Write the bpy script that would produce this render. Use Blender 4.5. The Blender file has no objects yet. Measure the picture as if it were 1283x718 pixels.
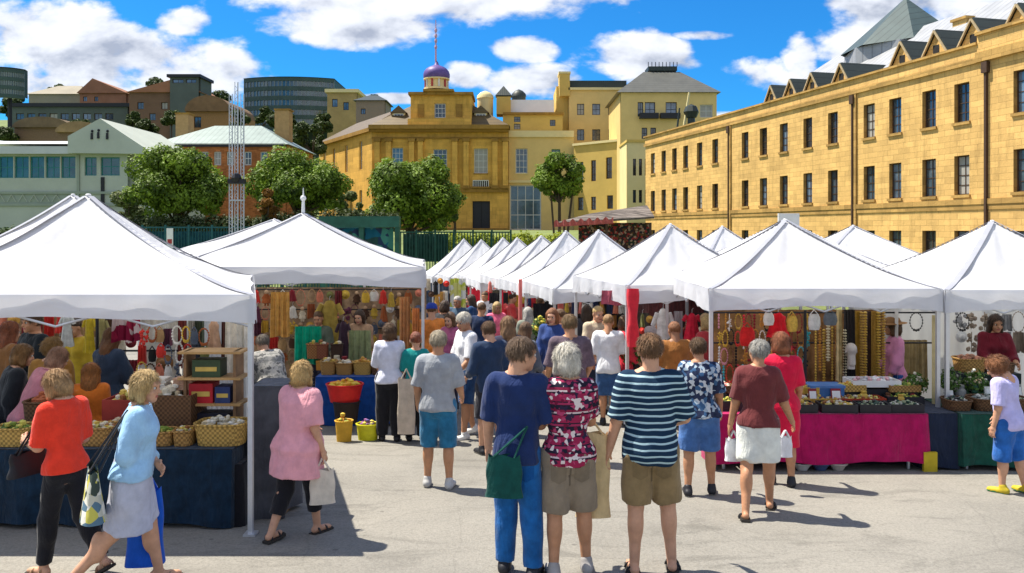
import bpy, math, random
import numpy as np
from mathutils import Vector, Matrix, Euler
random.seed(7)
R = math.radians
F = 1000.0; CX = 641.5; HY = 287.0; CZ = 2.15
SC = bpy.context.scene
COL = SC.collection

def W(px, py, d):
    """point of the place seen at photo position px,py at distance d"""
    return Vector(((px - CX) / F * d, d, CZ - (py - HY) / F * d))

def gz(y):
    """height of the market square: falls away from the camera, then rises to the gardens"""
    if y < 12: return -0.063 * y
    if y < 36: return -0.756 - 0.05 * (y - 12)
    b = -1.956
    if y < 96:
        t = (y - 36) / 60; t = t * t * (3 - 2 * t)
        return b + t * (2.05 - b)
    return 2.05

def ghill(x, y):
    z = gz(y)
    if y > 125:
        t = min(1, (y - 125) / 240); t = t * t * (3 - 2 * t)
        s = min(1, max(0, (60 - x) / 160))
        z += t * (14 + 34 * s)
    return z

# ------------------------------------------------------------------ materials
MATS = {}
def nt(m):
    return m.node_tree.nodes, m.node_tree.links

def base_mat(name, rough=.8, metal=0, spec=.3):
    m = bpy.data.materials.new(name); m.use_nodes = True
    b = m.node_tree.nodes['Principled BSDF']
    b.inputs['Roughness'].default_value = rough; b.inputs['Metallic'].default_value = metal
    b.inputs['Specular IOR Level'].default_value = spec
    return m, b

def mixcol(m, fac, c1, c2, mode='MIX'):
    n, l = nt(m)
    x = n.new('ShaderNodeMix'); x.data_type = 'RGBA'; x.blend_type = mode
    for i, v in ((0, fac), (6, c1), (7, c2)):
        if hasattr(v, 'is_linked') or hasattr(v, 'links'): l.new(v, x.inputs[i])
        elif i == 0: x.inputs[0].default_value = v
        else: x.inputs[i].default_value = (*v[:3], 1)
    return x.outputs[2]

def noise(m, vec, scale, detail=4, rough=.6, dist=0):
    n, l = nt(m)
    t = n.new('ShaderNodeTexNoise'); t.inputs['Scale'].default_value = scale
    t.inputs['Detail'].default_value = detail; t.inputs['Roughness'].default_value = rough
    t.inputs['Distortion'].default_value = dist
    if vec is not None: l.new(vec, t.inputs['Vector'])
    return t.outputs['Fac']

def ramp(m, fac, stops, interp='LINEAR'):
    n, l = nt(m)
    r = n.new('ShaderNodeValToRGB'); r.color_ramp.interpolation = interp
    e = r.color_ramp.elements
    while len(e) < len(stops): e.new(.5)
    for i, (p, c) in enumerate(stops):
        e[i].position = p
        e[i].color = (*c[:3], 1) if isinstance(c, (tuple, list)) else (c, c, c, 1)
    l.new(fac, r.inputs[0])
    return r.outputs[0]

def coord(m, kind='Object', scale=None):
    n, l = nt(m)
    t = n.new('ShaderNodeTexCoord').outputs[kind]
    if scale:
        mp = n.new('ShaderNodeMapping'); mp.inputs['Scale'].default_value = scale
        l.new(t, mp.inputs[0]); t = mp.outputs[0]
    return t

def math_(m, op, a, b=0.0, c=None):
    n, l = nt(m)
    x = n.new('ShaderNodeMath'); x.operation = op
    for i, v in enumerate((a, b, c)):
        if v is None: continue
        if hasattr(v, 'links'): l.new(v, x.inputs[i])
        else: x.inputs[i].default_value = v
    return x.outputs[0]

def bump(m, b, h, strength=.3, dist=.02):
    n, l = nt(m)
    x = n.new('ShaderNodeBump'); x.inputs['Strength'].default_value = strength
    x.inputs['Distance'].default_value = dist
    l.new(h, x.inputs['Height']); l.new(x.outputs[0], b.inputs['Normal'])

def pm(c, rough=.85, var=.25, scale=6, bmp=.2, metal=0, spec=.25, bd=.01, fine=None):
    """painted / plain surface of colour c with uneven tone and a fine relief"""
    key = ('pm', tuple(round(v, 3) for v in c), rough, var, scale, bmp, metal)
    if key in MATS: return MATS[key]
    m, b = base_mat('surface', rough, metal, spec)
    l = m.node_tree.links
    v = coord(m)
    f = noise(m, v, scale, 5, .65)
    lo = tuple(max(0, x * (1 - var)) for x in c); hi = tuple(min(1, x * (1 + var * .6)) for x in c)
    l.new(ramp(m, f, [(.3, lo), (.7, hi)]), b.inputs['Base Color'])
    if bmp: bump(m, b, noise(m, v, scale * 6, 3), bmp, bd)
    MATS[key] = m
    return m

def cloth_mat(c, var=.12, scale=9, c2=None):
    key = ('cl', tuple(round(v, 3) for v in c), var, scale, c2)
    if key in MATS: return MATS[key]
    m, b = base_mat('fabric', .9, 0, .15)
    l = m.node_tree.links
    v = coord(m)
    f = noise(m, v, scale, 4, .6)
    lo = tuple(x * (1 - var) for x in c); hi = tuple(min(1, x * (1 + var)) for x in (c2 or c))
    l.new(ramp(m, f, [(.35, lo), (.65, hi)]), b.inputs['Base Color'])
    b.inputs['Sheen Weight'].default_value = .15
    bump(m, b, math_(m, 'ADD', math_(m, 'MULTIPLY', noise(m, v, 60, 3, .6), .25), math_(m, 'MULTIPLY', noise(m, coord(m, scale=(1, 1, .3)), 9, 4, .45, 1.4), 1.6)), .6, .022)
    MATS[key] = m
    return m

def pattern_mat(name, cols, scale=22, kind='vor', base=None):
    """printed fabric: blotches of several colours"""
    key = ('pat', name)
    if key in MATS: return MATS[key]
    m, b = base_mat('printed_fabric', .9, 0, .15)
    n, l = nt(m); v = coord(m)
    if kind == 'vor':
        t = n.new('ShaderNodeTexVoronoi'); t.inputs['Scale'].default_value = scale
        l.new(v, t.inputs['Vector'])
        s = n.new('ShaderNodeSeparateColor'); l.new(t.outputs['Color'], s.inputs[0]); f = s.outputs[0]
    else:
        f = ramp(m, noise(m, v, scale, 3, .6), [(.3, 0.), (.7, 1.)])
    st = [(i / len(cols), c) for i, c in enumerate(cols)]
    l.new(ramp(m, f, st, 'CONSTANT'), b.inputs['Base Color'])
    bump(m, b, noise(m, v, 22, 4, .6, 1.2), .3, .01)
    MATS[key] = m
    return m

def glass_mat(c=(.03, .045, .06), rough=.08, key='glass'):
    if key in MATS: return MATS[key]
    m, b = base_mat('window_glass', rough, 0, .8)
    l = m.node_tree.links; v = coord(m, scale=(.6, .6, .6))
    l.new(ramp(m, noise(m, v, 1.3, 2), [(.35, c), (.65, tuple(x * 2.2 for x in c))]), b.inputs['Base Color'])
    b.inputs['IOR'].default_value = 1.6
    bump(m, b, noise(m, v, 3, 2), .08, .05)
    MATS[key] = m
    return m

def leaf_mat(c1, c2, key):
    if key in MATS: return MATS[key]
    m, b = base_mat('leaves', .6, 0, .3)
    n, l = nt(m)
    v = coord(m)
    g = n.new('ShaderNodeNewGeometry')
    f = math_(m, 'ADD', math_(m, 'MULTIPLY', noise(m, v, .9, 4), .95), math_(m, 'MULTIPLY', g.outputs['Random Per Island'], .18))
    col = ramp(m, f, [(.35, c1), (.75, c2)])
    l.new(col, b.inputs['Base Color'])
    t = n.new('ShaderNodeBsdfTranslucent'); l.new(col, t.inputs[0])
    mx = n.new('ShaderNodeMixShader'); mx.inputs[0].default_value = .3
    l.new(b.outputs[0], mx.inputs[1]); l.new(t.outputs[0], mx.inputs[2])
    l.new(mx.outputs[0], n['Material Output'].inputs[0])
    MATS[key] = m
    return m

def stone_mat(c, key, bw=.62, bh=.28, contrast=.25, mortar=.7):
    if key in MATS: return MATS[key]
    m, b = base_mat('stone_blocks', .9, 0, .2)
    n, l = nt(m)
    s = n.new('ShaderNodeSeparateXYZ'); l.new(coord(m), s.inputs[0])
    cb = n.new('ShaderNodeCombineXYZ')
    l.new(math_(m, 'ADD', s.outputs[0], s.outputs[1]), cb.inputs[0]); l.new(s.outputs[2], cb.inputs[1])
    t = n.new('ShaderNodeTexBrick'); l.new(cb.outputs[0], t.inputs['Vector'])
    t.inputs['Scale'].default_value = 1; t.inputs['Brick Width'].default_value = bw
    t.inputs['Row Height'].default_value = bh; t.inputs['Mortar Size'].default_value = .012
    t.inputs['Color1'].default_value = (*[x * (1 - contrast) for x in c], 1)
    t.inputs['Color2'].default_value = (*[min(1, x * (1 + contrast * .7)) for x in c], 1)
    t.inputs['Mortar'].default_value = (*[x * mortar for x in c], 1)
    big = ramp(m, noise(m, coord(m), .35, 7, .75), [(.32, .74), (.6, 1.0)])
    st = ramp(m, noise(m, coord(m, scale=(1.4, 1.4, .25)), 1.6, 5, .7), [(.3, .62), (.5, 1.0)])
    c1 = mixcol(m, 1., t.outputs['Color'], big, 'MULTIPLY')
    l.new(mixcol(m, .7, c1, st, 'MULTIPLY'), b.inputs['Base Color'])
    h = math_(m, 'ADD', math_(m, 'MULTIPLY', t.outputs['Fac'], -.5), noise(m, coord(m), 9, 4))
    bump(m, b, h, .5, .03)
    MATS[key] = m
    return m

def tent_mat(key='tent', c=(.76, .77, .81)):
    if key in MATS: return MATS[key]
    m, b = base_mat('white_canvas', .7, 0, .25)
    n, l = nt(m); v = coord(m)
    col = ramp(m, noise(m, v, 1.4, 4), [(.3, tuple(x * .92 for x in c)), (.7, c)])
    l.new(col, b.inputs['Base Color'])
    t = n.new('ShaderNodeBsdfTranslucent'); l.new(col, t.inputs[0])
    mx = n.new('ShaderNodeMixShader'); mx.inputs[0].default_value = .38
    l.new(b.outputs[0], mx.inputs[1]); l.new(t.outputs[0], mx.inputs[2])
    l.new(mx.outputs[0], n['Material Output'].inputs[0])
    bump(m, b, noise(m, coord(m, scale=(1, 1, 1)), 2.4, 5, .5, 1.2), .35, .06)
    MATS[key] = m
    return m

# ------------------------------------------------------------------ meshes
class MB:
    """collects faces (with material slots) for ONE mesh object"""
    def __init__(s): s.v = []; s.f = []; s.m = []; s.mats = []
    def mi(s, mat):
        if mat not in s.mats: s.mats.append(mat)
        return s.mats.index(mat)
    def quad(s, pts, mat):
        i = len(s.v); s.v += [tuple(p) for p in pts]; s.f.append(tuple(range(i, i + len(pts)))); s.m.append(s.mi(mat))
    def poly(s, verts, faces, mat):
        i = len(s.v); s.v += [tuple(p) for p in verts]; k = s.mi(mat)
        for f in faces: s.f.append(tuple(i + a for a in f)); s.m.append(k)
    def box(s, x0, x1, y0, y1, z0, z1, mat, M=None):
        v = [Vector((x, y, z)) for z in (z0, z1) for y in (y0, y1) for x in (x0, x1)]
        if M: v = [M @ p for p in v]
        s.poly(v, [(0, 2, 3, 1), (4, 5, 7, 6), (0, 1, 5, 4), (2, 6, 7, 3), (0, 4, 6, 2), (1, 3, 7, 5)], mat)
    def prism(s, pts, y0, y1, mat, M=None):
        """outline pts (x,z) extruded from y0 to y1"""
        n = len(pts)
        v = [Vector((x, y0, z)) for x, z in pts] + [Vector((x, y1, z)) for x, z in pts]
        if M: v = [M @ p for p in v]
        s.poly(v, [tuple(range(n)), tuple(range(2 * n - 1, n - 1, -1))] + [(i, i + n, (i + 1) % n + n, (i + 1) % n) for i in range(n)], mat)
    def tube(s, a, b, r0, r1, mat, n=8, cap=True):
        a = Vector(a); b = Vector(b); d = (b - a).normalized()
        u = d.orthogonal().normalized(); w = d.cross(u)
        v = []
        for p, r in ((a, r0), (b, r1)):
            for k in range(n):
                t = 2 * math.pi * k / n; v.append(p + u * (r * math.cos(t)) + w * (r * math.sin(t)))
        f = [(k, (k + 1) % n, (k + 1) % n + n, k + n) for k in range(n)]
        if cap: f += [tuple(range(n - 1, -1, -1)), tuple(range(n, 2 * n))]
        s.poly(v, f, mat)
    def path(s, pts, r, mat, n=6):
        for a, b in zip(pts[:-1], pts[1:]): s.tube(a, b, r, r, mat, n)
    def lathe(s, prof, mat, n=16, c=(0, 0, 0), sx=1, sy=1, wob=0):
        v = []; c = Vector(c)
        for i, (r, z) in enumerate(prof):
            for k in range(n):
                t = 2 * math.pi * k / n
                q = r * (1 + wob * math.sin(3 * t + i * .7))
                v.append(c + Vector((q * math.cos(t) * sx, q * math.sin(t) * sy, z)))
        f = [(i * n + k, i * n + (k + 1) % n, (i + 1) * n + (k + 1) % n, (i + 1) * n + k) for i in range(len(prof) - 1) for k in range(n)]
        s.poly(v, f, mat)
    def ball(s, c, r, mat, n=8, sx=1, sy=1, sz=1):
        h = n // 2
        prof = [(r * math.sin(math.pi * i / h) + 1e-5, -r * sz * math.cos(math.pi * i / h)) for i in range(h + 1)]
        s.lathe(prof, mat, n, c, sx, sy)
    def grid(s, fn, nu, nv, mat, thick=0):
        """sheet fn(u,v)->point, u,v in 0..1"""
        v = [fn(i / nu, j / nv) for j in range(nv + 1) for i in range(nu + 1)]
        f = [(j * (nu + 1) + i, j * (nu + 1) + i + 1, (j + 1) * (nu + 1) + i + 1, (j + 1) * (nu + 1) + i) for j in range(nv) for i in range(nu)]
        s.poly(v, f, mat)
    def build(s, name, parent=None, smooth=False, loc=None, weld=False):
        me = bpy.data.meshes.new(name); me.from_pydata([tuple(p) for p in s.v], [], s.f)
        for m in s.mats: me.materials.append(m)
        me.polygons.foreach_set('material_index', s.m)
        if smooth:
            me.polygons.foreach_set('use_smooth', [True] * len(s.f))
            me.set_sharp_from_angle(angle=R(50))
        me.update()
        o = bpy.data.objects.new(name, me); COL.objects.link(o)
        if parent: o.parent = parent
        if loc is not None: o.location = loc
        return o

def np_mesh(name, V, Q, mat, parent=None, matidx=None, smooth=True):
    me = bpy.data.meshes.new(name)
    V = np.asarray(V, dtype=np.float32); Q = np.asarray(Q, dtype=np.int32); k = Q.shape[1]
    me.vertices.add(len(V)); me.vertices.foreach_set('co', V.ravel())
    me.loops.add(Q.size); me.loops.foreach_set('vertex_index', Q.ravel())
    me.polygons.add(len(Q)); me.polygons.foreach_set('loop_start', np.arange(0, Q.size, k, dtype=np.int32))
    me.polygons.foreach_set('loop_total', np.full(len(Q), k, dtype=np.int32))
    for m in (mat if isinstance(mat, list) else [mat]): me.materials.append(m)
    if matidx is not None: me.polygons.foreach_set('material_index', np.asarray(matidx, dtype=np.int32))
    me.polygons.foreach_set('use_smooth', np.full(len(Q), smooth))
    me.update(calc_edges=True); me.validate()
    o = bpy.data.objects.new(name, me); COL.objects.link(o)
    if parent: o.parent = parent
    return o

def tag(o, label=None, cat=None, group=None, kind=None):
    if label: o['label'] = label
    if cat: o['category'] = cat
    if group: o['group'] = group
    if kind: o['kind'] = kind
    return o

def empty(name, loc=(0, 0, 0), rz=0, label=None, cat=None, group=None):
    o = bpy.data.objects.new(name, None); COL.objects.link(o)
    o.empty_display_size = .2; o.location = loc; o.rotation_euler = (0, 0, rz)
    return tag(o, label, cat, group)

def copy_tree(o, parent=None):
    c = o.copy(); COL.objects.link(c); c.parent = parent
    for ch in list(o.children): copy_tree(ch, c)
    return c

# common materials
WOOD = pm((.28, .16, .08), .7, .3, 9); DARKM = pm((.03, .03, .035), .5, .2, 8, .05, .3)
METAL = pm((.55, .56, .58), .35, .15, 10, .05, .8); WHITEP = pm((.75, .75, .73), .5, .08, 4, .05)
TENT = tent_mat()
# ------------------------------------------------------------------ soft bodies: distance fields turned into one closed mesh
def smin(a, b, k):
    if k <= 0: return np.minimum(a, b)
    h = np.clip(.5 + .5 * (b - a) / k, 0, 1)
    return b * (1 - h) + a * h - k * h * (1 - h)

class SDF:
    def __init__(s, res): s.p = []; s.res = res; s.post = []
    def add(s, fn, lo, hi, k=.02): s.p.append((fn, Vector(lo), Vector(hi), k)); return s
    def cone(s, a, b, ra, rb, k=.02, clip=None, sx=1.0, clip2=None):
        a = Vector(a); b = Vector(b); ab = b - a; L2 = max(ab.length_squared, 1e-9)
        m = max(ra, rb)
        lo = [min(a[i], b[i]) - m for i in range(3)]; hi = [max(a[i], b[i]) + m for i in range(3)]
        def fn(x, y, z):
            t = ((x - a.x) * ab.x + (y - a.y) * ab.y + (z - a.z) * ab.z) / L2
            tt = np.clip(t, 0, 1)
            d = np.sqrt((x - a.x - tt * ab.x) ** 2 + (y - a.y - tt * ab.y) ** 2 + (z - a.z - tt * ab.z) ** 2) - (ra + (rb - ra) * tt)
            if clip is not None: d = np.maximum(d, (t - clip) * math.sqrt(L2))
            if clip2 is not None: d = np.maximum(d, (clip2 - t) * math.sqrt(L2))
            return d
        return s.add(fn, lo, hi, k)
    def ell(s, c, r, k=.02, rot=None):
        c = Vector(c); r = Vector(r); m = min(r); M = max(r)
        def fn(x, y, z):
            X = x - c.x; Y = y - c.y; Z = z - c.z
            if rot is not None:
                q = rot
                X, Y, Z = (q[0][0] * X + q[0][1] * Y + q[0][2] * Z, q[1][0] * X + q[1][1] * Y + q[1][2] * Z, q[2][0] * X + q[2][1] * Y + q[2][2] * Z)
            k0 = np.sqrt((X / r.x) ** 2 + (Y / r.y) ** 2 + (Z / r.z) ** 2)
            k1 = np.sqrt((X / r.x ** 2) ** 2 + (Y / r.y ** 2) ** 2 + (Z / r.z ** 2) ** 2) + 1e-9
            return k0 * (k0 - 1) / k1
        e = (M, M, M) if rot is not None else r
        return s.add(fn, [c[i] - e[i] for i in range(3)], [c[i] + e[i] for i in range(3)], k)
    def stack(s, M, prof, k=.03, ex=2.3, zmin=None, zmax=None, fold=None):
        """elliptic sections (z, rx, ry, yo) in frame M (Matrix world<-local)"""
        Mi = M.inverted(); P = np.array(prof)
        z0, z1 = P[0, 0], P[-1, 0]
        if zmin is None: zmin = z0
        if zmax is None: zmax = z1
        cs = [M @ Vector((sx * P[:, 1].max(), sy * (P[:, 2].max() + abs(P[:, 3]).max()), z)) for sx in (-1, 1) for sy in (-1, 1) for z in (zmin, zmax)]
        lo = [min(c[i] for c in cs) for i in range(3)]; hi = [max(c[i] for c in cs) for i in range(3)]
        def fn(x, y, z):
            X = Mi[0][0] * x + Mi[0][1] * y + Mi[0][2] * z + Mi[0][3]
            Y = Mi[1][0] * x + Mi[1][1] * y + Mi[1][2] * z + Mi[1][3]
            Z = Mi[2][0] * x + Mi[2][1] * y + Mi[2][2] * z + Mi[2][3]
            sh = Z.shape; zf = Z.ravel()
            rx = np.interp(zf, P[:, 0], P[:, 1]).reshape(sh); ry = np.interp(zf, P[:, 0], P[:, 2]).reshape(sh)
            yo = np.interp(zf, P[:, 0], P[:, 3]).reshape(sh)
            q = (np.abs(X / rx) ** ex + np.abs((Y - yo) / ry) ** ex) ** (1 / ex)
            if fold is not None: q = q + fold(np.arctan2(Y, X), Z)
            d = (q - 1) * np.minimum(rx, ry)
            return np.maximum(d, np.maximum(zmin - Z, Z - zmax))
        return s.add(fn, lo, hi, k)
    def mesh(s):
        mg = .035; r = s.res
        lo = np.array([min(p[1][i] for p in s.p) for i in range(3)]) - mg
        hi = np.array([max(p[2][i] for p in s.p) for i in range(3)]) + mg
        n = np.ceil((hi - lo) / r).astype(int) + 1
        ax = [lo[i] + r * np.arange(n[i]) for i in range(3)]
        D = np.full(n, .2, dtype=np.float32)
        for fn, a, b, k in s.p:
            i0 = [max(0, int((a[i] - mg - lo[i]) / r)) for i in range(3)]
            i1 = [min(n[i], int((b[i] + mg - lo[i]) / r) + 2) for i in range(3)]
            X, Y, Z = np.meshgrid(ax[0][i0[0]:i1[0]], ax[1][i0[1]:i1[1]], ax[2][i0[2]:i1[2]], indexing='ij')
            sl = tuple(slice(i0[i], i1[i]) for i in range(3))
            D[sl] = smin(D[sl], fn(X, Y, Z), k)
        if s.post:
            X, Y, Z = np.meshgrid(*ax, indexing='ij')
            for fn in s.post: D = fn(D, X, Y, Z)
        D[0] = D[-1] = .2; D[:, 0] = D[:, -1] = .2; D[:, :, 0] = D[:, :, -1] = .2
        return nets(D, lo, r)

def nets(D, lo, r):
    S = D < 0
    nx, ny, nz = D.shape
    cnt = np.zeros((nx - 1, ny - 1, nz - 1), np.float32); acc = np.zeros((nx - 1, ny - 1, nz - 1, 3), np.float32)
    def cs(off): return tuple(slice(o, o + m - 1) for o, m in zip(off, D.shape))
    for axis in range(3):
        o = [a for a in range(3) if a != axis]
        for a in (0, 1):
            for b in (0, 1):
                p = [0, 0, 0]; p[o[0]] = a; p[o[1]] = b
                q = list(p); q[axis] = 1
                d0 = D[cs(p)]; d1 = D[cs(q)]
                m = (d0 < 0) != (d1 < 0)
                t = np.where(m, d0 / np.where(m, d0 - d1, 1), 0)
                cnt += m
                for c in range(3):
                    if c == axis: acc[..., c] += np.where(m, t, 0)
                    else: acc[..., c] += m * p[c]
    mask = cnt > 0
    idx = np.full(cnt.shape, -1, np.int64); idx[mask] = np.arange(mask.sum())
    ijk = np.argwhere(mask)
    V = lo + (ijk + acc[mask] / cnt[mask][:, None]) * r
    Q = []
    for axis in range(3):
        sa = [slice(1, -1)] * 3; sb = [slice(1, -1)] * 3
        sa[axis] = slice(0, -1); sb[axis] = slice(1, None)
        A = S[tuple(sa)]; B = S[tuple(sb)]
        ch = np.argwhere(A != B); 
        if len(ch) == 0: continue
        inside = A[tuple(ch.T)]
        base = ch + 1; base[:, axis] -= 1
        u, v = [(1, 2), (2, 0), (0, 1)][axis]
        def at(du, dv):
            c = base.copy(); c[:, u] -= du; c[:, v] -= dv
            return idx[tuple(c.T)]
        q = np.stack([at(1, 1), at(0, 1), at(0, 0), at(1, 0)], 1)
        q[~inside] = q[~inside][:, ::-1]
        Q.append(q)
    return V, np.concatenate(Q)

def wr(x, y, z, s=1.0, ph=0.0):
    """cheap folds"""
    return (np.sin(19 * s * z + 7 * s * x + 2.5 * np.sin(9 * x + 6 * y + ph) + ph) * .5
            + np.sin(31 * s * x - 11 * s * z + 3 * np.sin(12 * z + ph) + 2 * ph) * .3
            + np.sin(27 * s * y + 13 * s * z + 2 * np.sin(15 * x + ph)) * .3)

# ---- skin, hair
def skin_mat(c):
    key = ('skin', c)
    if key in MATS: return MATS[key]
    m, b = base_mat('skin', .55, 0, .35)
    l = m.node_tree.links; v = coord(m)
    l.new(ramp(m, noise(m, v, 14, 4), [(.3, tuple(x * .85 for x in c)), (.7, tuple(min(1, x * 1.12) for x in c))]), b.inputs['Base Color'])
    b.inputs['Subsurface Weight'].default_value = .08; b.inputs['Subsurface Radius'].default_value = (.02, .008, .004)
    bump(m, b, noise(m, v, 60, 3), .12, .004)
    MATS[key] = m; return m
FAIR = (.55, .30, .19); TAN = (.47, .235, .13); BROWN = (.30, .15, .085)
LIP = pm((.38, .12, .1), .5, .1, 20, 0); EYEW = pm((.6, .58, .55), .3, .05, 20, 0); IRIS = pm((.04, .03, .02), .2, .1, 20, 0)

def hair_mat(c):
    key = ('hair', c)
    if key in MATS: return MATS[key]
    m, b = base_mat('hair', .5, 0, .4)
    l = m.node_tree.links
    v = coord(m, scale=(1, 1, .15))
    f = noise(m, v, 130, 5, .75)
    f2 = noise(m, coord(m), 9, 3)
    l.new(ramp(m, math_(m, 'ADD', math_(m, 'MULTIPLY', f, .6), math_(m, 'MULTIPLY', f2, .4)),
               [(.38, tuple(x * .45 for x in c)), (.62, tuple(min(1, x * 1.35) for x in c))]), b.inputs['Base Color'])
    bump(m, b, f, .9, .012)
    MATS[key] = m; return m

HEADC = {}
def head_mesh(fem, res):
    key = (fem, res)
    if key in HEADC: return HEADC[key]
    s = SDF(res)
    s.ell((0, -.012, .03), (.074, .094, .083), 0)
    s.ell((0, .028, -.045), (.053 if fem else .058, .062, .063), .03)
    s.ell((0, .066, -.088), (.024, .022, .02), .025)
    s.cone((0, .083, .012), (0, .102, -.024), .007, .013, .012)
    s.ell((0, .078, .03), (.045, .014, .012), .02)
    for q in (-1, 1):
        s.ell((q * .077, -.008, -.008), (.009, .019, .031), .006)
        s.ell((q * .036, .066, -.03), (.02, .018, .018), .02)
    s.ell((0, .082, -.058), (.022, .01, .009), .008)
    s.cone((0, -.03, -.03), (0, -.04, -.17), .054 if not fem else .046, .058 if not fem else .048, .03)
    def sock(D, X, Y, Z):
        for q in (-1, 1):
            e = np.sqrt((X - q * .032) ** 2 + (Y - .092) ** 2 + (Z - .008) ** 2) - .015
            D = np.maximum(D, -e)
        return D
    s.post.append(sock)
    V, Q = s.mesh()
    C = V[Q].mean(1)
    mi = np.where((abs(C[:, 2] + .058) < .009) & (abs(C[:, 0]) < .022) & (C[:, 1] > .083), 1, 0)
    # eyeballs
    for q in (-1, 1):
        mb = MB(); mb.ball((q * .031, .076, .007), .0125, IRIS, 8)
        b = len(V); ev = np.array([tuple(p) for p in mb.v]); ef = np.array(mb.f)
        V = np.concatenate([V, ev]); Q = np.concatenate([Q, ef + b])
        cc = ev[ef].mean(1)
        mi = np.concatenate([mi, np.where(abs(cc[:, 0] - q * .031) < .006, 3, 2)])
    HEADC[key] = (V, Q, mi)
    return HEADC[key]

HAIRC = {}
def hair_mesh(style, res, seed=0):
    key = (style, res, seed)
    if key in HAIRC: return HAIRC[key]
    s = SDF(res); ph = seed * 1.7
    g = {'bald': -.02}.get(style, 0)
    s.ell((0, -.016, .034), (.080, .099, .091), 0)
    low = -.045
    if style in ('bob', 'bobwave'):
        for q in (-1, 1): s.cone((q * .062, -.01, .03), (q * .073, .005, -.085), .036, .03, .03)
        s.ell((0, -.06, -.04), (.085, .06, .085), .03); low = -.125
    if style == 'long':
        for q in (-1, 1): s.cone((q * .06, -.01, .03), (q * .078, -.01, -.17), .036, .028, .03)
        s.ell((0, -.065, -.10), (.09, .05, .17), .03); low = -.3
    if style == 'pony':
        s.cone((0, -.11, .02), (0, -.15, -.03), .028, .03, .02); s.cone((0, -.15, -.03), (0, -.135, -.2), .032, .012, .02); low = -.3
    if style == 'curly':
        s.ell((0, -.03, .02), (.105, .115, .105), .02); low = -.1
    if style == 'bun':
        s.ell((0, -.1, .08), (.045, .045, .045), .015)
    def face(D, X, Y, Z):
        th = np.arctan2(X, Y + .016)
        amp = .011 if style == 'curly' else .0045
        D = D + amp * (np.sin(th * 11 + 9 * Z + ph + 2 * np.sin(23 * Z + ph)) * .5 + np.sin(th * 29 + 30 * Z + 3 * np.sin(20 * Z + ph)) * .35 + np.sin(80 * Z + 50 * X + 40 * Y + ph) * .3 * (1 if style in ('curly', 'bobwave', 'short') else .3))
        # hairline: open over the face, ears and nape
        front = np.maximum(Y - .045, 0)
        D = np.maximum(D, np.where(Z < .075 - .35 * np.maximum(0, .12 - abs(X)) * 0, (Y - .048 - .6 * np.maximum(Z - .02, 0)) , -1) )
        if style in ('short', 'bald', 'pony', 'bun', 'crop'):
            lowz = np.where(Y > -.03, .012 + .4 * (Y + .03), -.058 - .35 * (Y + .03) * 0 + .28 * (Y + .11)) + .006 * np.sin(th * 13 + ph)
            cap = lowz - Z
            if style == 'pony': cap = np.where(Y < -.1, -1, cap)
            D = np.maximum(D, cap)
        else:
            D = np.maximum(D, low + .02 * np.sin(th * 9 + ph) - Z)
        if style == 'bald':
            D = np.maximum(D, Z - .06 + 0 * X)
        return D
    s.post.append(face)
    V, Q = s.mesh(); HAIRC[key] = (V, Q); return HAIRC[key]

HANDC = {}
def hand_mesh(curl, side):
    key = (curl, side)
    if key in HANDC: return HANDC[key]
    s = SDF(.0048)
    s.ell((0, 0, -.048), (.0155, .040, .052), 0)
    s.cone((0, 0, .02), (0, .002, -.03), .024, .026, .015)
    inn = -side
    for i, (y, L) in enumerate(((.03, .072), (.0105, .08), (-.0095, .075), (-.028, .06))):
        p = Vector((0, y, -.082)); ang = curl * .35
        yy = (1.5 - i) * .05
        for k in range(3):
            d = Vector((inn * math.sin(ang), yy, -math.cos(ang))); q = p + d * (L * (.42, .32, .26)[k])
            s.cone(p, q, .0088 - .0007 * k, .0083 - .0009 * k, .004)
            p = q; ang += curl * .75
    p = Vector((inn * .004, .028, -.022)); q = p + Vector((inn * .008, .03, -.032)); r_ = q + Vector((inn * (.008 + .02 * curl), .006 - .01 * curl, -.034))
    s.cone(p, q, .014, .0105, .012); s.cone(q, r_, .0105, .0085, .004)
    V, Q = s.mesh(); HANDC[key] = (V, Q); return HANDC[key]

def rotx(a): return Matrix.Rotation(R(a), 4, 'X')
def roty(a): return Matrix.Rotation(R(a), 4, 'Y')
def rotz(a): return Matrix.Rotation(R(a), 4, 'Z')
def tr(v): return Matrix.Translation(Vector(v))

def xf(V, M):
    A = np.array(M); return V @ A[:3, :3].T + A[:3, 3]

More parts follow.
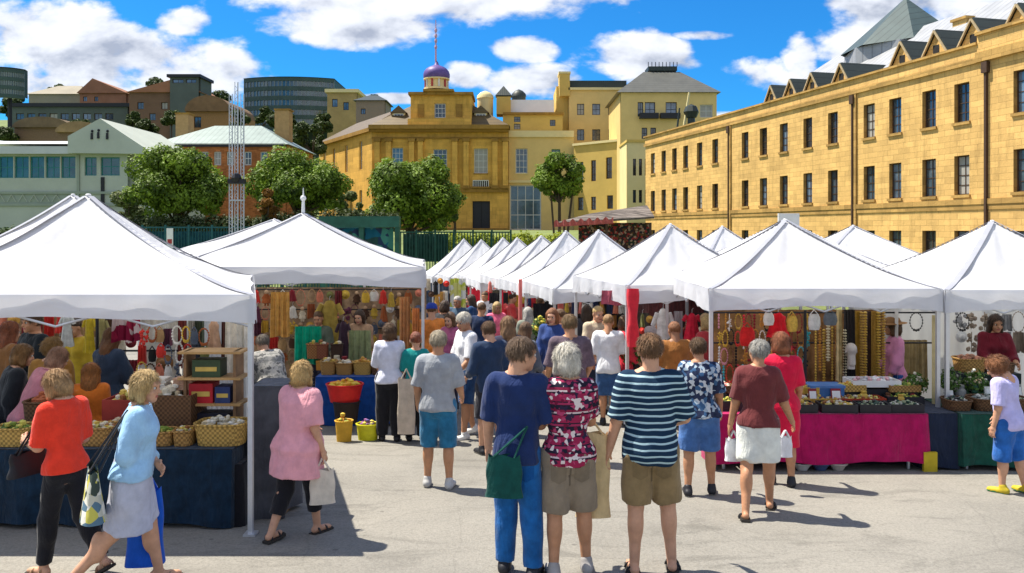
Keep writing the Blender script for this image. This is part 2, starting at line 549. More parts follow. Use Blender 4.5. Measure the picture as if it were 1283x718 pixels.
def person(label, px=None, fy=None, H=1.7, yaw=0, d=None, xz=None, fat=1.0, fem=False, skin=FAIR, hair=('short', (.12, .07, .035)),
           legs=((4, 0, 4), (-3, 0, 3)), arms=((0, 8, 12, 5), (0, 8, 12, 5)), lean=0, side=0, turn=0, nod=5, top=None, bottom=None,
           shoes=None, cat='person', res=.0125, curl=(.55, .55), group=None, straps=None, zoff=0, hat=None, seed=None, tiptoe=(0, 0), tilt=0, upper=False):
    """legs: (swing fwd, out, knee) left,right ; arms: (fwd, out, elbow, inward)"""
    if d is None: d = 2150 / (fy - 347)
    X = (px - CX) / F * d
    root = empty('person', (X, d, gz(d) + zoff), R(yaw), label, cat, group)
    seed = seed if seed is not None else abs(hash(label)) % 1 + len(label) * .37
    h = H; L = fat
    sw = (.088 if fem else .100) * h * (.9 + .1 * L)
    # legs
    joints = []
    for i, q in enumerate((-1, 1)):
        a, o, k = legs[i]
        hip = Vector((q * .047 * h * L, 0, 0))
        Mt = rotx(a) @ roty(-q * o)
        knee = hip + (Mt @ Vector((0, 0, -.245 * h)))
        Ms = rotx(a - k) @ roty(-q * o * .6)
        ank = knee + (Ms @ Vector((0, 0, -.235 * h)))
        joints.append((hip, knee, ank))
    fr = .022 * h
    low = min(j[2].z - (0 if tp == 0 else .05 * abs(tp) / 30) for j, tp in zip(joints, tiptoe))
    hipz = -low + .042 * h
    up = Vector((0, 0, hipz))
    joints = [tuple(p + up for p in j) for j in joints]
    T = tr(up) @ rotx(-lean) @ roty(side)
    wn = .066 if fem else .08
    hp = .102 if fem else .094
    prof = np.array([(-.065, .07 * L, .05 * L, -.004), (-.03, .096 * L, .066 * L, -.008), (.0, hp * L, .07 * L, -.01), (.04, (hp - .004) * L, .064 * L, -.006), (.10, wn * L, .052 * L * L, .004 * L),
                     (.16, .083 * L, .056 * L * L, .004), (.215, .092 * L, .064 * L, .003), (.26, .094 * L, .06 * L, 0), (.295, .088 * L, .05, -.004), (.318, .06, .04, -.006), (.34, .034, .032, -.004)]) * h
    b = SDF(res)
    b.stack(T, prof, 0)
    if fem:
        for q in (-1, 1): b.ell(T @ Vector((q * .042 * h, .05 * h, .215 * h)), (.04 * h, .032 * h, .038 * h), .03)
    arm = []
    for i, q in enumerate((-1, 1)):
        f, o, e, inw = arms[i]
        sh = T @ Vector((q * sw, -.002 * h, .292 * h))
        A = T.to_3x3().to_4x4() @ rotx(f) @ roty(-q * o)
        el = sh + (A @ Vector((0, 0, -.172 * h)))
        Bm = A @ rotz(q * inw) @ rotx(e)
        wrp = el + (Bm @ Vector((0, 0, -.145 * h)))
        arm.append((sh, el, wrp, Bm))
        b.cone(sh, el, .0315 * h * L ** .5, .025 * h, .025); b.cone(el, wrp, .027 * h, .0165 * h, .012)
        b.cone(sh.lerp(T @ Vector((0, 0, .315 * h)), .15), T @ Vector((0, -.004 * h, .335 * h)), .03 * h, .026 * h, .035)
        hip, knee, ank = joints[i]
        b.cone(hip, knee, .055 * h * L, .034 * h, .03)
        b.cone(knee, ank, .034 * h, .021 * h, .015)
        cm = knee.lerp(ank, .3) + Vector((0, -.012 * h, 0))
        b.ell(cm, (.031 * h, .032 * h, .07 * h), .03)
        tp = tiptoe[i]
        Mf = tr(ank) @ rotx(-tp)
        b.cone(Mf @ Vector((0, -.022 * h, -.022 * h)), Mf @ Vector((q * .012 * h, .075 * h, -.03 * h)), .02 * h, .0155 * h, .02)
        b.cone(Mf @ Vector((q * .004 * h, .05 * h, -.03 * h)), Mf @ Vector((q * .018 * h, .088 * h, -.032 * h)), .017 * h, .012 * h, .01)
    V, Q = b.mesh(); mi = np.zeros(len(Q), int)
    # head
    hs = h / 7.25 / .222
    if h < 1.45: hs *= 1.1
    nb = T @ Vector((0, -.004 * h, .345 * h))
    HM = tr(nb) @ T.to_3x3().to_4x4() @ rotx(lean * .7) @ rotz(turn) @ roty(tilt) @ rotx(-nod) @ tr((0, .018 * h, .071 * h)) @ Matrix.Scale(hs, 4)
    hv, hq, hm = head_mesh(fem, .0065 if res < .014 else .01)
    n0 = len(V); V = np.concatenate([V, xf(hv, HM)]); Q = np.concatenate([Q, hq + n0]); mi = np.concatenate([mi, hm])
    for i, q in enumerate((-1, 1)):
        sh, el, wrp, Bm = arm[i]
        hv, hq = hand_mesh(round(curl[i], 1), q)
        M = tr(wrp) @ Bm @ Matrix.Scale(h / 1.72, 4)
        n0 = len(V); V = np.concatenate([V, xf(hv, M)]); Q = np.concatenate([Q, hq + n0]); mi = np.concatenate([mi, np.zeros(len(hq), int)])
    np_mesh('body', V, Q, [skin_mat(skin), LIP, EYEW, IRIS], root, mi)
    if hair:
        hv, hq = hair_mesh(hair[0], .0065 if res < .014 else .01, len(label) % 3)
        if res < .0145 and len(hv):                     # loose strands lying on the hair and leaving its edge
            rng = np.random.default_rng(len(label)); ns = 1700; k = rng.integers(0, len(hv), ns); p = hv[k]
            o = p - np.array([0, -.016, .02]); o /= np.linalg.norm(o, axis=1)[:, None]
            dn = np.tile([0, 0, -1.], (ns, 1)) + rng.normal(size=(ns, 3)) * (.9 if hair[0] == 'curly' else .5 if hair[0] == 'bobwave' else .28)
            dn -= o * (dn * o).sum(1)[:, None] * .93; dn /= np.linalg.norm(dn, axis=1)[:, None] + 1e-6
            wd = np.cross(o, dn) * .0019; Ls = (.02 + .04 * rng.random(ns))[:, None]
            a0 = p - o * .003; a1 = p + dn * Ls * .5 + o * .006; a2 = p + dn * Ls + o * ((.003 + .010 * rng.random(ns)) * (1 if hair[0] != 'short' else .3))[:, None]
            st = np.stack([a0 - wd, a0 + wd, a1 + wd, a1 - wd, a1 - wd, a1 + wd, a2 + wd * .3, a2 - wd * .3], 1).reshape(-1, 3)
            n0 = len(hv); hv = np.concatenate([hv, st]); hq = np.concatenate([hq, n0 + np.arange(8 * ns).reshape(-1, 4)])
        np_mesh('hair', xf(hv, HM), hq, hair_mat(hair[1]), root)
    if hat:
        mb = MB(); kind, hc = hat
        if kind == 'brim': pr = [(.0, .13), (.05, .128), (.078, .11), (.09, .06), (.155, .045), (.158, .04), (.095, .05), (.088, .05)]
        else: pr = [(.0, .135), (.05, .13), (.083, .1), (.094, .05), (.096, .03), (.09, .03)]
        mb.lathe(pr, hc, 20, (0, -.012, 0), 1, 1.15)
        if kind == 'cap': mb.grid(lambda u, v: Vector(((u - .5) * .14, .085 + .075 * v * (1 - (2 * u - 1) ** 2 * .5), .045 - .02 * v - .03 * (2 * u - 1) ** 2)), 6, 4, hc)
        mb.v = [tuple(HM @ Vector(p)) for p in mb.v]
        mb.build('hat', root, True)
    # top garment
    if top:
        m, hem, sl, loose = top[:4]; kw = top[4] if len(top) > 4 else {}
        g = SDF(res); ex = .008 + loose * .012
        tp_ = [(z, rx + ex + (loose * .007 * h if z < .16 * h else 0), ry + ex + (loose * .008 * h if z < .16 * h else 0), yo) for z, rx, ry, yo in prof if z > -.07 * h]
        tp_[-2] = (.318 * h, .066 * h, .047 * h, -.006 * h); tp_[-1] = (.335 * h, .043 * h, .04 * h, -.006 * h)
        hz = hem * h
        if hz < tp_[0][0]:
            q0 = tp_[1]; tp_[0] = (-.04 * h, q0[1] * 1.0, q0[2], q0[3])
            fl = kw.get('flare', 1.03)
            tp_ = [(hz - .02, q0[1] * fl, q0[2] * fl, q0[3])] + tp_
        g.stack(T, tp_, 0, zmin=hz, fold=lambda th, z: .02 * np.sin(6 * th + 5 * z + seed) * np.clip((.2 * h - z) / (.2 * h), 0, 1.6) * (.6 + loose))
        if fem:
            for q in (-1, 1): g.ell(T @ Vector((q * .04 * h, .05 * h, .215 * h)), (.045 * h, .038 * h, .042 * h), .03)
        for i, q in enumerate((-1, 1)):
            sh, el, wrp, Bm = arm[i]
            r0 = .0315 * h * L ** .5 + ex
            g.cone(sh, el, r0, .028 * h + ex + loose * .008 * h, .03, clip=min(sl, 1.3))
            if sl > 1: g.cone(el, wrp, .029 * h + ex, .02 * h + ex * .8, .01, clip=sl - 1)
            g.cone(sh.lerp(T @ Vector((0, 0, .315 * h)), .15), T @ Vector((0, -.004 * h, .33 * h)), .032 * h + ex * .6, .02 * h, .035, clip=.72)
        g.post.append(lambda D, X_, Y_, Z_: D + .0062 * wr(X_, Y_, Z_, 1.0, seed))
        gv, gq = g.mesh()
        np_mesh(kw.get('name', 'shirt'), gv, gq, m, root)
    if top and res < .0145:
        mb = MB(); pts = [T @ Vector((math.cos(t) * .043 * h, math.sin(t) * .04 * h - .006 * h, .331 * h - (.012 * h * max(0, math.sin(t))))) for t in [2 * math.pi * k / 20 for k in range(21)]]
        mb.path(pts, .0075, top[0], 6); mb.build('collar', root, True)
    if bottom:
        kind, m, ln, loose = bottom[:4]
        g = SDF(res); ex = .006 + loose * .012
        if kind == 'skirt':
            hz = -ln * h
            w0 = hp * h * L + ex
            pr = [(hz - .03, w0 * (1.05 + loose * .3), .085 * h * (1 + loose * .45), 0), (-.03 * h, w0 * 1.04, .08 * h * L, -.006 * h), (.04 * h, w0 * .97, .072 * h * L, -.005 * h), (.1 * h, wn * h * L + .008, .058 * h * L * L, 0)]
            g.stack(tr(up), pr, 0, zmin=hz, fold=lambda th, z: .035 * np.sin(8 * th + seed + 3 * z) * np.clip(-z / (.25 * h), 0, 1.2) * (.5 + loose))
            for i in range(2):
                hip, knee, ank = joints[i]
                a = 2 * ln if ln < .5 else 1
                g.cone(hip, knee, .056 * h * L + ex, .045 * h + ex, .04, clip=min(1, ln / .25))
        else:
            pr = [(z, rx + ex, ry + ex, yo) for z, rx, ry, yo in prof if z < .105 * h]
            g.stack(T, pr, 0, zmax=.1 * h)
            for i in range(2):
                hip, knee, ank = joints[i]
                r1 = .037 * h + ex * 1.3 + loose * .008 * h
                if ln <= 1: r1 = r1 + .008 * h * loose
                g.cone(hip, knee, .057 * h * L + ex, r1, .03, clip=min(ln, 1.2))
                if ln > 1:
                    g.cone(knee, ank, r1, .026 * h + ex + loose * .012 * h, .01, clip=ln - 1)
                    g.ell(knee.lerp(ank, .3) + Vector((0, -.01 * h, 0)), (.032 * h + ex, .034 * h + ex, .07 * h), .02) if ln > 1.5 else None
        g.post.append(lambda D, X_, Y_, Z_: D + .0052 * wr(X_, Y_, Z_, 1.2, seed + 2))
        gv, gq = g.mesh()
        np_mesh({'skirt': 'skirt', 'shorts': 'shorts'}.get(kind, 'trousers'), gv, gq, m, root)
    if shoes and not upper:
        kind, m, sole = shoes
        for i, q in enumerate((-1, 1)):
            ank = joints[i][2]; Mf = tr(ank) @ rotx(-tiptoe[i])
            if kind == 'shoe':
                g = SDF(min(res, .009))
                g.cone(Mf @ Vector((0, -.026 * h, -.018 * h)), Mf @ Vector((q * .012 * h, .075 * h, -.028 * h)), .026 * h, .021 * h, .02)
                g.cone(Mf @ Vector((q * .004 * h, .05 * h, -.028 * h)), Mf @ Vector((q * .016 * h, .085 * h, -.03 * h)), .023 * h, .018 * h, .01)
                g.cone(Mf @ Vector((0, -.01 * h, -.012 * h)), Mf @ Vector((0, -.004 * h, .012 * h)), .03 * h, .026 * h, .01)
                Mfi = Mf.inverted()
                g.post.append(lambda D, X_, Y_, Z_, A=Mfi: np.maximum(D, -(A[2][0] * X_ + A[2][1] * Y_ + A[2][2] * Z_ + A[2][3]) - .042 * h))
                gv, gq = g.mesh()
                lz = (np.c_[gv[gq].mean(1), np.ones(len(gq))] @ np.array(Mfi).T)[:, 2]
                np_mesh('shoe', gv, gq, [m, sole], root, np.where(lz < -.033 * h, 1, 0))
            else:
                mb = MB()
                outl = [(-.022, -.045), (.022, -.045), (.027, 0), (.03, .06), (.024, .1), (.0, .112), (-.02, .1), (-.024, .05)]
                pts = [(x * h * 1.1 + q * (y + .045) * .08 * h, y * h) for x, y in outl]
                lo_, hi_ = -.052 * h, -.039 * h
                n = len(pts)
                vs = [Mf @ Vector((x, y, lo_)) for x, y in pts] + [Mf @ Vector((x, y, hi_)) for x, y in pts]
                mb.poly(vs, [tuple(range(n - 1, -1, -1)), tuple(range(n, 2 * n))] + [(k, (k + 1) % n, (k + 1) % n + n, k + n) for k in range(n)], sole)
                for yy, hh in ((.05, .024), (-.01, .03)) if kind == 'sandal' else ((.055, .022),):
                    pp = [Mf @ Vector((math.cos(t) * .028 * h + q * .008 * h, yy * h, -.04 * h + math.sin(t) * hh * h)) for t in [math.pi * k / 8 for k in range(9)]]
                    for a, c in zip(pp[:-1], pp[1:]): mb.tube(a, c, .008, .008, m, 6)
                mb.build('sandal', root, True)
    info = dict(root=root, T=T, arm=arm, HM=HM, up=up, h=h, joints=joints, L=L)
    root['_'] = 0; del root['_']
    return info

def wpos(info, p):
    """point in the person's frame -> place"""
    r = info['root']; c, s = math.cos(r.rotation_euler[2]), math.sin(r.rotation_euler[2])
    return Vector((r.location.x + c * p.x - s * p.y, r.location.y + s * p.x + c * p.y, r.location.z + p.z))
# ------------------------------------------------------------------ camera, light, sky
def setup():
    cam = bpy.data.cameras.new('camera'); co = bpy.data.objects.new('camera', cam); COL.objects.link(co)
    co.location = (0, 0, CZ); co.rotation_euler = (R(90), 0, 0)
    cam.sensor_width = 36; cam.lens = 36 * F / 1283; cam.shift_y = -(359 - HY) / 1283; cam.clip_end = 3000; cam.clip_start = .05
    SC.camera = co
    L = bpy.data.lights.new('sun', 'SUN'); L.energy = 4.6; L.angle = R(.55); L.color = (1, .93, .80)
    lo = bpy.data.objects.new('sun', L); COL.objects.link(lo)
    ts = Vector((-.50, .24, 1)).normalized()
    lo.rotation_euler = ts.to_track_quat('Z', 'Y').to_euler()
    lo.location = (-20, 10, 40)
    w = bpy.data.worlds.new('World'); SC.world = w; w.use_nodes = True
    n, l = w.node_tree.nodes, w.node_tree.links
    class WM: node_tree = w.node_tree
    m = WM
    sky = n.new('ShaderNodeTexSky'); sky.sky_type = 'NISHITA'; sky.sun_disc = False
    sky.sun_elevation = math.asin(ts.z); sky.sun_rotation = math.atan2(ts.x, ts.y)
    sky.air_density = 1.0; sky.dust_density = .3; sky.ozone_density = 3.0; sky.altitude = 200
    bg = n['Background']; bg.inputs[1].default_value = .105
    l.new(mixcol(m, 1., sky.outputs[0], SKYTINT, 'MULTIPLY'), bg.inputs[0])
    # clouds: banks placed by their bearing and height above the horizon
    tc = n.new('ShaderNodeTexCoord'); s = n.new('ShaderNodeSeparateXYZ'); l.new(tc.outputs['Generated'], s.inputs[0])
    yy = math_(m, 'MAXIMUM', s.outputs[1], .12)
    u = math_(m, 'DIVIDE', s.outputs[0], yy); v = math_(m, 'DIVIDE', s.outputs[2], yy)
    cb = n.new('ShaderNodeCombineXYZ'); l.new(u, cb.inputs[0]); l.new(v, cb.inputs[1])
    mp = n.new('ShaderNodeMapping'); mp.inputs['Scale'].default_value = (1, 1.7, 1); l.new(cb.outputs[0], mp.inputs[0])
    n1 = noise(m, mp.outputs[0], 8, 10, .56, .1)
    mp2 = n.new('ShaderNodeMapping'); mp2.inputs['Scale'].default_value = (1, 1.7, 1); mp2.inputs['Location'].default_value = (-.016, .035, 0); l.new(cb.outputs[0], mp2.inputs[0])
    n2 = noise(m, mp2.outputs[0], 8, 5, .5, .1)
    blobs = [(40, 45, 110, 50), (160, 78, 180, 44), (250, 88, 95, 40), (80, 110, 190, 26), (232, 28, 40, 22), (500, -5, 235, 36), (450, 30, 135, 30), (705, -8, 95, 34),
             (655, 62, 48, 17), (790, 72, 75, 30), (660, 104, 80, 24), (590, 95, 34, 20), (480, 124, 50, 7), (955, 92, 42, 26), (1003, 72, 28, 32), (1080, 62, 75, 45), (1165, 8, 150, 32),
             (900, 44, 50, 7), (860, 150, 90, 12), (-120, 60, 120, 60), (-300, 0, 160, 60), (1450, 60, 160, 70), (300, -160, 300, 60), (1000, -220, 330, 70)]
    dens = None
    for px, py, rx, ry in blobs:
        a = math_(m, 'MULTIPLY', math_(m, 'SUBTRACT', u, (px - CX) / F), F / rx)
        b = math_(m, 'MULTIPLY', math_(m, 'SUBTRACT', v, (HY - py) / F), F / ry)
        dd = math_(m, 'SUBTRACT', 1., math_(m, 'ADD', math_(m, 'MULTIPLY', a, a), math_(m, 'MULTIPLY', b, b)))
        dd = math_(m, 'MAXIMUM', dd, -1.2)
        dens = dd if dens is None else math_(m, 'MAXIMUM', dens, dd)
    f = math_(m, 'ADD', math_(m, 'MULTIPLY', dens, .5), math_(m, 'MULTIPLY', math_(m, 'SUBTRACT', n1, .5), 3.0))
    mr = n.new('ShaderNodeMapRange'); mr.interpolation_type = 'SMOOTHSTEP'; l.new(f, mr.inputs[0])
    mr.inputs[1].default_value = -.08; mr.inputs[2].default_value = .36
    # unseen broken cloud overhead and behind, added for white fill on the facades
    n3 = noise(m, tc.outputs['Generated'], 2.6, 6, .6)
    rest = math_(m, 'MULTIPLY', ramp(m, n3, [(.40, 0.), (.56, 1.)]), ramp(m, math_(m, 'ADD', math_(m, 'SUBTRACT', v, .75), math_(m, 'MULTIPLY', math_(m, 'SUBTRACT', .2, s.outputs[1]), 4)), [(0., 0.), (.3, 1.)]))
    cmask = math_(m, 'MAXIMUM', mr.outputs[0], rest)
    sh = math_(m, 'ADD', math_(m, 'MULTIPLY', math_(m, 'SUBTRACT', n1, n2), 2.6), .62)
    ccol = ramp(m, sh, [(.2, (.40, .44, .54)), (.62, (.80, .83, .9)), (.95, (1, 1, 1))])
    bg2 = n.new('ShaderNodeBackground'); l.new(ccol, bg2.inputs[0]); bg2.inputs[1].default_value = CLOUDS
    mx = n.new('ShaderNodeMixShader'); l.new(math_(m, 'MULTIPLY', cmask, .96), mx.inputs[0]); l.new(bg.outputs[0], mx.inputs[1]); l.new(bg2.outputs[0], mx.inputs[2])
    l.new(mx.outputs[0], n['World Output'].inputs[0])
    vs = SC.view_settings; vs.view_transform = 'Standard'; vs.look = 'None'; vs.exposure = EXPO; vs.gamma = 1; vs.use_curve_mapping = False
SKYTINT = (.09, .47, .80); CLOUDS = .58; EXPO = 1.0
setup()

# ------------------------------------------------------------------ ground
def asphalt():
    m, b = base_mat('asphalt', .9, 0, .2)
    n, l = nt(m); v = coord(m)
    base = ramp(m, noise(m, v, .55, 6, .65), [(.3, (.195, .185, .165)), (.5, (.245, .232, .206)), (.75, (.285, .268, .236))])
    sp = ramp(m, noise(m, v, 46, 3, .8), [(.3, .62), (.52, 1.), (.75, 1.25)])
    c = mixcol(m, .75, base, sp, 'MULTIPLY')
    st = ramp(m, noise(m, coord(m, scale=(.7, 2.2, 1)), 1.3, 5, .7, 1.0), [(.33, .68), (.47, 1.)])
    c = mixcol(m, .8, c, st, 'MULTIPLY')
    t = n.new('ShaderNodeTexVoronoi'); t.feature = 'DISTANCE_TO_EDGE'; t.inputs['Scale'].default_value = .42
    w = n.new('ShaderNodeMix'); w.data_type = 'RGBA'; w.inputs[0].default_value = .12
    nn = n.new('ShaderNodeTexNoise'); nn.inputs['Scale'].default_value = 2.2; nn.inputs['Detail'].default_value = 6; l.new(v, nn.inputs['Vector'])
    l.new(v, w.inputs[6]); l.new(nn.outputs['Color'], w.inputs[7]); l.new(w.outputs[2], t.inputs['Vector'])
    cr = ramp(m, t.outputs['Distance'], [(.0, .86), (.004, 1.)])
    c = mixcol(m, .8, c, cr, 'MULTIPLY')
    gum = n.new('ShaderNodeTexVoronoi'); gum.inputs['Scale'].default_value = 2.3; l.new(v, gum.inputs['Vector'])
    c = mixcol(m, .8, c, ramp(m, gum.outputs['Distance'], [(.045, .62), (.06, 1.)]), 'MULTIPLY')
    l.new(c, b.inputs['Base Color'])
    bump(m, b, math_(m, 'ADD', noise(m, v, 75, 3, .8), math_(m, 'MULTIPLY', noise(m, v, 7, 3), .6)), .6, .012)
    return m
xs = [-420, -240, -150, -100, -70, -50, -35, -25, -18, -12, -7, -3, 0, 3, 7, 12, 18, 25, 35, 50, 70, 100, 150, 240, 420]
ys = [-60, -20, 0, 6, 12, 20, 28, 36, 44, 52, 60, 70, 80, 88, 96, 110, 125, 150, 180, 215, 250, 290, 330, 365, 500, 900]
GM = pm((.16, .2, .07), .95, .4, .25, .3)
v = [(x, y, ghill(x, y) - .06 - (0 if y > 60 else .02)) for y in ys for x in xs]; nx = len(xs)
f = [(j * nx + i, j * nx + i + 1, (j + 1) * nx + i + 1, (j + 1) * nx + i) for j in range(len(ys) - 1) for i in range(nx - 1)]
mb = MB(); mb.poly(v, f, GM); tag(mb.build('ground', smooth=True), kind='structure')
mb = MB(); AS = asphalt()
yl = [-14, 0, 12, 36]
for a, c in zip(yl[:-1], yl[1:]): mb.quad([(-32, a, gz(a)), (24, a, gz(a)), (24, c, gz(c)), (-32, c, gz(c))], AS)
tag(mb.build('pavement'), kind='structure')

# ------------------------------------------------------------------ marquees
SEAM = pm((.30, .31, .36), .7, .1, 5, .05)
POLE = pm((.62, .63, .65), .4, .1, 10, .05, .5)
def tent(label, peak, half, zp, ze, yaw=0, depth=None, val=.27, sides=(), legs=(1, 1, 1, 1), seed=0, group='white market marquees', wave=.012, legmat=None, ex=1.32, shear=0):
    """peak=(x,y); half width hx (and hy); legs order: front left, front right, back left, back right"""
    hx = half; hy = depth or half
    r = empty('marquee', (peak[0], peak[1], gz(peak[1])), R(yaw), label, 'marquee', group)
    g0 = gz(peak[1]); zp -= g0; ze -= g0
    rnd = random.Random(seed)
    pa, pb, pc = rnd.random() * 6, rnd.random() * 6, rnd.random() * 6
    N = 64
    def top(u, v):
        a = 2 * u - 1; b = 2 * v - 1
        q = max(abs(a), abs(b)); m2 = min(abs(a), abs(b)) / max(q, 1e-4)
        z = ze + (zp - ze) * (1 - q) ** ex
        z -= .07 * (1 - m2) * math.sin(math.pi * min(1, q * 1.05)) * (1 if q < .96 else .3)          # panels sag between the hips
        z += .012 * math.sin(9 * a * q + pa + 4 * b) * q * (1 - q) * 4 + .016 * math.sin(14 * math.atan2(b, a) + pb + 2 * q) * q * (1 - q) ** 1.5 * 4
        k = 1 - .02 * math.sin(math.pi * (m2)) * q
        return Vector((a * hx * k, b * hy * k, z))
    mb = MB(); mb.grid(top, N, N, TENT); H_ = lambda m_: setattr(m_, 'v', [(x_ + shear * y_, y_, z_) for x_, y_, z_ in m_.v]); H_(mb)
    cap = MB(); cap.ball((0, 0, zp - .012), .03, TENT, 8, 1, 1, .6)
    can = mb.build('canopy', r, True)
    cap.build('peak_cap', r, True)
    mb = MB()                                                # hip seams
    for sx in (-1, 1):
        for sy in (-1, 1):
            def hip(u, v, sx=sx, sy=sy):
                q = .02 + .97 * v; z = ze + (zp - ze) * (1 - q) ** ex + .006 - .004 * abs(2 * u - 1)
                o = (u - .5) * .05
                return Vector((sx * q * hx + o * sy, sy * q * hy - o * sx, z))
            mb.grid(hip, 2, 14, SEAM)
    H_(mb); mb.build('hip_seam', r, True)
    mb = MB()                                                # four valance panels hanging from the eaves
    for k, (ax, ay, bx, by) in enumerate(((-1, -1, 1, -1), (1, -1, 1, 1), (1, 1, -1, 1), (-1, 1, -1, -1))):
        nxn, nyn = by - ay, -(bx - ax)
        def vl(u, v, ax=ax, ay=ay, bx=bx, by=by, k=k):
            x = (ax + (bx - ax) * u) * hx; y = (ay + (by - ay) * u) * hy
            w = wave * (1 - v) * (math.sin(23 * u + pa + k) + .6 * math.sin(51 * u + pb))
            ln = val * (1 - .22 * math.sin(math.pi * u) + .03 * math.sin(14 * u + pc + k))
            ox = (ny2[k][0]) * (.008 + w); oy = (ny2[k][1]) * (.008 + w)
            return Vector((x + ox, y + oy, ze - ln * (1 - v) + .004))
        ny2 = ((0, -1), (1, 0), (0, 1), (-1, 0))
        mb.grid(vl, 48, 5, TENT)
    H_(mb); mb.build('valance', r, True)
    mb = MB()
    e = ze - .05
    for (a, b) in (((-1, -1), (1, -1)), ((1, -1), (1, 1)), ((1, 1), (-1, 1)), ((-1, 1), (-1, -1))):
        A = Vector((a[0] * (hx - .04), a[1] * (hy - .04), e)); B = Vector((b[0] * (hx - .04), b[1] * (hy - .04), e))
        n = 4
        for i in range(n):
            p, q = A.lerp(B, i / n), A.lerp(B, (i + 1) / n); dz = Vector((0, 0, -.22))
            mb.tube(p, q + dz, .011, .011, POLE, 5); mb.tube(p + dz, q, .011, .011, POLE, 5)
    mb.tube((0, 0, e - .1), (0, 0, zp - .04), .016, .016, POLE, 6)
    for sx, sy in ((1, 0), (-1, 0), (0, 1), (0, -1)):
        mb.tube((sx * hx * .97, sy * hy * .97, e - .1), (0, 0, e - .1 + .25), .011, .011, POLE, 5)
    H_(mb); mb.build('truss', r)
    for i, (sx, sy) in enumerate(((-1, -1), (1, -1), (-1, 1), (1, 1))):
        if not legs[i]: continue
        x, y = sx * (hx - .035), sy * (hy - .035); x += shear * y
        c, s = math.cos(R(yaw)), math.sin(R(yaw))
        gy = gz(peak[1] + s * x + c * y) - g0
        mb = MB(); mb.box(x - .02, x + .02, y - .02, y + .02, gy + .02, e + .05, legmat or POLE); mb.box(x - .05, x + .05, y - .05, y + .05, gy, gy + .02, legmat or POLE)
        mb.build('leg', r)
    # cloth side walls: (side, from, to, material, bottom)
    for sd, a, b, mat, zb in sides:
        def sw(u, v, sd=sd, a=a, b=b, zb=zb):
            t = (a + (b - a) * u) * 2 - 1
            f = .02 * math.sin(u * (b - a) * 40 + pa) * (1 - v) + .01 * math.sin(u * 90 + pb)
            z = zb + (ze - .02 - zb) * v
            return {'back': Vector((t * hx, hy - .06 + f, z)), 'left': Vector((-hx + .06 + f, t * hy, z)), 'right': Vector((hx - .06 + f, t * hy, z))}[sd]
        mb = MB(); mb.grid(sw, 40, 6, mat); H_(mb); mb.build('side_wall', r, True)
    return r

WCL = cloth_mat((.74, .74, .72)); LWALL = tent_mat('wall', (.72, .72, .7))
REDC = cloth_mat((.72, .03, .06)); NAVYC = cloth_mat((.012, .02, .045))
TA = tent('big white marquee at the far left front over the navy-draped stall', (-4.3, 8.1), 1.68, 2.15 + 44 * .0081, 1.60, 0, 1.42, .25, sides=(('back', .75, .98, LWALL, .1),), seed=1, ex=1.45, shear=-.33)
TA2 = tent('white marquee hidden behind the big front left one, only its crest shows', (-6.05, 11.0), 1.75, 2.15 + 44 * .011, 1.75, 0, 1.4, .22, seed=2, ex=1.5, shear=-.45)
TB = tent('wide white marquee second from the left, over the blue-clothed stall', (-3.4, 13.0), 1.98, 2.15 + 21 * .013, 1.6, 0, 1.45, .31, seed=3, ex=1.35, shear=-.115)
TB2 = tent('white marquee behind the second left one with only its left slope showing', (-5.0, 16.8), 2.2, 2.15 + 13 * .0168, 1.6, 0, 1.5, .25, seed=4)
TC = tent('white marquee at right front over the crimson-clothed jewellery stall', (3.65, 10.65), 1.36, 2.15 + 12 * .01065, 1.455, 0, 1.36, .27, sides=(), seed=5)
TE = tent('white marquee at the far right edge over the green-clothed stall', (6.39, 10.62), 1.36, 2.15 + 11 * .01062, 1.44, 0, 1.36, .27, sides=(('back', 0, 1, LWALL, .1), ('left', .45, 1, LWALL, .5)), seed=6)
TD = tent('white marquee behind and between the two right front ones', (6.07, 14.2), 1.5, 2.15 + 5 * .0142, 1.45, 0, 1.5, .25, seed=7)
TC2 = tent('white marquee tucked behind the crimson stall marquee, with a higher left shoulder', (4.75, 13.9), 1.45, 2.15 + 13 * .0139, 1.5, 3, 1.45, .25, seed=8)
rows = [(840, 280, 12.6, 1.22, 1.36, .28, 13), (750, 288, 15.2, 1.26, 1.12, .27, 13), (709, 289, 17.7, 1.25, 1.0, .26, 13), (678, 295, 20.3, 1.33, .95, .24, 13),
        (648, 297.5, 22.8, 1.33, .74, .24, 13), (630, 297.5, 25.4, 1.3, .68, .24, 13), (603, 300, 28, 1.35, .55, .24, 13), (581, 299, 30.6, 1.4, .42, .24, 13)]
names = ['white marquee with a red-wrapped front post, behind the striped-shirt man', 'white marquee directly behind the one with the red-wrapped post',
         'third white marquee along the central row, above the black drape', 'fourth white marquee along the central row, left of the black drape',
         'fifth white marquee along the central row, over a red hanging', 'sixth white marquee of the central row, small with a narrow crest',
         'seventh white marquee of the central row, second from its far end', 'farthest white marquee at the left end of the central row']
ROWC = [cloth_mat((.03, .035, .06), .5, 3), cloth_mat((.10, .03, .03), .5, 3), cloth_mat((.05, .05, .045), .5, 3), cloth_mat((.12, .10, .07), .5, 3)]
for i, (px, py, d, hf, ze, vl, yw) in enumerate(rows):
    p = W(px, py, d)
    tent(names[i], (p.x, d), hf, p.z, ze, yw, None, vl, seed=20 + i, sides=(('right', 0, 1, ROWC[i % 4], .05), ('back', .55, 1, ROWC[(i + 1) % 4], .05)), legs=(1, 1, 1, 1), wave=.02, legmat=REDC if i in (3,) else None, ex=1.25)
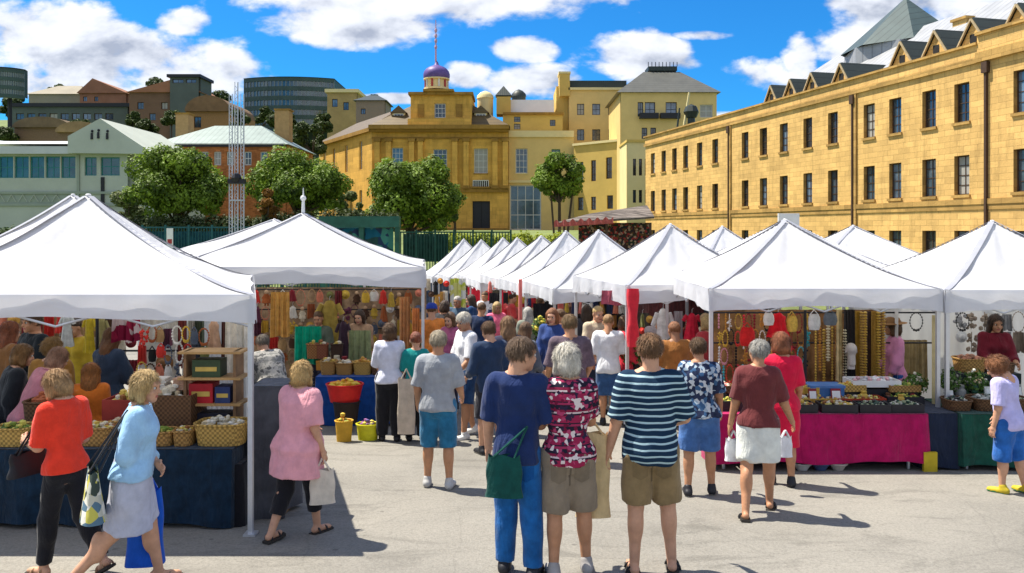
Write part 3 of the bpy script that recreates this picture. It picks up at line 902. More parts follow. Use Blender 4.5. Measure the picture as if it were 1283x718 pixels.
for px, py, d, lb in ((905, 283, 15.5, 'white marquee behind the crimson stall, rising over the post with red wrap'),):
    p = W(px, py, d); tent(lb, (p.x, d), 1.45, p.z, 1.2, 13, None, .25, seed=40)
# small white finial post on the second marquee
mb = MB(); q = W(377, 266, 13.0); z = q.z
mb.tube((0, 0, 0), (0, 0, .2), .03, .022, WHITEP, 8); mb.ball((0, 0, .23), .05, WHITEP, 8); mb.tube((0, 0, .26), (0, 0, .4), .018, .006, WHITEP, 6)
tag(mb.build('finial', None, True, loc=(-3.4, 13.0, 2.15 + 21 * .013)), 'small white turned finial standing on the crest of the second left marquee', 'finial')
# ------------------------------------------------------------------ buildings
GLASS = glass_mat(); GLV = [GLASS, glass_mat((.07, .10, .14), .06, 'g2'), glass_mat((.02, .022, .025), .15, 'g3'), pm((.33, .32, .29), .5, .1, 3, .05)]; FRW = pm((.6, .6, .57), .6, .08, 5, .05); FRD = pm((.07, .04, .025), .6, .2, 9, .05); FRT = pm((.03, .20, .20), .5, .1, 5, .05)
DARKIN = pm((.02, .02, .022), .9, .2, 2, 0)

def wall_open(mb, x0, x1, z0, z1, ops, mat, P, dep=.22, rev=None):
    """wall sheet with real openings; P(x, z, depth) -> point"""
    xs = sorted({x0, x1, *[round(v, 4) for o in ops for v in o[:2] if x0 < v < x1]}); zs = sorted({z0, z1, *[round(v, 4) for o in ops for v in o[2:4] if z0 < v < z1]})
    for a, b in zip(xs[:-1], xs[1:]):
        run = None
        for c, d in zip(zs[:-1], zs[1:]):
            cx, cz = (a + b) / 2, (c + d) / 2
            if any(o[0] < cx < o[1] and o[2] < cz < o[3] for o in ops): continue
            mb.quad([P(a, c, 0), P(b, c, 0), P(b, d, 0), P(a, d, 0)], mat)
    for o in ops:
        a, b, c, d = o[:4]; r = rev or mat
        mb.quad([P(a, c, 0), P(a, d, 0), P(a, d, dep), P(a, c, dep)], r); mb.quad([P(b, c, 0), P(b, c, dep), P(b, d, dep), P(b, d, 0)], r)
        mb.quad([P(a, d, 0), P(b, d, 0), P(b, d, dep), P(a, d, dep)], r); mb.quad([P(a, c, 0), P(a, c, dep), P(b, c, dep), P(b, c, 0)], r)

def pbox(mb, P, a, b, c, d, y0, y1, mat):
    v = [P(x, z, y) for z in (c, d) for y in (y0, y1) for x in (a, b)]
    mb.poly(v, [(0, 2, 3, 1), (4, 5, 7, 6), (0, 1, 5, 4), (2, 6, 7, 3), (0, 4, 6, 2), (1, 3, 7, 5)], mat)

def window(root, P, o, frm, nx=2, nz=3, dep=.16, t=.05, sill=None, glass=None, name='window'):
    a, b, c, d = o[:4]
    mb = MB()
    y0, y1 = dep, dep + .06
    pbox(mb, P, a, a + t, c, d, y0, y1, frm); pbox(mb, P, b - t, b, c, d, y0, y1, frm)
    pbox(mb, P, a + t, b - t, c, c + t, y0, y1, frm); pbox(mb, P, a + t, b - t, d - t, d, y0, y1, frm)
    for i in range(1, nx): x = a + (b - a) * i / nx; pbox(mb, P, x - t * .3, x + t * .3, c + t, d - t, y0 + .01, y1 - .005, frm)
    for i in range(1, nz): z = c + (d - c) * i / nz; pbox(mb, P, a + t, b - t, z - t * .35, z + t * .35, y0 + .015, y1 - .01, frm)
    w = mb.build(name, root)
    g = MB(); g.quad([P(a + t * .5, c + t * .5, y1 - .02), P(b - t * .5, c + t * .5, y1 - .02), P(b - t * .5, d - t * .5, y1 - .02), P(a + t * .5, d - t * .5, y1 - .02)], glass or GLV[[0, 1, 2, 0, 1, 0, 3, 2, 0][int(abs(P((a + b) / 2, c, 0).x * 7 + c * 3 + P((a + b) / 2, c, 0).y * 5)) % 9]])
    g.build('pane', w)
    if sill:
        s = MB(); pbox(s, P, a - .08, b + .08, c - .14, c - .003, -.09, dep, sill); s.build('sill', w)
    return w

def hiproof(mb, x0, x1, y0, y1, z, h, rx, ry, mat, ov=.3):
    """hip roof over a rectangle; ridge rectangle inset rx, ry"""
    a = [(x0 - ov, y0 - ov, z), (x1 + ov, y0 - ov, z), (x1 + ov, y1 + ov, z), (x0 - ov, y1 + ov, z)]
    t = [(x0 + rx, y0 + ry, z + h), (x1 - rx, y0 + ry, z + h), (x1 - rx, y1 - ry, z + h), (x0 + rx, y1 - ry, z + h)]
    mb.poly(a + t, [(0, 1, 5, 4), (1, 2, 6, 5), (2, 3, 7, 6), (3, 0, 4, 7), (4, 5, 6, 7), (3, 2, 1, 0)], mat)

def rib_mat(c, key, per=.45, vert=False):
    if key in MATS: return MATS[key]
    m, b = base_mat('sheet_roofing', .5, .1, .4); n, l = nt(m)
    s = n.new('ShaderNodeSeparateXYZ'); l.new(coord(m), s.inputs[0])
    w = math_(m, 'FRACT', math_(m, 'MULTIPLY', s.outputs[2 if vert else 0], 1 / per))
    r = ramp(m, w, [(0, .6), (.12, 1.), (.9, 1.), (1, .6)])
    nn = ramp(m, noise(m, coord(m), .8, 5, .7), [(.3, tuple(x * .72 for x in c)), (.7, c)])
    l.new(mixcol(m, 1., nn, r, 'MULTIPLY'), b.inputs['Base Color']); bump(m, b, r, .4, .04)
    MATS[key] = m; return m

# ---- long sandstone warehouse on the right: facade runs back and to the left
SAND = stone_mat((.70, .44, .155), 'sand', .8, .29, .13, .66); SAND2 = stone_mat((.46, .28, .09), 'sandtrim', 1.1, .4, .25, .7)
th = math.atan2(-1, .2415)
def fd(px): return 30.58 / ((px - CX) / F + .2415)
def fs(px): return (74.8 - fd(px)) * 1.0287
wr_ = empty('sandstone_building', (30.58 - .2415 * 74.8, 74.8, 0), th, 'long three-storey sandstone building with dormers running along the right side', 'building')
def PW(x, z, y): return Vector((x, y, z))
S1 = fs(1226); SE = fs(1500)
rowsz = [(7.24, 9.1), (3.78, 5.65), (.15, 2.07)]
wpx = [818, 831.5, 845, 859, 876.5, 896, 933.5, 956.5, 982, 1012, 1043.5, 1089, 1121.6, 1164, 1205, 1281]
ws = [fs(p) for p in wpx] + [fs(1281) + 2.6, fs(1281) + 5.1, fs(1281) + 7.6]
ops = [(s - .46, s + .46, a, b) for s in ws for a, b in rowsz]
mb = MB(); wall_open(mb, 0, SE, -2.2, 9.85, ops, SAND, PW, .3, SAND2)
mb.box(0, SE, .6, 14, -2.2, 9.8, DARKIN)
mb.quad([(0, 0, -2.2), (0, 0, 9.85), (0, 14, 9.85), (0, 14, -2.2)], SAND)
mb.build('wall', wr_)
mb = MB()
mb.box(-.15, S1, -.12, .5, 9.85, 10.1, SAND2); mb.box(-.08, S1, -.02, .45, 10.1, 10.7, SAND); mb.box(-.2, S1, -.16, .5, 10.7, 10.82, SAND2)
mb.box(S1, SE, -.2, .5, 9.85, 10.3, SAND2); mb.box(S1, SE, -.08, .45, 10.3, 11.1, SAND); mb.box(S1, SE, -.22, .5, 11.1, 11.24, SAND2)
mb.build('parapet', wr_)
mb = MB(); mb.box(-.06, SE, -.09, .0 - .002, 3.3, 3.55, SAND2); mb.box(-.06, SE, -.05, -.002, 3.05, 3.3, SAND2); mb.build('string_course', wr_)
for p, x0 in ((914, 0), (1069.6, 0), (1237, 0)):
    s = fs(p); m2 = MB(); m2.box(s - .06, s + .06, -.14, -.004, -2, 9.8, FRD); m2.box(s - .16, s + .16, -.2, -.004, 9.3, 9.8, FRD)
    m2.build('drainpipe', wr_)
    if p != 1237: m2 = MB(); m2.box(s + .12, s + .3, -.1, -.003, -2, 9.84, SAND2); m2.build('pilaster', wr_)
for i, o in enumerate(ops):
    window(wr_, PW, o, FRD, 2, 4, .2, .055, SAND2 if i % 3 < 2 else None)
CRMB = pm((.42, .33, .2), .8)
ROOFW = rib_mat((.36, .37, .39), 'roofwhite', .6); DRK = rib_mat((.03, .042, .038), 'slate', .3)
mb = MB()                                     # pale sheet roof behind the parapet
mb.poly([(fs(905), 1.0, 10.2), (SE, 1.0, 10.2), (SE, 8, 15.2), (fs(905) + 3, 8, 15.2), (fs(905), 14, 10.2), (SE, 14, 10.2)], [(0, 1, 2, 3), (3, 2, 5, 4), (0, 3, 4)], ROOFW)
mb.build('roof', wr_)
for p in (957, 981, 1007, 1043, 1118, 1160, 1206, 1262):
    s = fs(p); big = .92 if p > 1100 else .82
    w_, h_ = 1.0 * big, 1.45 * big; z0 = 10.75
    m2 = MB()
    m2.prism([(s - w_, z0), (s + w_, z0), (s, z0 + h_)], .62, .8, SAND)
    d_ = m2.build('dormer', wr_)
    m2 = MB()
    for q in (-1, 1):
        a, b = Vector((s + q * (w_ + .12), 0, z0 - .1)), Vector((s, 0, z0 + h_ + .1))
        n_ = Vector((q * .09, 0, .05))
        m2.poly([a + Vector((0, .5, 0)), b + Vector((0, .5, 0)), b + n_ + Vector((0, .5, 0)), a + n_ + Vector((0, .5, 0)), a + Vector((0, 3.0, 0)), b + Vector((0, 3.9, 0)), b + n_ + Vector((0, 3.9, 0)), a + n_ + Vector((0, 3.0, 0))],
                [(0, 1, 2, 3), (7, 6, 5, 4), (3, 2, 6, 7), (0, 4, 5, 1), (0, 3, 7, 4)], DRK)
    m2.build('dormer_roof', d_)
    m2 = MB()
    for q in (-1, 1): m2.tube((s + q * (w_ + .1), .48, z0 - .05), (s, .48, z0 + h_ + .08), .06, .06, CRMB, 4)
    m2.box(s - .2, s + .2, .6, .618, z0 + .15, z0 + .7, DARKIN)
    m2.build('bargeboard', d_)
mb = MB(); c0 = Vector((fs(1118) + 0, 12.5, 0))              # big ribbed pyramid roof over the middle
RG = rib_mat((.055, .085, .085), 'greenroof', .5)
def pyr(mb, cx, cy, r, z0, z1, n, mat, a0=0):
    b = [(cx + r * math.cos(a0 + 2 * math.pi * k / n), cy + r * math.sin(a0 + 2 * math.pi * k / n), z0) for k in range(n)]
    mb.poly(b + [(cx, cy, z1)], [(k, (k + 1) % n, n) for k in range(n)], mat)
pc = W(1135, 30, 54); inv = wr_.matrix_basis.inverted() if False else (Matrix.Translation(wr_.location) @ Matrix.Rotation(th, 4, 'Z')).inverted()
pl = inv @ pc
pyr(mb, pl.x, pl.y, 4.1, 14.2, 2.15 + (287 + 3) * .054, 8, RG, .2); mb.lathe([(3.9, 11.2), (3.9, 14.22)], ROOFW, 8, (pl.x, pl.y, 0)); mb.ball((pl.x, pl.y, 17.9), .12, DRK, 8)
mb.build('turret_roof', wr_)
for p, zt in ((1018, 12.9), (1085, 13.6), (1180, 15.5), (1275, 15.2)):
    s = fs(p); m2 = MB(); m2.box(s - .5, s + .5, 6.2, 7.2, 11.5, zt + .6, SAND); m2.box(s - .58, s + .58, 6.1, 7.3, zt + .6, zt + .75, SAND2); m2.build('chimney', wr_)

# ---- facades met straight on: everything in place coordinates at a fixed distance
def PF(y0, pitch=0):
    def P(x, z, d): return Vector((x, y0 + d, z))
    return P
def pxr(a, b, t, u, d):
    """photo rectangle x a..b, y t..u -> (x0,x1,z0,z1) at distance d"""
    A = W(a, u, d); B = W(b, t, d); return (A.x, B.x, A.z, B.z)
def pbx(mb, a, b, t, u, d, dep, mat, proud=0):
    x0, x1, z0, z1 = pxr(a, b, t, u, d); mb.box(x0, x1, d - proud, d + dep, z0, z1, mat)

OCH = stone_mat((.70, .40, .085), 'ochre', 1.3, .5, .12, .82); OCH2 = stone_mat((.36, .20, .045), 'ochretrim', 1.6, .5, .15, .85)
CRM = pm((.66, .48, .19), .85, .1, .6, .1); CRM2 = pm((.70, .58, .30), .85, .08, .6, .1); YEL = pm((.58, .40, .11), .85, .12, .5, .1)
D = 104.0
th_ = empty('town_hall', (0, 0, 0), 0, 'ochre sandstone public building with pilasters and a purple dome', 'building')
P = PF(D)
wn = [(491, 505, 185, 212), (543, 560, 187, 212), (594, 611, 186, 217)]
ops = [pxr(*w, D) for w in wn] + [pxr(592, 614, 252, 286, D), pxr(541, 560, 258, 284, D), pxr(490, 503, 258, 284, D), pxr(593, 612, 226, 234, D)]
X0, X1, Z0, Z1 = pxr(466, 637, 163, 289, D)
mb = MB(); wall_open(mb, X0, X1, Z0, Z1, ops, OCH, P, .45)
mb.box(X0, X1, D + .6, D + 16, Z0, Z1, OCH); mb.build('wall', th_)
mb = MB()
for a, b, t, u, pr, m in ((464, 638, 158, 163, 1.5, OCH2), (465, 637.5, 163, 166, .95, OCH2), (512, 591, 150, 158.2, 1.0, OCH), (466, 637, 172, 174, .25, OCH2), (466, 637, 236.5, 241, .4, OCH2), (466, 637, 286, 289, .5, OCH2), (591, 614, 234, 236, .6, OCH2)):
    pbx(mb, a, b, t, u, D, .4 if m is OCH2 else 3, m, pr)
mb.build('cornice', th_)
for a in (470, 484, 513, 524, 567, 581, 617, 630):
    m2 = MB(); x0, x1, z0, z1 = pxr(a, a + 6.5, 174, 236.5, D); m2.box(x0, x1, D - .6, D - .002, z0, z1, OCH); m2.box(x0 - .12, x1 + .12, D - .7, D - .002, z0, z0 + .4, OCH2); m2.box(x0 - .12, x1 + .12, D - .7, D - .002, z1 - .4, z1 - .01, OCH2); m2.build('pilaster', th_)
for i, o in enumerate(ops[:3]): window(th_, P, o, FRW, 3, 4, .25, .09, OCH2)
mb = MB(); o = ops[3]; pbox(mb, P, o[0], o[1], o[2], o[3], .3, .4, DARKM); pbox(mb, P, (o[0] + o[1]) / 2 - .04, (o[0] + o[1]) / 2 + .04, o[2], o[3], .26, .3, DARKIN); mb.build('door', th_)
for o in ops[4:6]: window(th_, P, o, DARKM, 2, 2, .3, .08)
mb = MB(); o = ops[6]; 
for k in range(9): x = o[0] + (o[1] - o[0]) * k / 8; mb.box(x - .04, x + .04, D - .4, D - .3, o[2], o[3], FRW)
mb.box(o[0], o[1], D - .42, D - .28, o[3] - .08, o[3], FRW); mb.box(o[0], o[1], D + .3, D + .35, o[2], o[3], DARKIN); mb.build('balcony', th_)
mb = MB()                                                    # hipped roof skirt and attic block
ROOFO = rib_mat((.13, .085, .03), 'ochroof', .5, True)
hx0, hx1 = pxr(463, 639, 158, 160, D)[:2]; zz = pxr(0, 1, 158, 158.2, D)[3]; ax0, ax1, az0, az1 = pxr(514, 591, 118, 150, D)
mb.poly([(hx0, D - .6, zz), (hx1, D - .6, zz), (ax1, D + 3, zz + 3.2), (ax0, D + 3, zz + 3.2), (hx0, D + 16, zz), (hx1, D + 16, zz), (ax1, D + 12, zz + 3.2), (ax0, D + 12, zz + 3.2)], [(0, 1, 2, 3), (1, 5, 6, 2), (4, 0, 3, 7), (5, 4, 7, 6)], ROOFO)
mb.build('roof', th_)
mb = MB(); aop = [pxr(544, 558, 129, 147, D), pxr(523, 531, 130, 146, D), pxr(571, 579, 130, 146, D)]
wall_open(mb, ax0, ax1, az0, az1, aop[:1], OCH, PF(D + .4), .35)
mb.box(ax0, ax1, D + 1.0, D + 9, az0, az1, OCH)
for a, b, t, u, pr in ((512, 593, 116, 119.5, .6), (514, 591, 149, 151, .3), (531, 569, 113, 116, 1.0)): pbx(mb, a, b, t, u, D + .4, 6, OCH2, pr)
for q in aop[1:]: mb.box(q[0], q[1], D + .3, D + .398, q[2], q[3], OCH2)
mb.build('attic', th_); window(th_, PF(D + .4), aop[0], FRW, 3, 3, .2, .1)
for a, b in ((490, 506), (594, 610)):                         # dormers either side
    q = pxr(a, b, 140, 152, D); m2 = MB(); m2.box(q[0], q[1], D + 1.2, D + 4, q[2], q[3], CRM2); m2.prism([(q[0] - .3, q[3]), (q[1] + .3, q[3]), (q[0] / 2 + q[1] / 2, q[3] + 1.0)], D + 1.0, D + 4.5, ROOFO)
    dd = m2.build('dormer', th_); window(dd, PF(D + 1.1), (q[0] + .2, q[1] - .2, q[2] + .15, q[3] - .1), FRW, 3, 1, 0, .08)
c = W(547, 113, D + 3); m2 = MB(); PUR = pm((.12, .075, .25), .5, .2, 2, .1); REDP = pm((.4, .05, .05), .6)
k_ = .107
zb = c.z
m2.lathe([(1.7, 0), (1.7, .25), (1.45, .3), (1.45, 1.25), (1.75, 1.35), (1.75, 1.5)], CRM2, 20, (c.x, D + 3, zb))
for k in range(10):
    a = 2 * math.pi * k / 10; x, y = c.x + 1.5 * math.cos(a), D + 3 + 1.5 * math.sin(a)
    m2.box(x - .12, x + .12, y - .12, y + .12, zb + .3, zb + 1.3, REDP if k % 2 else FRW)
m2.build('drum', th_)
m2 = MB()
pr = [(1.7, 1.5), (1.78, 1.75), (1.78, 2.1), (1.66, 2.5), (1.36, 2.85), (.95, 3.1), (.55, 3.25), (.3, 3.4), (.22, 3.7), (.02, 3.95)]
m2.lathe(pr, PUR, 24, (c.x, D + 3, zb)); m2.build('dome', th_, True)
m2 = MB(); ztop = W(543, 25, D + 3).z
m2.tube((c.x - .1, D + 3, zb + 3.8), (c.x - .1, D + 3, ztop), .12, .05, pm((.55, .28, .33), .6), 8)
for zq in (.35, .5, .62, .75): m2.ball((c.x - .1, D + 3, zb + 3.8 + (ztop - zb - 3.8) * zq), .2, pm((.5, .3, .4), .6), 8, 1, 1, 1.6)
m2.build('flagpole', th_)
# receding left wing of the same building
A0 = W(466, 160, D); B0 = W(400, 176, D + 20); B0.z = A0.z
dv = (B0 - A0); Ln = Vector((dv.x, dv.y)).length; ux = dv.xy.normalized()
def PL(x, z, y): return Vector((A0.x + ux.x * x + ux.y * -y * -1 * .0 + (-ux.y) * -y * -1, A0.y + ux.y * x + ux.x * y * .0 + 0, z)) if False else Vector((A0.x + ux.x * x + abs(ux.y) * y, A0.y + ux.y * x + abs(ux.x) * y, z))
mb = MB(); lops = [(Ln * t, Ln * t + 1.1, 6.0 + 4.2, 6.0 + 8.0) for t in (.16, .42, .66, .86)] + [(Ln * t, Ln * t + 1.1, 4.2, 7.4) for t in (.16, .42, .66, .86)]
wall_open(mb, 0, Ln, 1.2, A0.z - .5, lops, OCH, PL, .4)
pbox(mb, PL, 0, Ln, 1.2, A0.z - .5, 1, 12, OCH)
pbox(mb, PL, -.2, Ln + .3, A0.z - .5, A0.z, -.5, 3, OCH2)
mb.build('side_wing', th_)
for o in lops: window(th_, PL, o, FRW, 2, 3, .25, .08)
mb = MB(); mb.poly([PL(-.2, A0.z, -.5), PL(Ln + .3, A0.z, -.5), PL(Ln - 3, A0.z + 3.2, 5), PL(3, A0.z + 3.2, 5), PL(Ln, A0.z, 12), PL(0, A0.z, 12)], [(0, 1, 2, 3), (3, 2, 4, 5), (1, 4, 2), (0, 3, 5)], ROOFO); mb.build('wing_roof', th_)

# ---- cream buildings to the right of it
GR = pm((.05, .25, .12), .6)
cb_ = empty('cream_building', (0, 0, 0), 0, 'low cream building with a glazed shopfront right of the ochre public building', 'building'); D2 = 106.0
P = PF(D2)
g1 = [pxr(646, 661, 186, 217, D2), pxr(691, 702, 187, 212, D2), pxr(639, 678, 232, 288, D2)]
x0, x1, z0, z1 = pxr(637.5, 719, 166, 290, D2)
mb = MB(); wall_open(mb, x0, x1, z0, z1, g1, CRM, P, .3); mb.box(x0, x1, D2 + .6, D2 + 12, z0, z1, CRM)
pbx(mb, 637.5, 719, 164, 172, D2, .3, CRM2, .25); pbx(mb, 637.5, 719, 226, 229, D2, .3, CRM2, .2); mb.build('wall', cb_)
window(cb_, P, g1[0], FRW, 3, 4, .2, .1, CRM2); window(cb_, P, g1[1], GR, 2, 3, .2, .1, CRM2); window(cb_, P, g1[2], FRW, 4, 3, .2, .14, name='shopfront')
mb = MB(); 
x0, x1, z0, z1 = pxr(630, 705, 143, 166, D2 + 2); mop = [pxr(644, 652, 146, 153, D2 + 2), pxr(644, 652, 155, 162, D2 + 2), pxr(689, 696, 150, 158, D2 + 2)]
wall_open(mb, x0, x1, z0, z1, mop, YEL, PF(D2 + 2), .3); mb.box(x0, x1, D2 + 2.5, D2 + 9, z0, z1, YEL); pbx(mb, 630, 706, 141, 144, D2 + 2, 7, OCH2, .4); mb.build('attic', cb_)
for o in mop: window(cb_, PF(D2 + 2), o, DARKM, 2, 2, .15, .06)
mb = MB(); pbx(mb, 640, 694, 125, 141, D2 + 5, 6, pm((.74, .75, .77), .6, .05, 1)); mb.build('plant_room', cb_)
mb = MB(); pbx(mb, 622, 640, 121, 143, D2 + 4, 3, YEL); cc = W(631, 121, D2 + 5.5); pyr(mb, cc.x, cc.y, 1.6, cc.z, cc.z + 1.5, 4, DRK, math.pi / 4); mb.build('turret', cb_)
mb = MB(); cc = W(608, 126, D2 + 5.5); mb.lathe([(1.1, -2.2), (1.1, .2), (1.2, .25), (1.1, .7), (.7, 1.1), (.05, 1.35)], CRM2, 14, tuple(cc)); mb.build('small_dome', cb_, True)
mb = MB(); cc = W(650, 122, D2 + 9); mb.lathe([(1.0, -1.8), (1.0, .0), (1.1, .05), (1.0, .5), (.6, .9), (.05, 1.15)], DRK, 14, tuple(cc)); mb.build('small_dome', cb_, True)

yb = empty('yellow_building', (0, 0, 0), 0, 'tall plain yellow building with a flat dark roof and chimney tower', 'building'); D3 = 112.0
P = PF(D3); o3 = [pxr(a, b, t, u, D3) for t, u in ((130, 144), (162, 176)) for a, b in ((723, 732), (742, 752), (762, 773))]
x0, x1, z0, z1 = pxr(713, 782, 112, 290, D3); mb = MB(); wall_open(mb, x0, x1, z0, z1, o3, CRM, P, .3); mb.box(x0, x1, D3 + .6, D3 + 14, z0, z1, CRM); mb.build('wall', yb)
for o in o3: window(yb, P, o, DARKM, 2, 2, .15, .07)
mb = MB(); pbx(mb, 714, 785, 101, 112, D3 + .5, 13, DRK); pbx(mb, 712, 783, 110, 113, D3, 1, CRM2, .3); mb.build('roof', yb)
mb = MB(); pbx(mb, 697, 713, 108, 290, D3 + 1, 8, YEL); pbx(mb, 701, 714, 91, 120, D3 - .3, 3, YEL); pbx(mb, 700, 715, 89.5, 92, D3 - .4, 3.2, CRM2); mb.build('chimney_tower', yb)
# slanting lower wing
A1 = W(719, 183, 105); B1 = W(781, 176, 99)
dv = (B1 - A1).xy; Ls = dv.length; us = dv.normalized()
def PS(x, z, y): return Vector((A1.x + us.x * x - us.y * y, A1.y + us.y * x + us.x * y, z))
sw_ = [(Ls * a, Ls * b, zb_, zt_) for a, b, zb_, zt_ in ((.36, .46, 8.3, 11), (.66, .78, 8.5, 11.2), (.36, .46, 4.6, 6.3), (.68, .8, 4.7, 6.4), (.08, .2, 8.2, 10.9), (.08, .2, 4.6, 6.3))]
lw = empty('yellow_wing', (0, 0, 0), 0, 'low yellow wing slanting forward from the shopfront to the brown drainpipe', 'building')
mb = MB(); wall_open(mb, 0, Ls, 1.9, A1.z, sw_, YEL, PS, .3); pbox(mb, PS, 0, Ls, 1.9, A1.z, .6, 6, YEL); pbox(mb, PS, -.1, Ls, A1.z, A1.z + .3, -.2, 6, CRM2); mb.build('wall', lw)
for o in sw_: window(lw, PS, o, FRD, 2, 3, .15, .08)
mb = MB(); mb.tube(PS(Ls - .1, 1.9, -.15), PS(Ls - .1, 15, -.15), .14, .14, FRD, 8); mb.build('drainpipe', lw)

# hip-roofed tower block and pale lower block
tb = empty('hip_roofed_tower', (0, 0, 0), 0, 'cream tower block with a dark grey hipped roof and small black balconies', 'building'); D4 = 96.0
P = PF(D4); o4 = [pxr(a, b, t, u, D4) for a, b, t, u in ((799, 806, 128, 146), (808, 821, 128, 146), (834, 848, 128, 146), (877, 893, 131, 147), (804, 811, 160, 174), (815, 822, 160, 174))]
x0, x1, z0, z1 = pxr(778, 898, 116, 290, D4); mb = MB(); wall_open(mb, x0, x1, z0, z1, o4, CRM, P, .3); mb.box(x0, x1, D4 + .6, D4 + 12, z0, z1, CRM); mb.build('wall', tb)
for o in o4: window(tb, P, o, DARKM if o is not o4[3] else FRW, 2, 2, .15, .08)
for o in (o4[1], o4[2]):
    mb = MB(); mb.box(o[0] - .7, o[1] + .3, D4 - .7, D4 - .003, o[2] - .3, o[2] + .35, DARKM); mb.build('balcony', tb)
mb = MB(); x0, x1, z0, z1 = pxr(776, 899, 116, 117, D4); HR = rib_mat((.12, .12, .105), 'hiproof', .35, True)
hiproof(mb, x0, x1, D4, D4 + 12, z1, 3.3, 3.6, 4.2, HR, .35); mb.build('roof', tb)
mb = MB(); q = pxr(812, 848, 81, 85, D4 + 4.5); mb.box(q[0], q[1], D4 + 4.3, D4 + 7, q[2] - .4, q[2] + .15, DRK)
for k in range(9): x = q[0] + (q[1] - q[0]) * k / 8; mb.box(x - .04, x + .04, D4 + 4.3, D4 + 4.38, q[2] + .15, q[3] + .3, DARKM)
mb.build('roof_railing', tb)
pb = empty('pale_annex', (0, 0, 0), 0, 'narrow pale yellow annex with paired slit windows at the far end of the sandstone building', 'building'); D5 = 84.0
P = PF(D5); o5 = [pxr(a, a + 4, t, u, D5) for a in (793, 800.5, 808) for t, u in ((199, 220), (238, 254))]
x0, x1, z0, z1 = pxr(786, 815, 178, 289, D5); mb = MB(); wall_open(mb, x0, x1, z0, z1, o5, CRM2, P, .25); mb.box(x0, x1, D5 + .5, D5 + 6, z0, z1, CRM2); mb.box(x0 - .1, x1, D5 - .2, D5 + 6, z1, z1 + .25, YEL); mb.build('wall', pb)
for o in o5: window(pb, P, o, FRD, 1, 2, .12, .05)
mb = MB()                                                     # statue-like dark finial group at the roof corner
cc = W(866, 172, 82); mb.tube(cc, cc + Vector((0, 0, 3.2)), .5, .3, DRK, 7); mb.ball(cc + Vector((0, 0, 2.6)), .8, DRK, 8); mb.tube(cc + Vector((-.9, 0, 0)), cc + Vector((-.2, 0, 4.6)), .15, .1, CRM2, 6); mb.tube(cc + Vector((-1.6, 0, -.6)), cc + Vector((-1.2, 0, 3)), .12, .08, DRK, 6)
mb.box(cc.x - 2, cc.x + 1.6, 82, 83, cc.z - 12, cc.z + .1, CRM)
tag(mb.build('roof_lantern'), 'dark ornamental lantern and pale mast on the ledge before the hip-roofed tower', 'ornament')
# pole sign banner on the sandstone wall
mb = MB(); q = pxr(987, 1000, 264, 300, 30); mb.box(q[0] - .35, q[1] + .05, 30, 30.08, q[2] - 2, q[3] - .1, WHITEP)
tag(mb.build('signboard'), 'blank white board standing above the marquees in front of the sandstone wall', 'board')

# ---- left: pale modern building with teal glazing
mo = empty('modern_building', (0, 0, 0), 0, 'pale grey-green modern building with teal ribbon windows at the left edge', 'building'); D6 = 70.0
PG = pm((.42, .45, .39), .8, .1, .4, .05); PG2 = pm((.28, .32, .27), .8, .1, .5, .05); WR = pm((.5, .52, .52), .6, .1, .3, .05); TG = glass_mat((.01, .045, .055), .1, 'teal')
P = PF(D6); om = [pxr(-60 + 19.5 * k, -60 + 19.5 * k + 18, 196, 223, D6) for k in range(8)] + [pxr(106, 121, 197, 220, D6), pxr(126, 150, 197, 220, D6)]
ob = [pxr(-60 + 14 * k, -60 + 14 * k + 11, 244, 253, D6) for k in range(12)]
x0, x1, z0, z1 = pxr(-80, 160, 192, 300, D6); z0 -= 1.5
mb = MB(); wall_open(mb, x0, x1, z0, z1, om, PG, P, .3); mb.box(x0, x1, D6 + .7, D6 + 14, z0, z1, PG)
x0, x1, _, _ = pxr(160, 191, 192, 300, D6); mb.box(x0, x1, D6 + 1, D6 + 12, z0, pxr(0, 1, 192, 193, D6)[3], PG); mb.build('wall', mo)
for o in om: window(mo, P, o, FRT, 2, 2, .15, .09, None, TG)
mb = MB(); pbx(mb, -80, 160, 240, 243, D6, .01, PG2, .15); pbx(mb, -80, 160, 255, 258, D6, .01, PG2, .15); pbx(mb, -80, 97, 243, 255, D6, .01, PG2, .02)
for o in ob[:10]:
    mb.tube((o[0], D6 - .12, o[2]), ((o[0] + o[1]) / 2, D6 - .12, o[3]), .03, .03, PG, 4); mb.tube(((o[0] + o[1]) / 2, D6 - .12, o[3]), (o[1], D6 - .12, o[2]), .03, .03, PG, 4)
pbx(mb, 97, 100, 192, 285, D6, .01, PG2, .12); pbx(mb, 127, 131, 222, 290, D6, .01, DARKM, .12); mb.build('frieze', mo)
mb = MB(); q = pxr(-80, 97, 172, 193, D6)
def vault(u, v):
    return Vector((q[0] + (q[1] - q[0]) * u, D6 - .8 + 12 * v, q[2] + (q[3] - q[2]) * math.sin(math.pi * min(1, .12 + v * .9)) ** .6 + (2.2 * (max(0, .35 - u)) ** 1.2)))
mb.grid(vault, 12, 12, WR); mb.box(q[0], q[1], D6 - .8, D6 - .5, q[2] - .05, q[2] + .6, WR); mb.build('vaulted_roof', mo, True)
q0 = W(92, 193, D6); q1 = W(193, 194, D6); qa = W(132, 153, D6)
mb = MB(); mb.prism([(q0.x, q0.z), (q1.x, q1.z), (q1.x, q1.z + .25), (qa.x, qa.z + .2), (q0.x, W(0, 172, D6).z)], D6 - .9, D6 + 11, PG)
for px, py in ((122, 176), (130, 175), (141, 176)):
    a = W(px, py, D6); mb.tube((a.x, D6 - .93, a.z), (a.x, D6 - .93, a.z + .55), .12, .1, DARKM, 6); mb.ball((a.x + .03, D6 - .93, a.z + .7), .13, DARKM, 6)
mb.build('gable', mo)

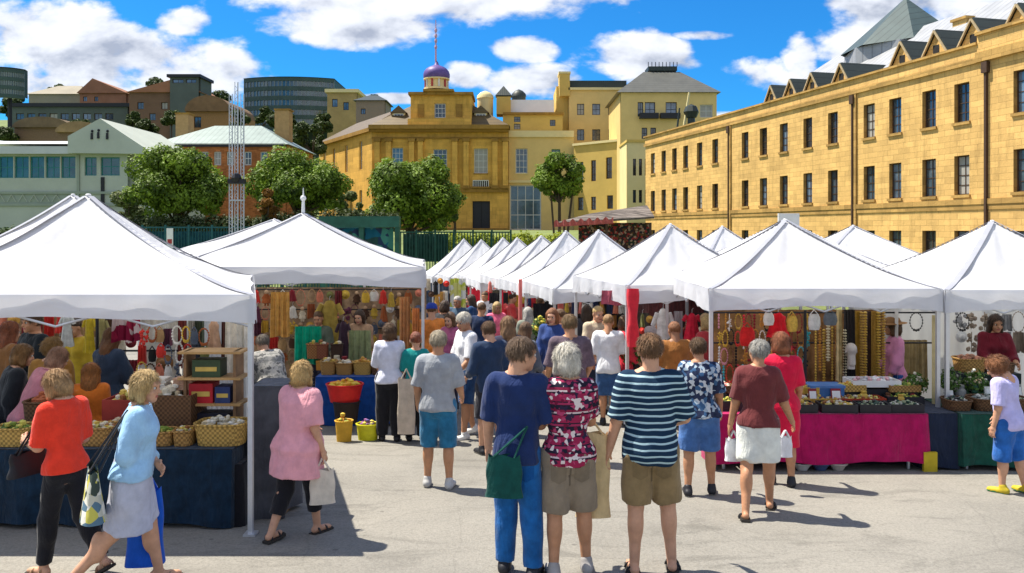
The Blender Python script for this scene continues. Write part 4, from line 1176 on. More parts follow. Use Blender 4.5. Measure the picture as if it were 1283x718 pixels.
# ---- brick building with pale hipped roof
bk = empty('brick_building', (0, 0, 0), 0, 'orange brick building with a pale hipped roof and two chimneys behind the round trees', 'building'); D7 = 88.0
BRK = stone_mat((.42, .15, .05), 'brick', .45, .16, .3, .8); PR = rib_mat((.22, .28, .255), 'paleroof', .6)
ok = [pxr(a, a + 9, 190, 207, D7) for a in (205, 224, 252, 268, 284, 306, 326, 342)]
P = PF(D7); x0, x1, z0, z1 = pxr(196, 358, 181, 290, D7); mb = MB(); wall_open(mb, x0, x1, z0, z1, ok, BRK, P, .3); mb.box(x0, x1, D7 + .6, D7 + 12, z0, z1, BRK); pbx(mb, 196, 358, 180, 184, D7, .3, DARKM, .3); mb.build('wall', bk)
for o in ok: window(bk, P, o, FRW, 2, 2, .15, .1)
mb = MB(); hiproof(mb, x0, x1, D7, D7 + 12, z1, 2.75, 4.4, 5.4, PR, .4); mb.build('roof', bk)
mb = MB(); q = W(198, 181, D7 + 6); mb.prism([(q.x - 2.2, z1), (q.x + 1.5, z1), (q.x - .2, z1 + 1.6)], D7 + 3, D7 + 9, pm((.12, .28, .2), .7)); mb.build('porch_roof', bk)
for a, b, t in ((220, 236, 143), (344, 362, 138)):
    m2 = MB(); pbx(m2, a, b, t, 182, D7 + 6, 1.6, pm((.42, .26, .11), .9, .2, 2)); pbx(m2, a - 1, b + 1, t - 2, t, D7 + 5.9, 1.8, OCH2); m2.build('chimney', bk)

# ---- hillside
def block(label, name, a, b, t, u, d, dep, mat, rows=(), roof=None, bars=None, cat='building', frm=None, extra=None):
    r = empty(name, (0, 0, 0), 0, label, cat, 'buildings on the hillside'); P = PF(d)
    x0, x1, z0, z1 = pxr(a, b, t, u, d); ops = [pxr(p, q, s, v, d) for p, q, s, v in rows]
    zg = min(z0, ghill((x0 + x1) / 2, d) - .5)
    mb = MB(); wall_open(mb, x0, x1, zg, z1, ops, mat, P, .4); mb.box(x0, x1, d + 1, d + dep, zg, z1, mat); mb.build('wall', r)
    for o in ops: window(r, P, o, frm or FRD, 2, 1, .2, .12)
    if roof:
        kind, h, rm = roof[:3]; mb = MB()
        if kind == 'hip': hiproof(mb, x0, x1, d, d + dep, z1, h, min(h * 1.2, (x1 - x0) * .45), dep * .45, rm, .5)
        elif kind == 'flat': mb.box(x0 - .5, x1 + .5, d - .5, d + dep, z1, z1 + h, rm)
        elif kind == 'gable': mb.prism([(x0 - .5, z1), (x1 + .5, z1), (x0 + (x1 - x0) * roof[3], z1 + h)], d - .6, d + dep, rm)
        elif kind == 'arch': mb.prism([(x0 + (x1 - x0) * (.5 - .5 * math.cos(math.pi * k / 14)), z1 + h * math.sin(math.pi * k / 14)) for k in range(15)], d - .6, d + dep, rm)
        mb.build('roof', r)
    return r
DG = pm((.09, .11, .10), .8, .2, .2); BRN = pm((.17, .10, .065), .9, .2, .3); PNK = pm((.30, .14, .08), .9, .2, .3); TANR = pm((.27, .24, .18), .8, .15, .3)
block('long low dark grey terrace across the hillside at the left', 'hill_terrace', 14, 160, 134, 176, 175, 12, DG, [(20 + 14 * k, 30 + 14 * k, 142, 150) for k in range(9)], ('flat', .8, DARKM))
block('pale-roofed hall above the dark hillside terrace', 'hill_hall', 36, 104, 118, 135, 200, 14, TANR, (), ('hip', 3.2, TANR))
block('salmon-roofed house above the right end of the hillside terrace', 'hill_house', 100, 158, 117, 132, 196, 14, PNK, [(104, 109, 121, 127), (118, 123, 121, 127)], ('gable', 3.6, PNK, .3))
block('brown brick hillside block with a dark lookout box on its roof', 'hill_block', 162, 250, 116, 170, 165, 14, BRN, [(172 + 15 * k, 180 + 15 * k, 128 + 14 * (k % 2), 137 + 14 * (k % 2)) for k in range(5)], ('gable', 3.0, PNK, .72))
block('dark glazed lookout box on top of the brown brick hillside block', 'lookout', 213, 249, 97, 114, 164, 7, DG, [(216, 230, 99, 104), (233, 246, 99, 104)], ('flat', .6, DARKM))
block('brown barrel-roofed house behind the brick building chimney', 'barrel_roofed_house', 233, 290, 140, 165, 130, 12, pm((.30, .17, .07), .9), [(243, 252, 146, 160)], ('arch', 2.6, pm((.20, .12, .06), .9, .3, .6)))
block('tan arched-roof shed low on the left of the hillside', 'arched_shed', 18, 90, 160, 178, 120, 10, pm((.20, .13, .08), .9), (), ('arch', 1.6, pm((.17, .12, .07), .9, .3, .6)))
block('small brown arched shed beside the gable of the pale modern building', 'arched_shed', 72, 128, 166, 180, 105, 8, pm((.20, .13, .08), .9), (), ('arch', 1.4, pm((.30, .2, .1), .9, .3, .6)))
block('bronze ochre block right of the dark glass office building', 'ochre_block', 410, 447, 116, 160, 190, 10, pm((.38, .27, .11), .9, .2, .4), [(416, 423, 124, 134), (430, 437, 128, 138)], ('flat', .8, CRM2))
block('grey house with a slate roof behind the ochre public building', 'slate_house', 446, 482, 126, 160, 150, 8, pm((.25, .2, .15), .9), [(452, 458, 136, 143)], ('hip', 1.6, DRK))
# curved dark glass offices
def cyl_office(label, px0, px1, t, u, d, nfl, rad, full=False, frm=DARKM):
    r = empty('office_building', (0, 0, 0), 0, label, 'office building', 'buildings on the hillside')
    A = W(px0, t, d); B = W(px1, u, d); cx_ = (A.x + B.x) / 2; hw = (B.x - A.x) / 2; cy = d + rad * .9; zt, zb_ = A.z, B.z
    aa = math.asin(min(1, hw / rad)); n = 24; m2 = MB()
    def pt(k, z, rr): a = -aa + 2 * aa * k / n; return Vector((cx_ + rr * math.sin(a), cy - rr * math.cos(a), z))
    G = glass_mat((.025, .05, .06), .12, 'officeglass')
    for k in range(n): m2.quad([pt(k, zb_, rad), pt(k + 1, zb_, rad), pt(k + 1, zt, rad), pt(k, zt, rad)], G)
    m2.build('glazing', r)
    m2 = MB(); fh = (zt - zb_) / nfl
    GB = pm((.05, .085, .075), .6, .2, .3); GB2 = pm((.2, .24, .24), .6)
    for i in range(nfl + 1):
        z = zb_ + fh * i; m2 = MB()
        for k in range(n):
            v = [pt(k, z - fh * .22, rad + .25), pt(k + 1, z - fh * .22, rad + .25), pt(k + 1, z + fh * .22, rad + .25), pt(k, z + fh * .22, rad + .25)]
            m2.quad(v, GB); m2.quad([v[3], v[2], pt(k + 1, z + fh * .22, rad - .5), pt(k, z + fh * .22, rad - .5)], GB); m2.quad([v[1], v[0], pt(k, z - fh * .22, rad - .5), pt(k + 1, z - fh * .22, rad - .5)], GB)
        m2.build('spandrel', r)
    m2 = MB()
    for k in range(0, n + 1): m2 = MB(); p = pt(k, zb_, rad + .1); m2.tube(p, (p.x, p.y, zt), .14, .14, GB2, 4); m2.build('mullion', r)
    m2 = MB(); top = [pt(k, zt + .5, rad + .5) for k in range(n + 1)]; back = [(B.x, d + rad, zt + .5), (A.x, d + rad, zt + .5)]
    m2.poly(top + back, [tuple(range(n + 3))], GB); m2.quad([pt(0, zb_, rad), pt(0, zt + .5, rad), (A.x, d + rad, zt + .5), (A.x, d + rad, zb_)], GB); m2.quad([pt(n, zb_, rad), (B.x, d + rad, zb_), (B.x, d + rad, zt + .5), pt(n, zt + .5, rad)], GB)
    q = pt(n // 2, 0, rad); zg = ghill(cx_, d) - 2
    if full: m2.tube((cx_, cy, zg), (cx_, cy, zb_), hw * .12, hw * .12, DARKM, 8)
    else: m2.box(A.x, B.x, d + rad * .3, d + rad, zg, zb_, GB)
    m2.build('roof', r)
cyl_office('wide dark glass office building with a curved front on the hill', 306, 418, 101, 160, 210, 5, 26)
cyl_office('dark round glass tower on a stem at the far left edge', -22, 21, 88, 120, 150, 3, 3.4, True)
# ------------------------------------------------------------------ trees and street things behind the marquees
def leaves_np(centres, radii, n, size, seed, flat=.75, shell=.55):
    rng = np.random.default_rng(seed)
    C = np.array(centres); Rr = np.array(radii)
    w = (Rr[:, 0] * Rr[:, 2]); w = w / w.sum()
    k = rng.choice(len(C), n, p=w)
    d = rng.normal(size=(n, 3)); d /= np.linalg.norm(d, axis=1)[:, None]
    rr = shell + (1 - shell) * rng.random(n) ** .6
    rr *= 1 + .18 * np.sin(d[:, 0] * 7 + k) * np.cos(d[:, 2] * 6 + k * 2)
    p = C[k] + d * rr[:, None] * Rr[k]
    nrm = d + rng.normal(size=(n, 3)) * .38; nrm[:, 2] += .35; nrm /= np.linalg.norm(nrm, axis=1)[:, None]
    a = np.cross(nrm, rng.normal(size=(n, 3))); a /= np.linalg.norm(a, axis=1)[:, None]; b = np.cross(nrm, a)
    s = size * (.6 + .8 * rng.random(n))[:, None]
    V = np.stack([p - a * s * .5, p + b * s * .35 + nrm * s * .1, p + a * s * .6, p - b * s * .35 + nrm * s * .1], 1).reshape(-1, 3)
    Q = np.arange(4 * n).reshape(n, 4)
    return V, Q

def tree(name, label, px, pt, pb, wpx, d, n=9000, c1=(.016, .042, .006), c2=(.24, .36, .03), size=.24, seed=0, nb=16, ground_py=None, group='round trees in the gardens', cat='tree', trunk=True, flat=1.0):
    rnd = random.Random(seed); x = (px - CX) / F * d
    zt = W(0, pt, d).z; zb = W(0, pb, d).z; w = wpx / F * d / 2; h = (zt - zb)
    g = ghill(x, d)
    r = empty(name, (x, d, g), 0, label, cat, group)
    C = []; RR = []
    cz = (zt + zb) / 2 - g
    for i in range(nb):
        a = rnd.random() * 6.28; t = rnd.random() ** .5; v = rnd.uniform(-.9, .9)
        q = math.sqrt(max(.05, 1 - v * v * .8))
        rad = w * rnd.uniform(.14, .36); v = v + rnd.uniform(-.12, .12)
        C.append((math.cos(a) * t * (w - rad) * q, math.sin(a) * t * (w - rad) * q * .8, cz + v * (h / 2 - rad * .75) + (.12 * h * (1 - t)))); RR.append((rad, rad, min(rad * .85, h * .3)))
    V, Q = leaves_np(C, RR, n, size, seed)
    np_mesh('crown', V, Q, leaf_mat(c1, c2, ('lf', c1, c2)), r, smooth=False)
    if trunk:
        mb = MB(); top = Vector((0, 0, cz)); BK = pm((.07, .05, .035), .9, .3, 3)
        tb_ = max(.14, w * .06)
        if 'small round' in label: mb.tube((.25, 0, -.3), (w * .45, 0, cz), .12, .07, BK, 7); mb.tube((-.2, 0, -.3), (-w * .3, 0, cz), .10, .06, BK, 7)
        mb.tube((0, 0, -.3), (0, 0, max(.5, zb - g + .3)), tb_, tb_ * .75, BK, 8)
        o = Vector((0, 0, max(.5, zb - g + .2)))
        for c in C[:8]: mb.tube(o, Vector(c), tb_ * .5, tb_ * .15, BK, 6)
        mb.build('trunk', r)
    return r
tree('garden_tree', 'broad round tree in front of the brick building, left of the lattice mast', 220, 184, 286, 142, 52, 24000, seed=1, nb=48, size=.2)
tree('garden_tree', 'broad round tree with small orange shrubs at its left, behind the white finial', 372, 188, 274, 146, 54, 23000, seed=2, nb=44, size=.2)
tree('garden_tree', 'large round tree hiding the lower left of the ochre public building', 512, 196, 298, 150, 56, 26000, seed=3, nb=48, size=.21)
tree('garden_tree', 'small round tree in front of the cream building with the shopfront', 701, 192, 258, 80, 58, 10000, seed=4, nb=26, size=.2)
for i, (px, pt, pb, w, d, lb) in enumerate(((160, 236, 290, 60, 60, 'small pale-leaved tree left of the broad round tree'), (30, 284, 312, 90, 62, 'low clipped bush below the pale modern building'), (335, 232, 285, 36, 50, 'orange-leaved shrub beside the lattice mast'),
                                    (440, 236, 282, 50, 62, 'dull grey-green shrub between the two round trees'), (570, 240, 284, 40, 64, 'small bush at the foot of the ochre public building'))):
    tree('shrub', lb, px, pt, pb, w, d, 3500, *(((.10, .05, .01), (.3, .14, .02)) if 'orange' in lb else ((.05, .07, .02), (.2, .24, .08)) if 'grey' in lb or 'pale' in lb else ((.03, .06, .01), (.12, .2, .03))), seed=30 + i, nb=10, size=.22, cat='shrub', group='shrubs in the gardens')
for i, (px, pt, pb, w, d, lb) in enumerate(((352, 138, 190, 50, 118, 'dark tree below the curved glass offices'), (392, 150, 196, 60, 112, 'bushy green tree between the brick chimney and the ochre building'), (196, 100, 135, 60, 215, 'dark trees crowning the hilltop behind the salmon roof'),
                                            (60, 160, 195, 90, 128, 'dark scrub around the arched sheds'), (262, 112, 140, 60, 220, 'dark treetops behind the barrel-roofed house'), (130, 158, 180, 50, 125, 'scrubby dark tree between terrace and gable'), (330, 128, 160, 30, 190, 'narrow tree left of the glass offices'),
                                            (186, 150, 176, 40, 140, 'brownish hillside tree beside the brown block'), (470, 118, 140, 30, 200, 'small dark tree behind the slate-roofed house'),
    (20, 120, 150, 40, 180, 'dark tree clump below the round glass tower'), (75, 106, 124, 40, 230, 'distant treetops above the pale-roofed hall'), (100, 148, 172, 34, 122, 'dark bush left of the gable of the pale building'), (165, 140, 170, 30, 150, 'slim dark tree at the end of the hillside terrace'), (215, 138, 160, 36, 124, 'dark bush before the brown brick hillside block'), (300, 140, 172, 34, 120, 'dark tree between the barrel roof and the mast'), (404, 140, 170, 30, 130, 'dark tree left of the bronze block'), (2, 158, 184, 50, 118, 'dark scrub at the far left below the terrace'))):
    tree('hillside_tree', lb, px, pt, pb, w, d, 4500, (.02, .035, .008), (.08, .12, .02), size=.4 * d / 130, seed=50 + i, nb=12, group='trees on the hillside')

# hedge, fences, nets
def hedge(label, a, b, t, u, d, c1, c2, seed):
    A = W(a, u, d); B = W(b, t, d); w = (B.x - A.x) / 2; h = (B.z - A.z); n = int(w * 6) + 3; rnd = random.Random(seed)
    C = [(-w + 2 * w * (k + .5) / n, rnd.uniform(-.2, .2), h * rnd.uniform(.35, .5)) for k in range(n)]; RR = [(w / n * 1.7, .5, h * rnd.uniform(.45, .6)) for k in range(n)]
    r = empty('hedge', ((A.x + B.x) / 2, d, A.z), 0, label, 'hedge')
    V, Q = leaves_np(C, RR, n * 220, .16, seed); np_mesh('foliage', V, Q, leaf_mat(c1, c2, ('lf', c1, c2)), r, smooth=False)
    mb = MB(); BK = pm((.07, .05, .035), .9, .3, 3); g = ghill((A.x + B.x) / 2, d) - A.z
    for c in C[::2]: mb.tube((c[0], c[1], g), c, .05, .03, BK, 5)
    mb.build('stems', r)
hedge('bright yellow-green hedge behind the far end of the central marquees', 556, 705, 291, 312, 50, (.14, .2, .01), (.42, .46, .03), 3)
hedge('dark hedge under the left garden tree', 150, 345, 268, 292, 50, (.02, .035, .01), (.08, .11, .03), 4)
hedge('dark hedge under the middle garden trees', 330, 500, 262, 290, 51, (.02, .035, .01), (.10, .13, .04), 5)
hedge('dark low hedge below the pale modern building', -60, 100, 283, 306, 55, (.02, .045, .01), (.08, .14, .02), 6)
def fence(label, a, b, t, d, mat, pmat, net=True, n=24, base=None):
    A = W(a, t, d); B = W(b, t, d); g = ghill((A.x + B.x) / 2, d) - .1 if base is None else base
    r = empty('fence', (A.x, d, g), 0, label, 'fence'); L_ = B.x - A.x; h = A.z - g
    mb = MB(); mb.box(0, L_, -.02, .02, h - .08, h, pmat); mb.build('rail', r); mb = MB(); mb.box(0, L_, -.02, .02, .3, .38, pmat); mb.build('rail', r)
    mb = MB()
    for k in range(int(L_ / .16)): mb.box(k * .16, k * .16 + .05, -.008, .008, .05, h - .05, mat)
    mb.build('bars', r)
    for k in range(n // 4 + 1): x = L_ * k / (n // 4); m2 = MB(); m2.box(x - .05, x + .05, -.05, .05, 0, h + .1, pmat); m2.build('post', r)
fence('dark green railing at the back of the square, right of the green gantry', 498, 640, 290, 44, pm((.01, .05, .04), .6), pm((.01, .06, .045), .6))
fence('blue-green railing behind the left marquees', 120, 470, 284, 45, pm((.01, .07, .075), .6), pm((.02, .10, .11), .6), n=48)
fence('dark railing below the pale modern building', -80, 120, 296, 46, pm((.02, .035, .03), .6), pm((.02, .03, .03), .6))
# screen cloths on the railing: deep teal shade nets
for a, b, t, u, d, c, lb in ((180, 300, 290, 325, 46, (.01, .06, .08), 'dark teal screen cloth on the railing below the left tree'), (345, 440, 288, 325, 46, (.01, .09, .10), 'dark teal screen cloth on the railing left of the gantry'), (505, 562, 293, 328, 45, (.01, .045, .035), 'dark green screen cloth on the railing right of the gantry')):
    q = pxr(a, b, t, u, d); mb = MB(); mb.grid(lambda uu, vv: Vector((q[0] + (q[1] - q[0]) * uu, d + .05 * math.sin(uu * 60), q[2] + (q[3] - q[2]) * vv)), 60, 3, cloth_mat(c, .4, 3)); tag(mb.build('screen_cloth', None, True), lb, 'screen cloth')
# green gantry
mb_r = empty('gantry', (0, 0, 0), 0, 'green steel gantry frame behind the second marquee', 'gantry'); GG = pm((.022, .10, .065), .6, .4, 1.5)
q = pxr(400, 500, 271, 285, 36); mb = MB(); mb.box(q[0], q[1], 36, 36.5, q[2], q[3], GG); mb.build('beam', mb_r)
for p in (404, 452, 497):
    q = pxr(p - 3, p + 3, 285, 360, 36); m2 = MB(); m2.box(q[0], q[1], 36.1, 36.4, gz(36) - .1, q[3], GG); m2.build('post', mb_r)
q = pxr(408, 492, 286, 318, 36.2)
mb = MB(); mb.grid(lambda uu, vv: Vector((q[0] + (q[1] - q[0]) * uu, 36.4 + .04 * math.sin(uu * 40), q[2] + (q[3] - q[2]) * vv)), 40, 3, pattern_mat('gantrynet', [(.01, .1, .15), (.02, .06, .05), (.05, .2, .15), (.02, .04, .08)], 3.0)); mb.build('netting', mb_r, True)
# triple lattice mast
ms = empty('lattice_mast', (0, 0, 0), 0, 'tall triple white lattice mast with a dark lamp cluster', 'mast'); WM_ = pm((.42, .45, .5), .5, .1, 5, 0); d = 42
for p, t in ((290, 118), (297, 103), (304.5, 118)):
    a = W(p, t, d); g = ghill(a.x, d); m2 = MB(); s_ = .085
    for sx, sy in ((-1, -1), (1, -1), (0, 1)): m2.tube((a.x + sx * s_, d + sy * s_, g), (a.x + sx * s_, d + sy * s_, a.z), .020, .020, WM_, 5)
    k = g
    while k < a.z - .3:
        m2.tube((a.x - s_, d - s_, k), (a.x + s_, d - s_, k + .18), .014, .014, WM_, 4); m2.tube((a.x + s_, d - s_, k + .18), (a.x - s_, d - s_, k + .36), .014, .014, WM_, 4); k += .36
    m2.build('mast_tube', ms)
m2 = MB(); a = W(297, 228, d); m2.box(a.x - .42, a.x + .42, d - .2, d + .2, a.z - .1, a.z + .15, DARKM); m2.ball((a.x, d - .1, a.z + .2), .28, DARKM, 8); m2.box(a.x - .38, a.x + .38, d - .1, d + .1, a.z - 1.0, a.z - .93, WM_); m2.build('lamp_cluster', ms)
for px in (150, 300, 460, 208):
    pass
# market shelter with shingle roof
sh = empty('shelter', (0, 0, 0), 0, 'open shelter with a mottled grey shingle roof and a red fringe', 'shelter'); d = 46
SHG = stone_mat((.16, .135, .12), 'shingle', .3, .14, .5, .6); q0, q1 = W(700, 284, d), W(818, 284, d); zt = W(0, 258, d).z; ze_ = W(0, 279, d).z
mb = MB(); mb.poly([(q0.x - .2, d - .5, ze_), (q1.x, d - .5, ze_ + .35), (q1.x, d + 2, zt + .1), (q0.x + 2, d + 2, zt - .4), (q0.x - .2, d - .5, ze_ - .12), (q1.x, d - .5, ze_ + .23), (q1.x, d + 2, zt), (q0.x + 2, d + 2, zt - .5)], [(0, 1, 2, 3), (4, 5, 1, 0), (7, 6, 5, 4), (3, 7, 4, 0), (1, 5, 6, 2)], SHG); mb.build('roof', sh)
mb = MB(); mb.grid(lambda u, v: Vector((q0.x - .3 + (q1.x - q0.x) * .62 * u, d - .62 + .05 * math.sin(u * 60), ze_ - .25 + (.3 + .1 * math.sin(u * 45)) * v + .2 * u)), 60, 2, cloth_mat((.38, .09, .08))); mb.build('fringe', sh)
mb = MB(); mb.box(q0.x + 1.2, q1.x, d + .6, d + .75, ghill(q0.x, d), ze_, pattern_mat('shelterback', [(.04, .02, .02), (.25, .03, .03), (.02, .03, .02), (.1, .05, .02), (.3, .2, .15), (.02, .02, .03)], 9)); mb.build('back_panel', sh)
for x in (q0.x + .3, (q0.x + q1.x) / 2, q1.x - .2): m2 = MB(); m2.box(x - .06, x + .06, d - .4, d - .28, ghill(x, d), ze_, FRD); m2.build('post', sh)
# small posts by the railings
for px, t, u, dd, lb in ((213, 286, 311, 44, 'white and red notice on a post below the left tree'),):
    q = pxr(px - 4, px + 4, t, u, dd); m2 = MB(); m2.box(q[0], q[1], dd - .04, dd, q[2], q[3], WHITEP); m2.box(q[0] + .05, q[1] - .05, dd - .045, dd - .041, q[2] + .25, q[2] + .5, REDP); m2.tube(((q[0] + q[1]) / 2, dd + .03, gz(dd)), ((q[0] + q[1]) / 2, dd + .03, q[3]), .03, .03, DARKM, 6); tag(m2.build('notice'), lb, 'notice board')
BLACK = cloth_mat((.012, .012, .016)); WHT = cloth_mat((.72, .73, .76))
# ------------------------------------------------------------------ stalls and goods
def weave(c, key):
    if key in MATS: return MATS[key]
    m, b = base_mat('wicker', .7, 0, .3); n, l = nt(m)
    t = n.new('ShaderNodeTexChecker'); t.inputs['Scale'].default_value = 46; l.new(coord(m), t.inputs['Vector'])
    f = math_(m, 'ADD', math_(m, 'MULTIPLY', t.outputs['Fac'], .5), math_(m, 'MULTIPLY', noise(m, coord(m), 30, 3), .5))
    l.new(ramp(m, f, [(.2, tuple(x * .45 for x in c)), (.75, c)]), b.inputs['Base Color']); bump(m, b, f, .8, .012)
    MATS[key] = m; return m
WICK = weave((.48, .27, .08), 'wick'); WICKD = weave((.16, .08, .035), 'wickd'); WICKG = weave((.6, .38, .1), 'wickg')
GOLD = pm((.62, .40, .07), .4, .35, 30, .3, .3)
def drape(label, x0, x1, y0, y1, zt, gap, mat, zb=None, amp=.03, sides=None, seed=0):
    """cloth over a table: flat top, folds growing towards the hem"""
    rnd = random.Random(seed); ph = rnd.random() * 6
    N = 150; per = []
    w, dd = x1 - x0, y1 - y0; Lp = 2 * (w + dd)
    def edge(s):
        s = s % Lp
        if s < w: return Vector((x0 + s, y0)), Vector((0, -1))
        s -= w
        if s < dd: return Vector((x1, y0 + s)), Vector((1, 0))
        s -= dd
        if s < w: return Vector((x1 - s, y1)), Vector((0, 1))
        return Vector((x0, y1 - (s - w))), Vector((-1, 0))
    mb = MB(); rows_ = 9; pts = []
    for j in range(rows_ + 1):
        v = j / rows_
        for i in range(N):
            s = Lp * i / N; p, n = edge(s)
            zbm = (gz(p.y) + gap) if zb is None else zb
            f = amp * v * (math.sin(s * 7 + ph + 1.3 * math.sin(s * 2.3 + ph)) + .5 * math.sin(s * 15 + 2 * ph + v)) + .012 + .02 * v
            pts.append((p.x + n.x * f, p.y + n.y * f, zt - (zt - zbm + .02 * math.sin(s * 5 + ph)) * v))
    f = [(j * N + i, j * N + (i + 1) % N, (j + 1) * N + (i + 1) % N, (j + 1) * N + i) for j in range(rows_) for i in range(N)]
    mb.poly(pts, f, mat); mb.quad([(x0, y0, zt + .001), (x1, y0, zt + .001), (x1, y1, zt + .001), (x0, y1, zt + .001)], mat)
    o = mb.build('tablecloth', None, True); tag(o, label, 'tablecloth'); return o
def table(label, x0, x1, y0, y1, zt):
    r = empty('trestle_table', ((x0 + x1) / 2, (y0 + y1) / 2, gz((y0 + y1) / 2)), 0, label, 'table')
    o = r.location; mb = MB(); mb.box(x0 + .01 - o.x, x1 - .01 - o.x, y0 + .01 - o.y, y1 - .01 - o.y, zt - .04 - o.z, zt - .005 - o.z, WOOD); mb.build('tabletop', r)
    for x in (x0 + .1, x1 - .1):
        for y in (y0 + .08, y1 - .08):
            m2 = MB(); m2.tube((x - o.x, y - o.y, gz(y) - o.z), (x - o.x, y - o.y, zt - .04 - o.z), .018, .018, POLE, 6); m2.build('leg', r)

def P3(px, py, d): return W(px, py, d)
def put(o, label, cat, group=None): return tag(o, label, cat, group)
def hung(kind, px, py, wpx, hpx, d, col, label, cat, mat=None, group=None, seed=None):
    """goods hanging with their top centre at photo px,py"""
    p = P3(px, py, d); w = wpx / F * d; h = hpx / F * d; rnd = random.Random(seed if seed is not None else int(px * 7 + py * 13)); ph = rnd.random() * 6
    m = mat or cloth_mat(col, .22, 9); mb = MB(); nm = kind
    if kind == 'garment':
        nm = 'hanging_garment'
        def sh(u, v, s):
            t = 2 * u - 1; vv = 1 - v
            wid = w / 2 * (.62 + .1 * vv if vv < .3 else .5 + .5 * min(1, (vv - .3) * 1.3 + .12))
            if vv < .14: wid = w / 2 * (.3 + 2.4 * vv)
            return Vector((t * wid, s * (.05 * (1 - t * t) + .012 * math.sin(t * 9 + ph) * vv), -h * vv - (.02 * abs(t) if vv < .1 else 0) + .01 * math.sin(t * 8 + ph) * (vv > .9)))
        mb.grid(lambda u, v: sh(u, v, 1), 14, 12, m); mb.grid(lambda u, v: sh(1 - u, v, -1), 14, 12, m)
        for s in (-1, 1):                                     # short sleeves
            if h > .35: mb.tube((s * w * .3, 0, -h * .08), (s * w * .5, 0, -h * .3), w * .1, w * .12, m, 8)
        mb.path([(0, 0, .0), (0, 0, .05), (.02, 0, .07)], .004, POLE, 4)
    elif kind == 'cloth':
        nm = 'hanging_cloth'
        mb.grid(lambda u, v: Vector(((u - .5) * w * (1 - .06 * v), .022 * math.sin(u * 21 + ph) * (1.2 - .6 * v) + .01 * math.sin(u * 47 + ph), -h * (1 - v) + .012 * math.sin(u * 9 + ph) * (1 - v))), 30, 8, m)
        mb.grid(lambda u, v: Vector(((.5 - u) * w * (1 - .06 * v), .008 + .022 * math.sin((1 - u) * 21 + ph) * (1.2 - .6 * v) + .01 * math.sin((1 - u) * 47 + ph), -h * (1 - v) + .012 * math.sin((1 - u) * 9 + ph) * (1 - v))), 30, 8, m)
    elif kind == 'strand':
        nm = 'bead_strand'; k = max(4, int(h / .035)); pr = []
        for i in range(k):
            z = -h + h * i / k; b_ = w / 2 * rnd.uniform(.7, 1)
            pr += [(.004, z), (b_, z + h / k * .3), (b_, z + h / k * .6), (.004, z + h / k * .95)]
        mb.lathe(pr, m, 8)
    elif kind == 'pouch':
        nm = 'hanging_pouch'
        mb.lathe([(.002, -h), (w * .4, -h * .97), (w * .5, -h * .7), (w * .46, -h * .4), (w * .36, -h * .25), (w * .4, -h * .22)], m, 12, (0, 0, 0), 1, .45, .04)
        mb.path([(-w * .33, 0, -h * .25), (0, 0, 0), (w * .33, 0, -h * .25)], .006, m, 4)
    elif kind == 'hat':
        nm = 'hanging_hat'
        M = Matrix.Rotation(R(90), 4, 'X'); k0 = len(mb.v)
        mb.lathe([(.005, w * .42), (w * .2, w * .4), (w * .27, w * .3), (w * .28, w * .1), (w * .5, 0), (w * .5, -.01), (w * .27, .02)], m, 16)
        mb.v = [tuple(M @ Vector(q) + Vector((0, 0, -w / 2))) for q in mb.v]
    elif kind == 'hoop':
        nm = 'necklace'
        n = 18; pts = [(w / 2 * math.sin(math.pi * (2 * k / n)), 0, -h / 2 + h / 2 * math.cos(2 * math.pi * k / n) * (1 if k < 99 else 1)) for k in range(n)]
        for k, q in enumerate(pts): mb.ball(q, .011 + .007 * (1 if k in (8, 9, 10) else 0), m, 6)
        mb.path(pts + pts[:1], .004, m, 4)
    elif kind == 'bunch':
        nm = 'hanging_bunch'
        for k in range(16): mb.ball((rnd.uniform(-.35, .35) * w, rnd.uniform(-.04, .04), -h * rnd.uniform(.1, .95)), w * rnd.uniform(.12, .22), m, 6)
        mb.tube((0, 0, -h), (0, 0, 0), .006, .006, m, 4)
    elif kind == 'doll':
        nm = 'rag_doll'
        mb.ball((0, 0, -h * .16), h * .14, pm((.5, .33, .2), .8), 8); mb.lathe([(.3 * w, -h * .85), (.5 * w, -h * .8), (.2 * w, -h * .3), (.05, -h * .26)], m, 10, (0, 0, 0), 1, .5)
        for s in (-1, 1): mb.tube((s * w * .15, 0, -h * .35), (s * w * .42, 0, -h * .55), .02, .015, m, 5); mb.tube((s * w * .12, 0, -h * .8), (s * w * .14, 0, -h), .018, .015, m, 5)
    o = mb.build(nm, None, kind not in ('strand', 'x'), loc=p); return put(o, label, cat, group)

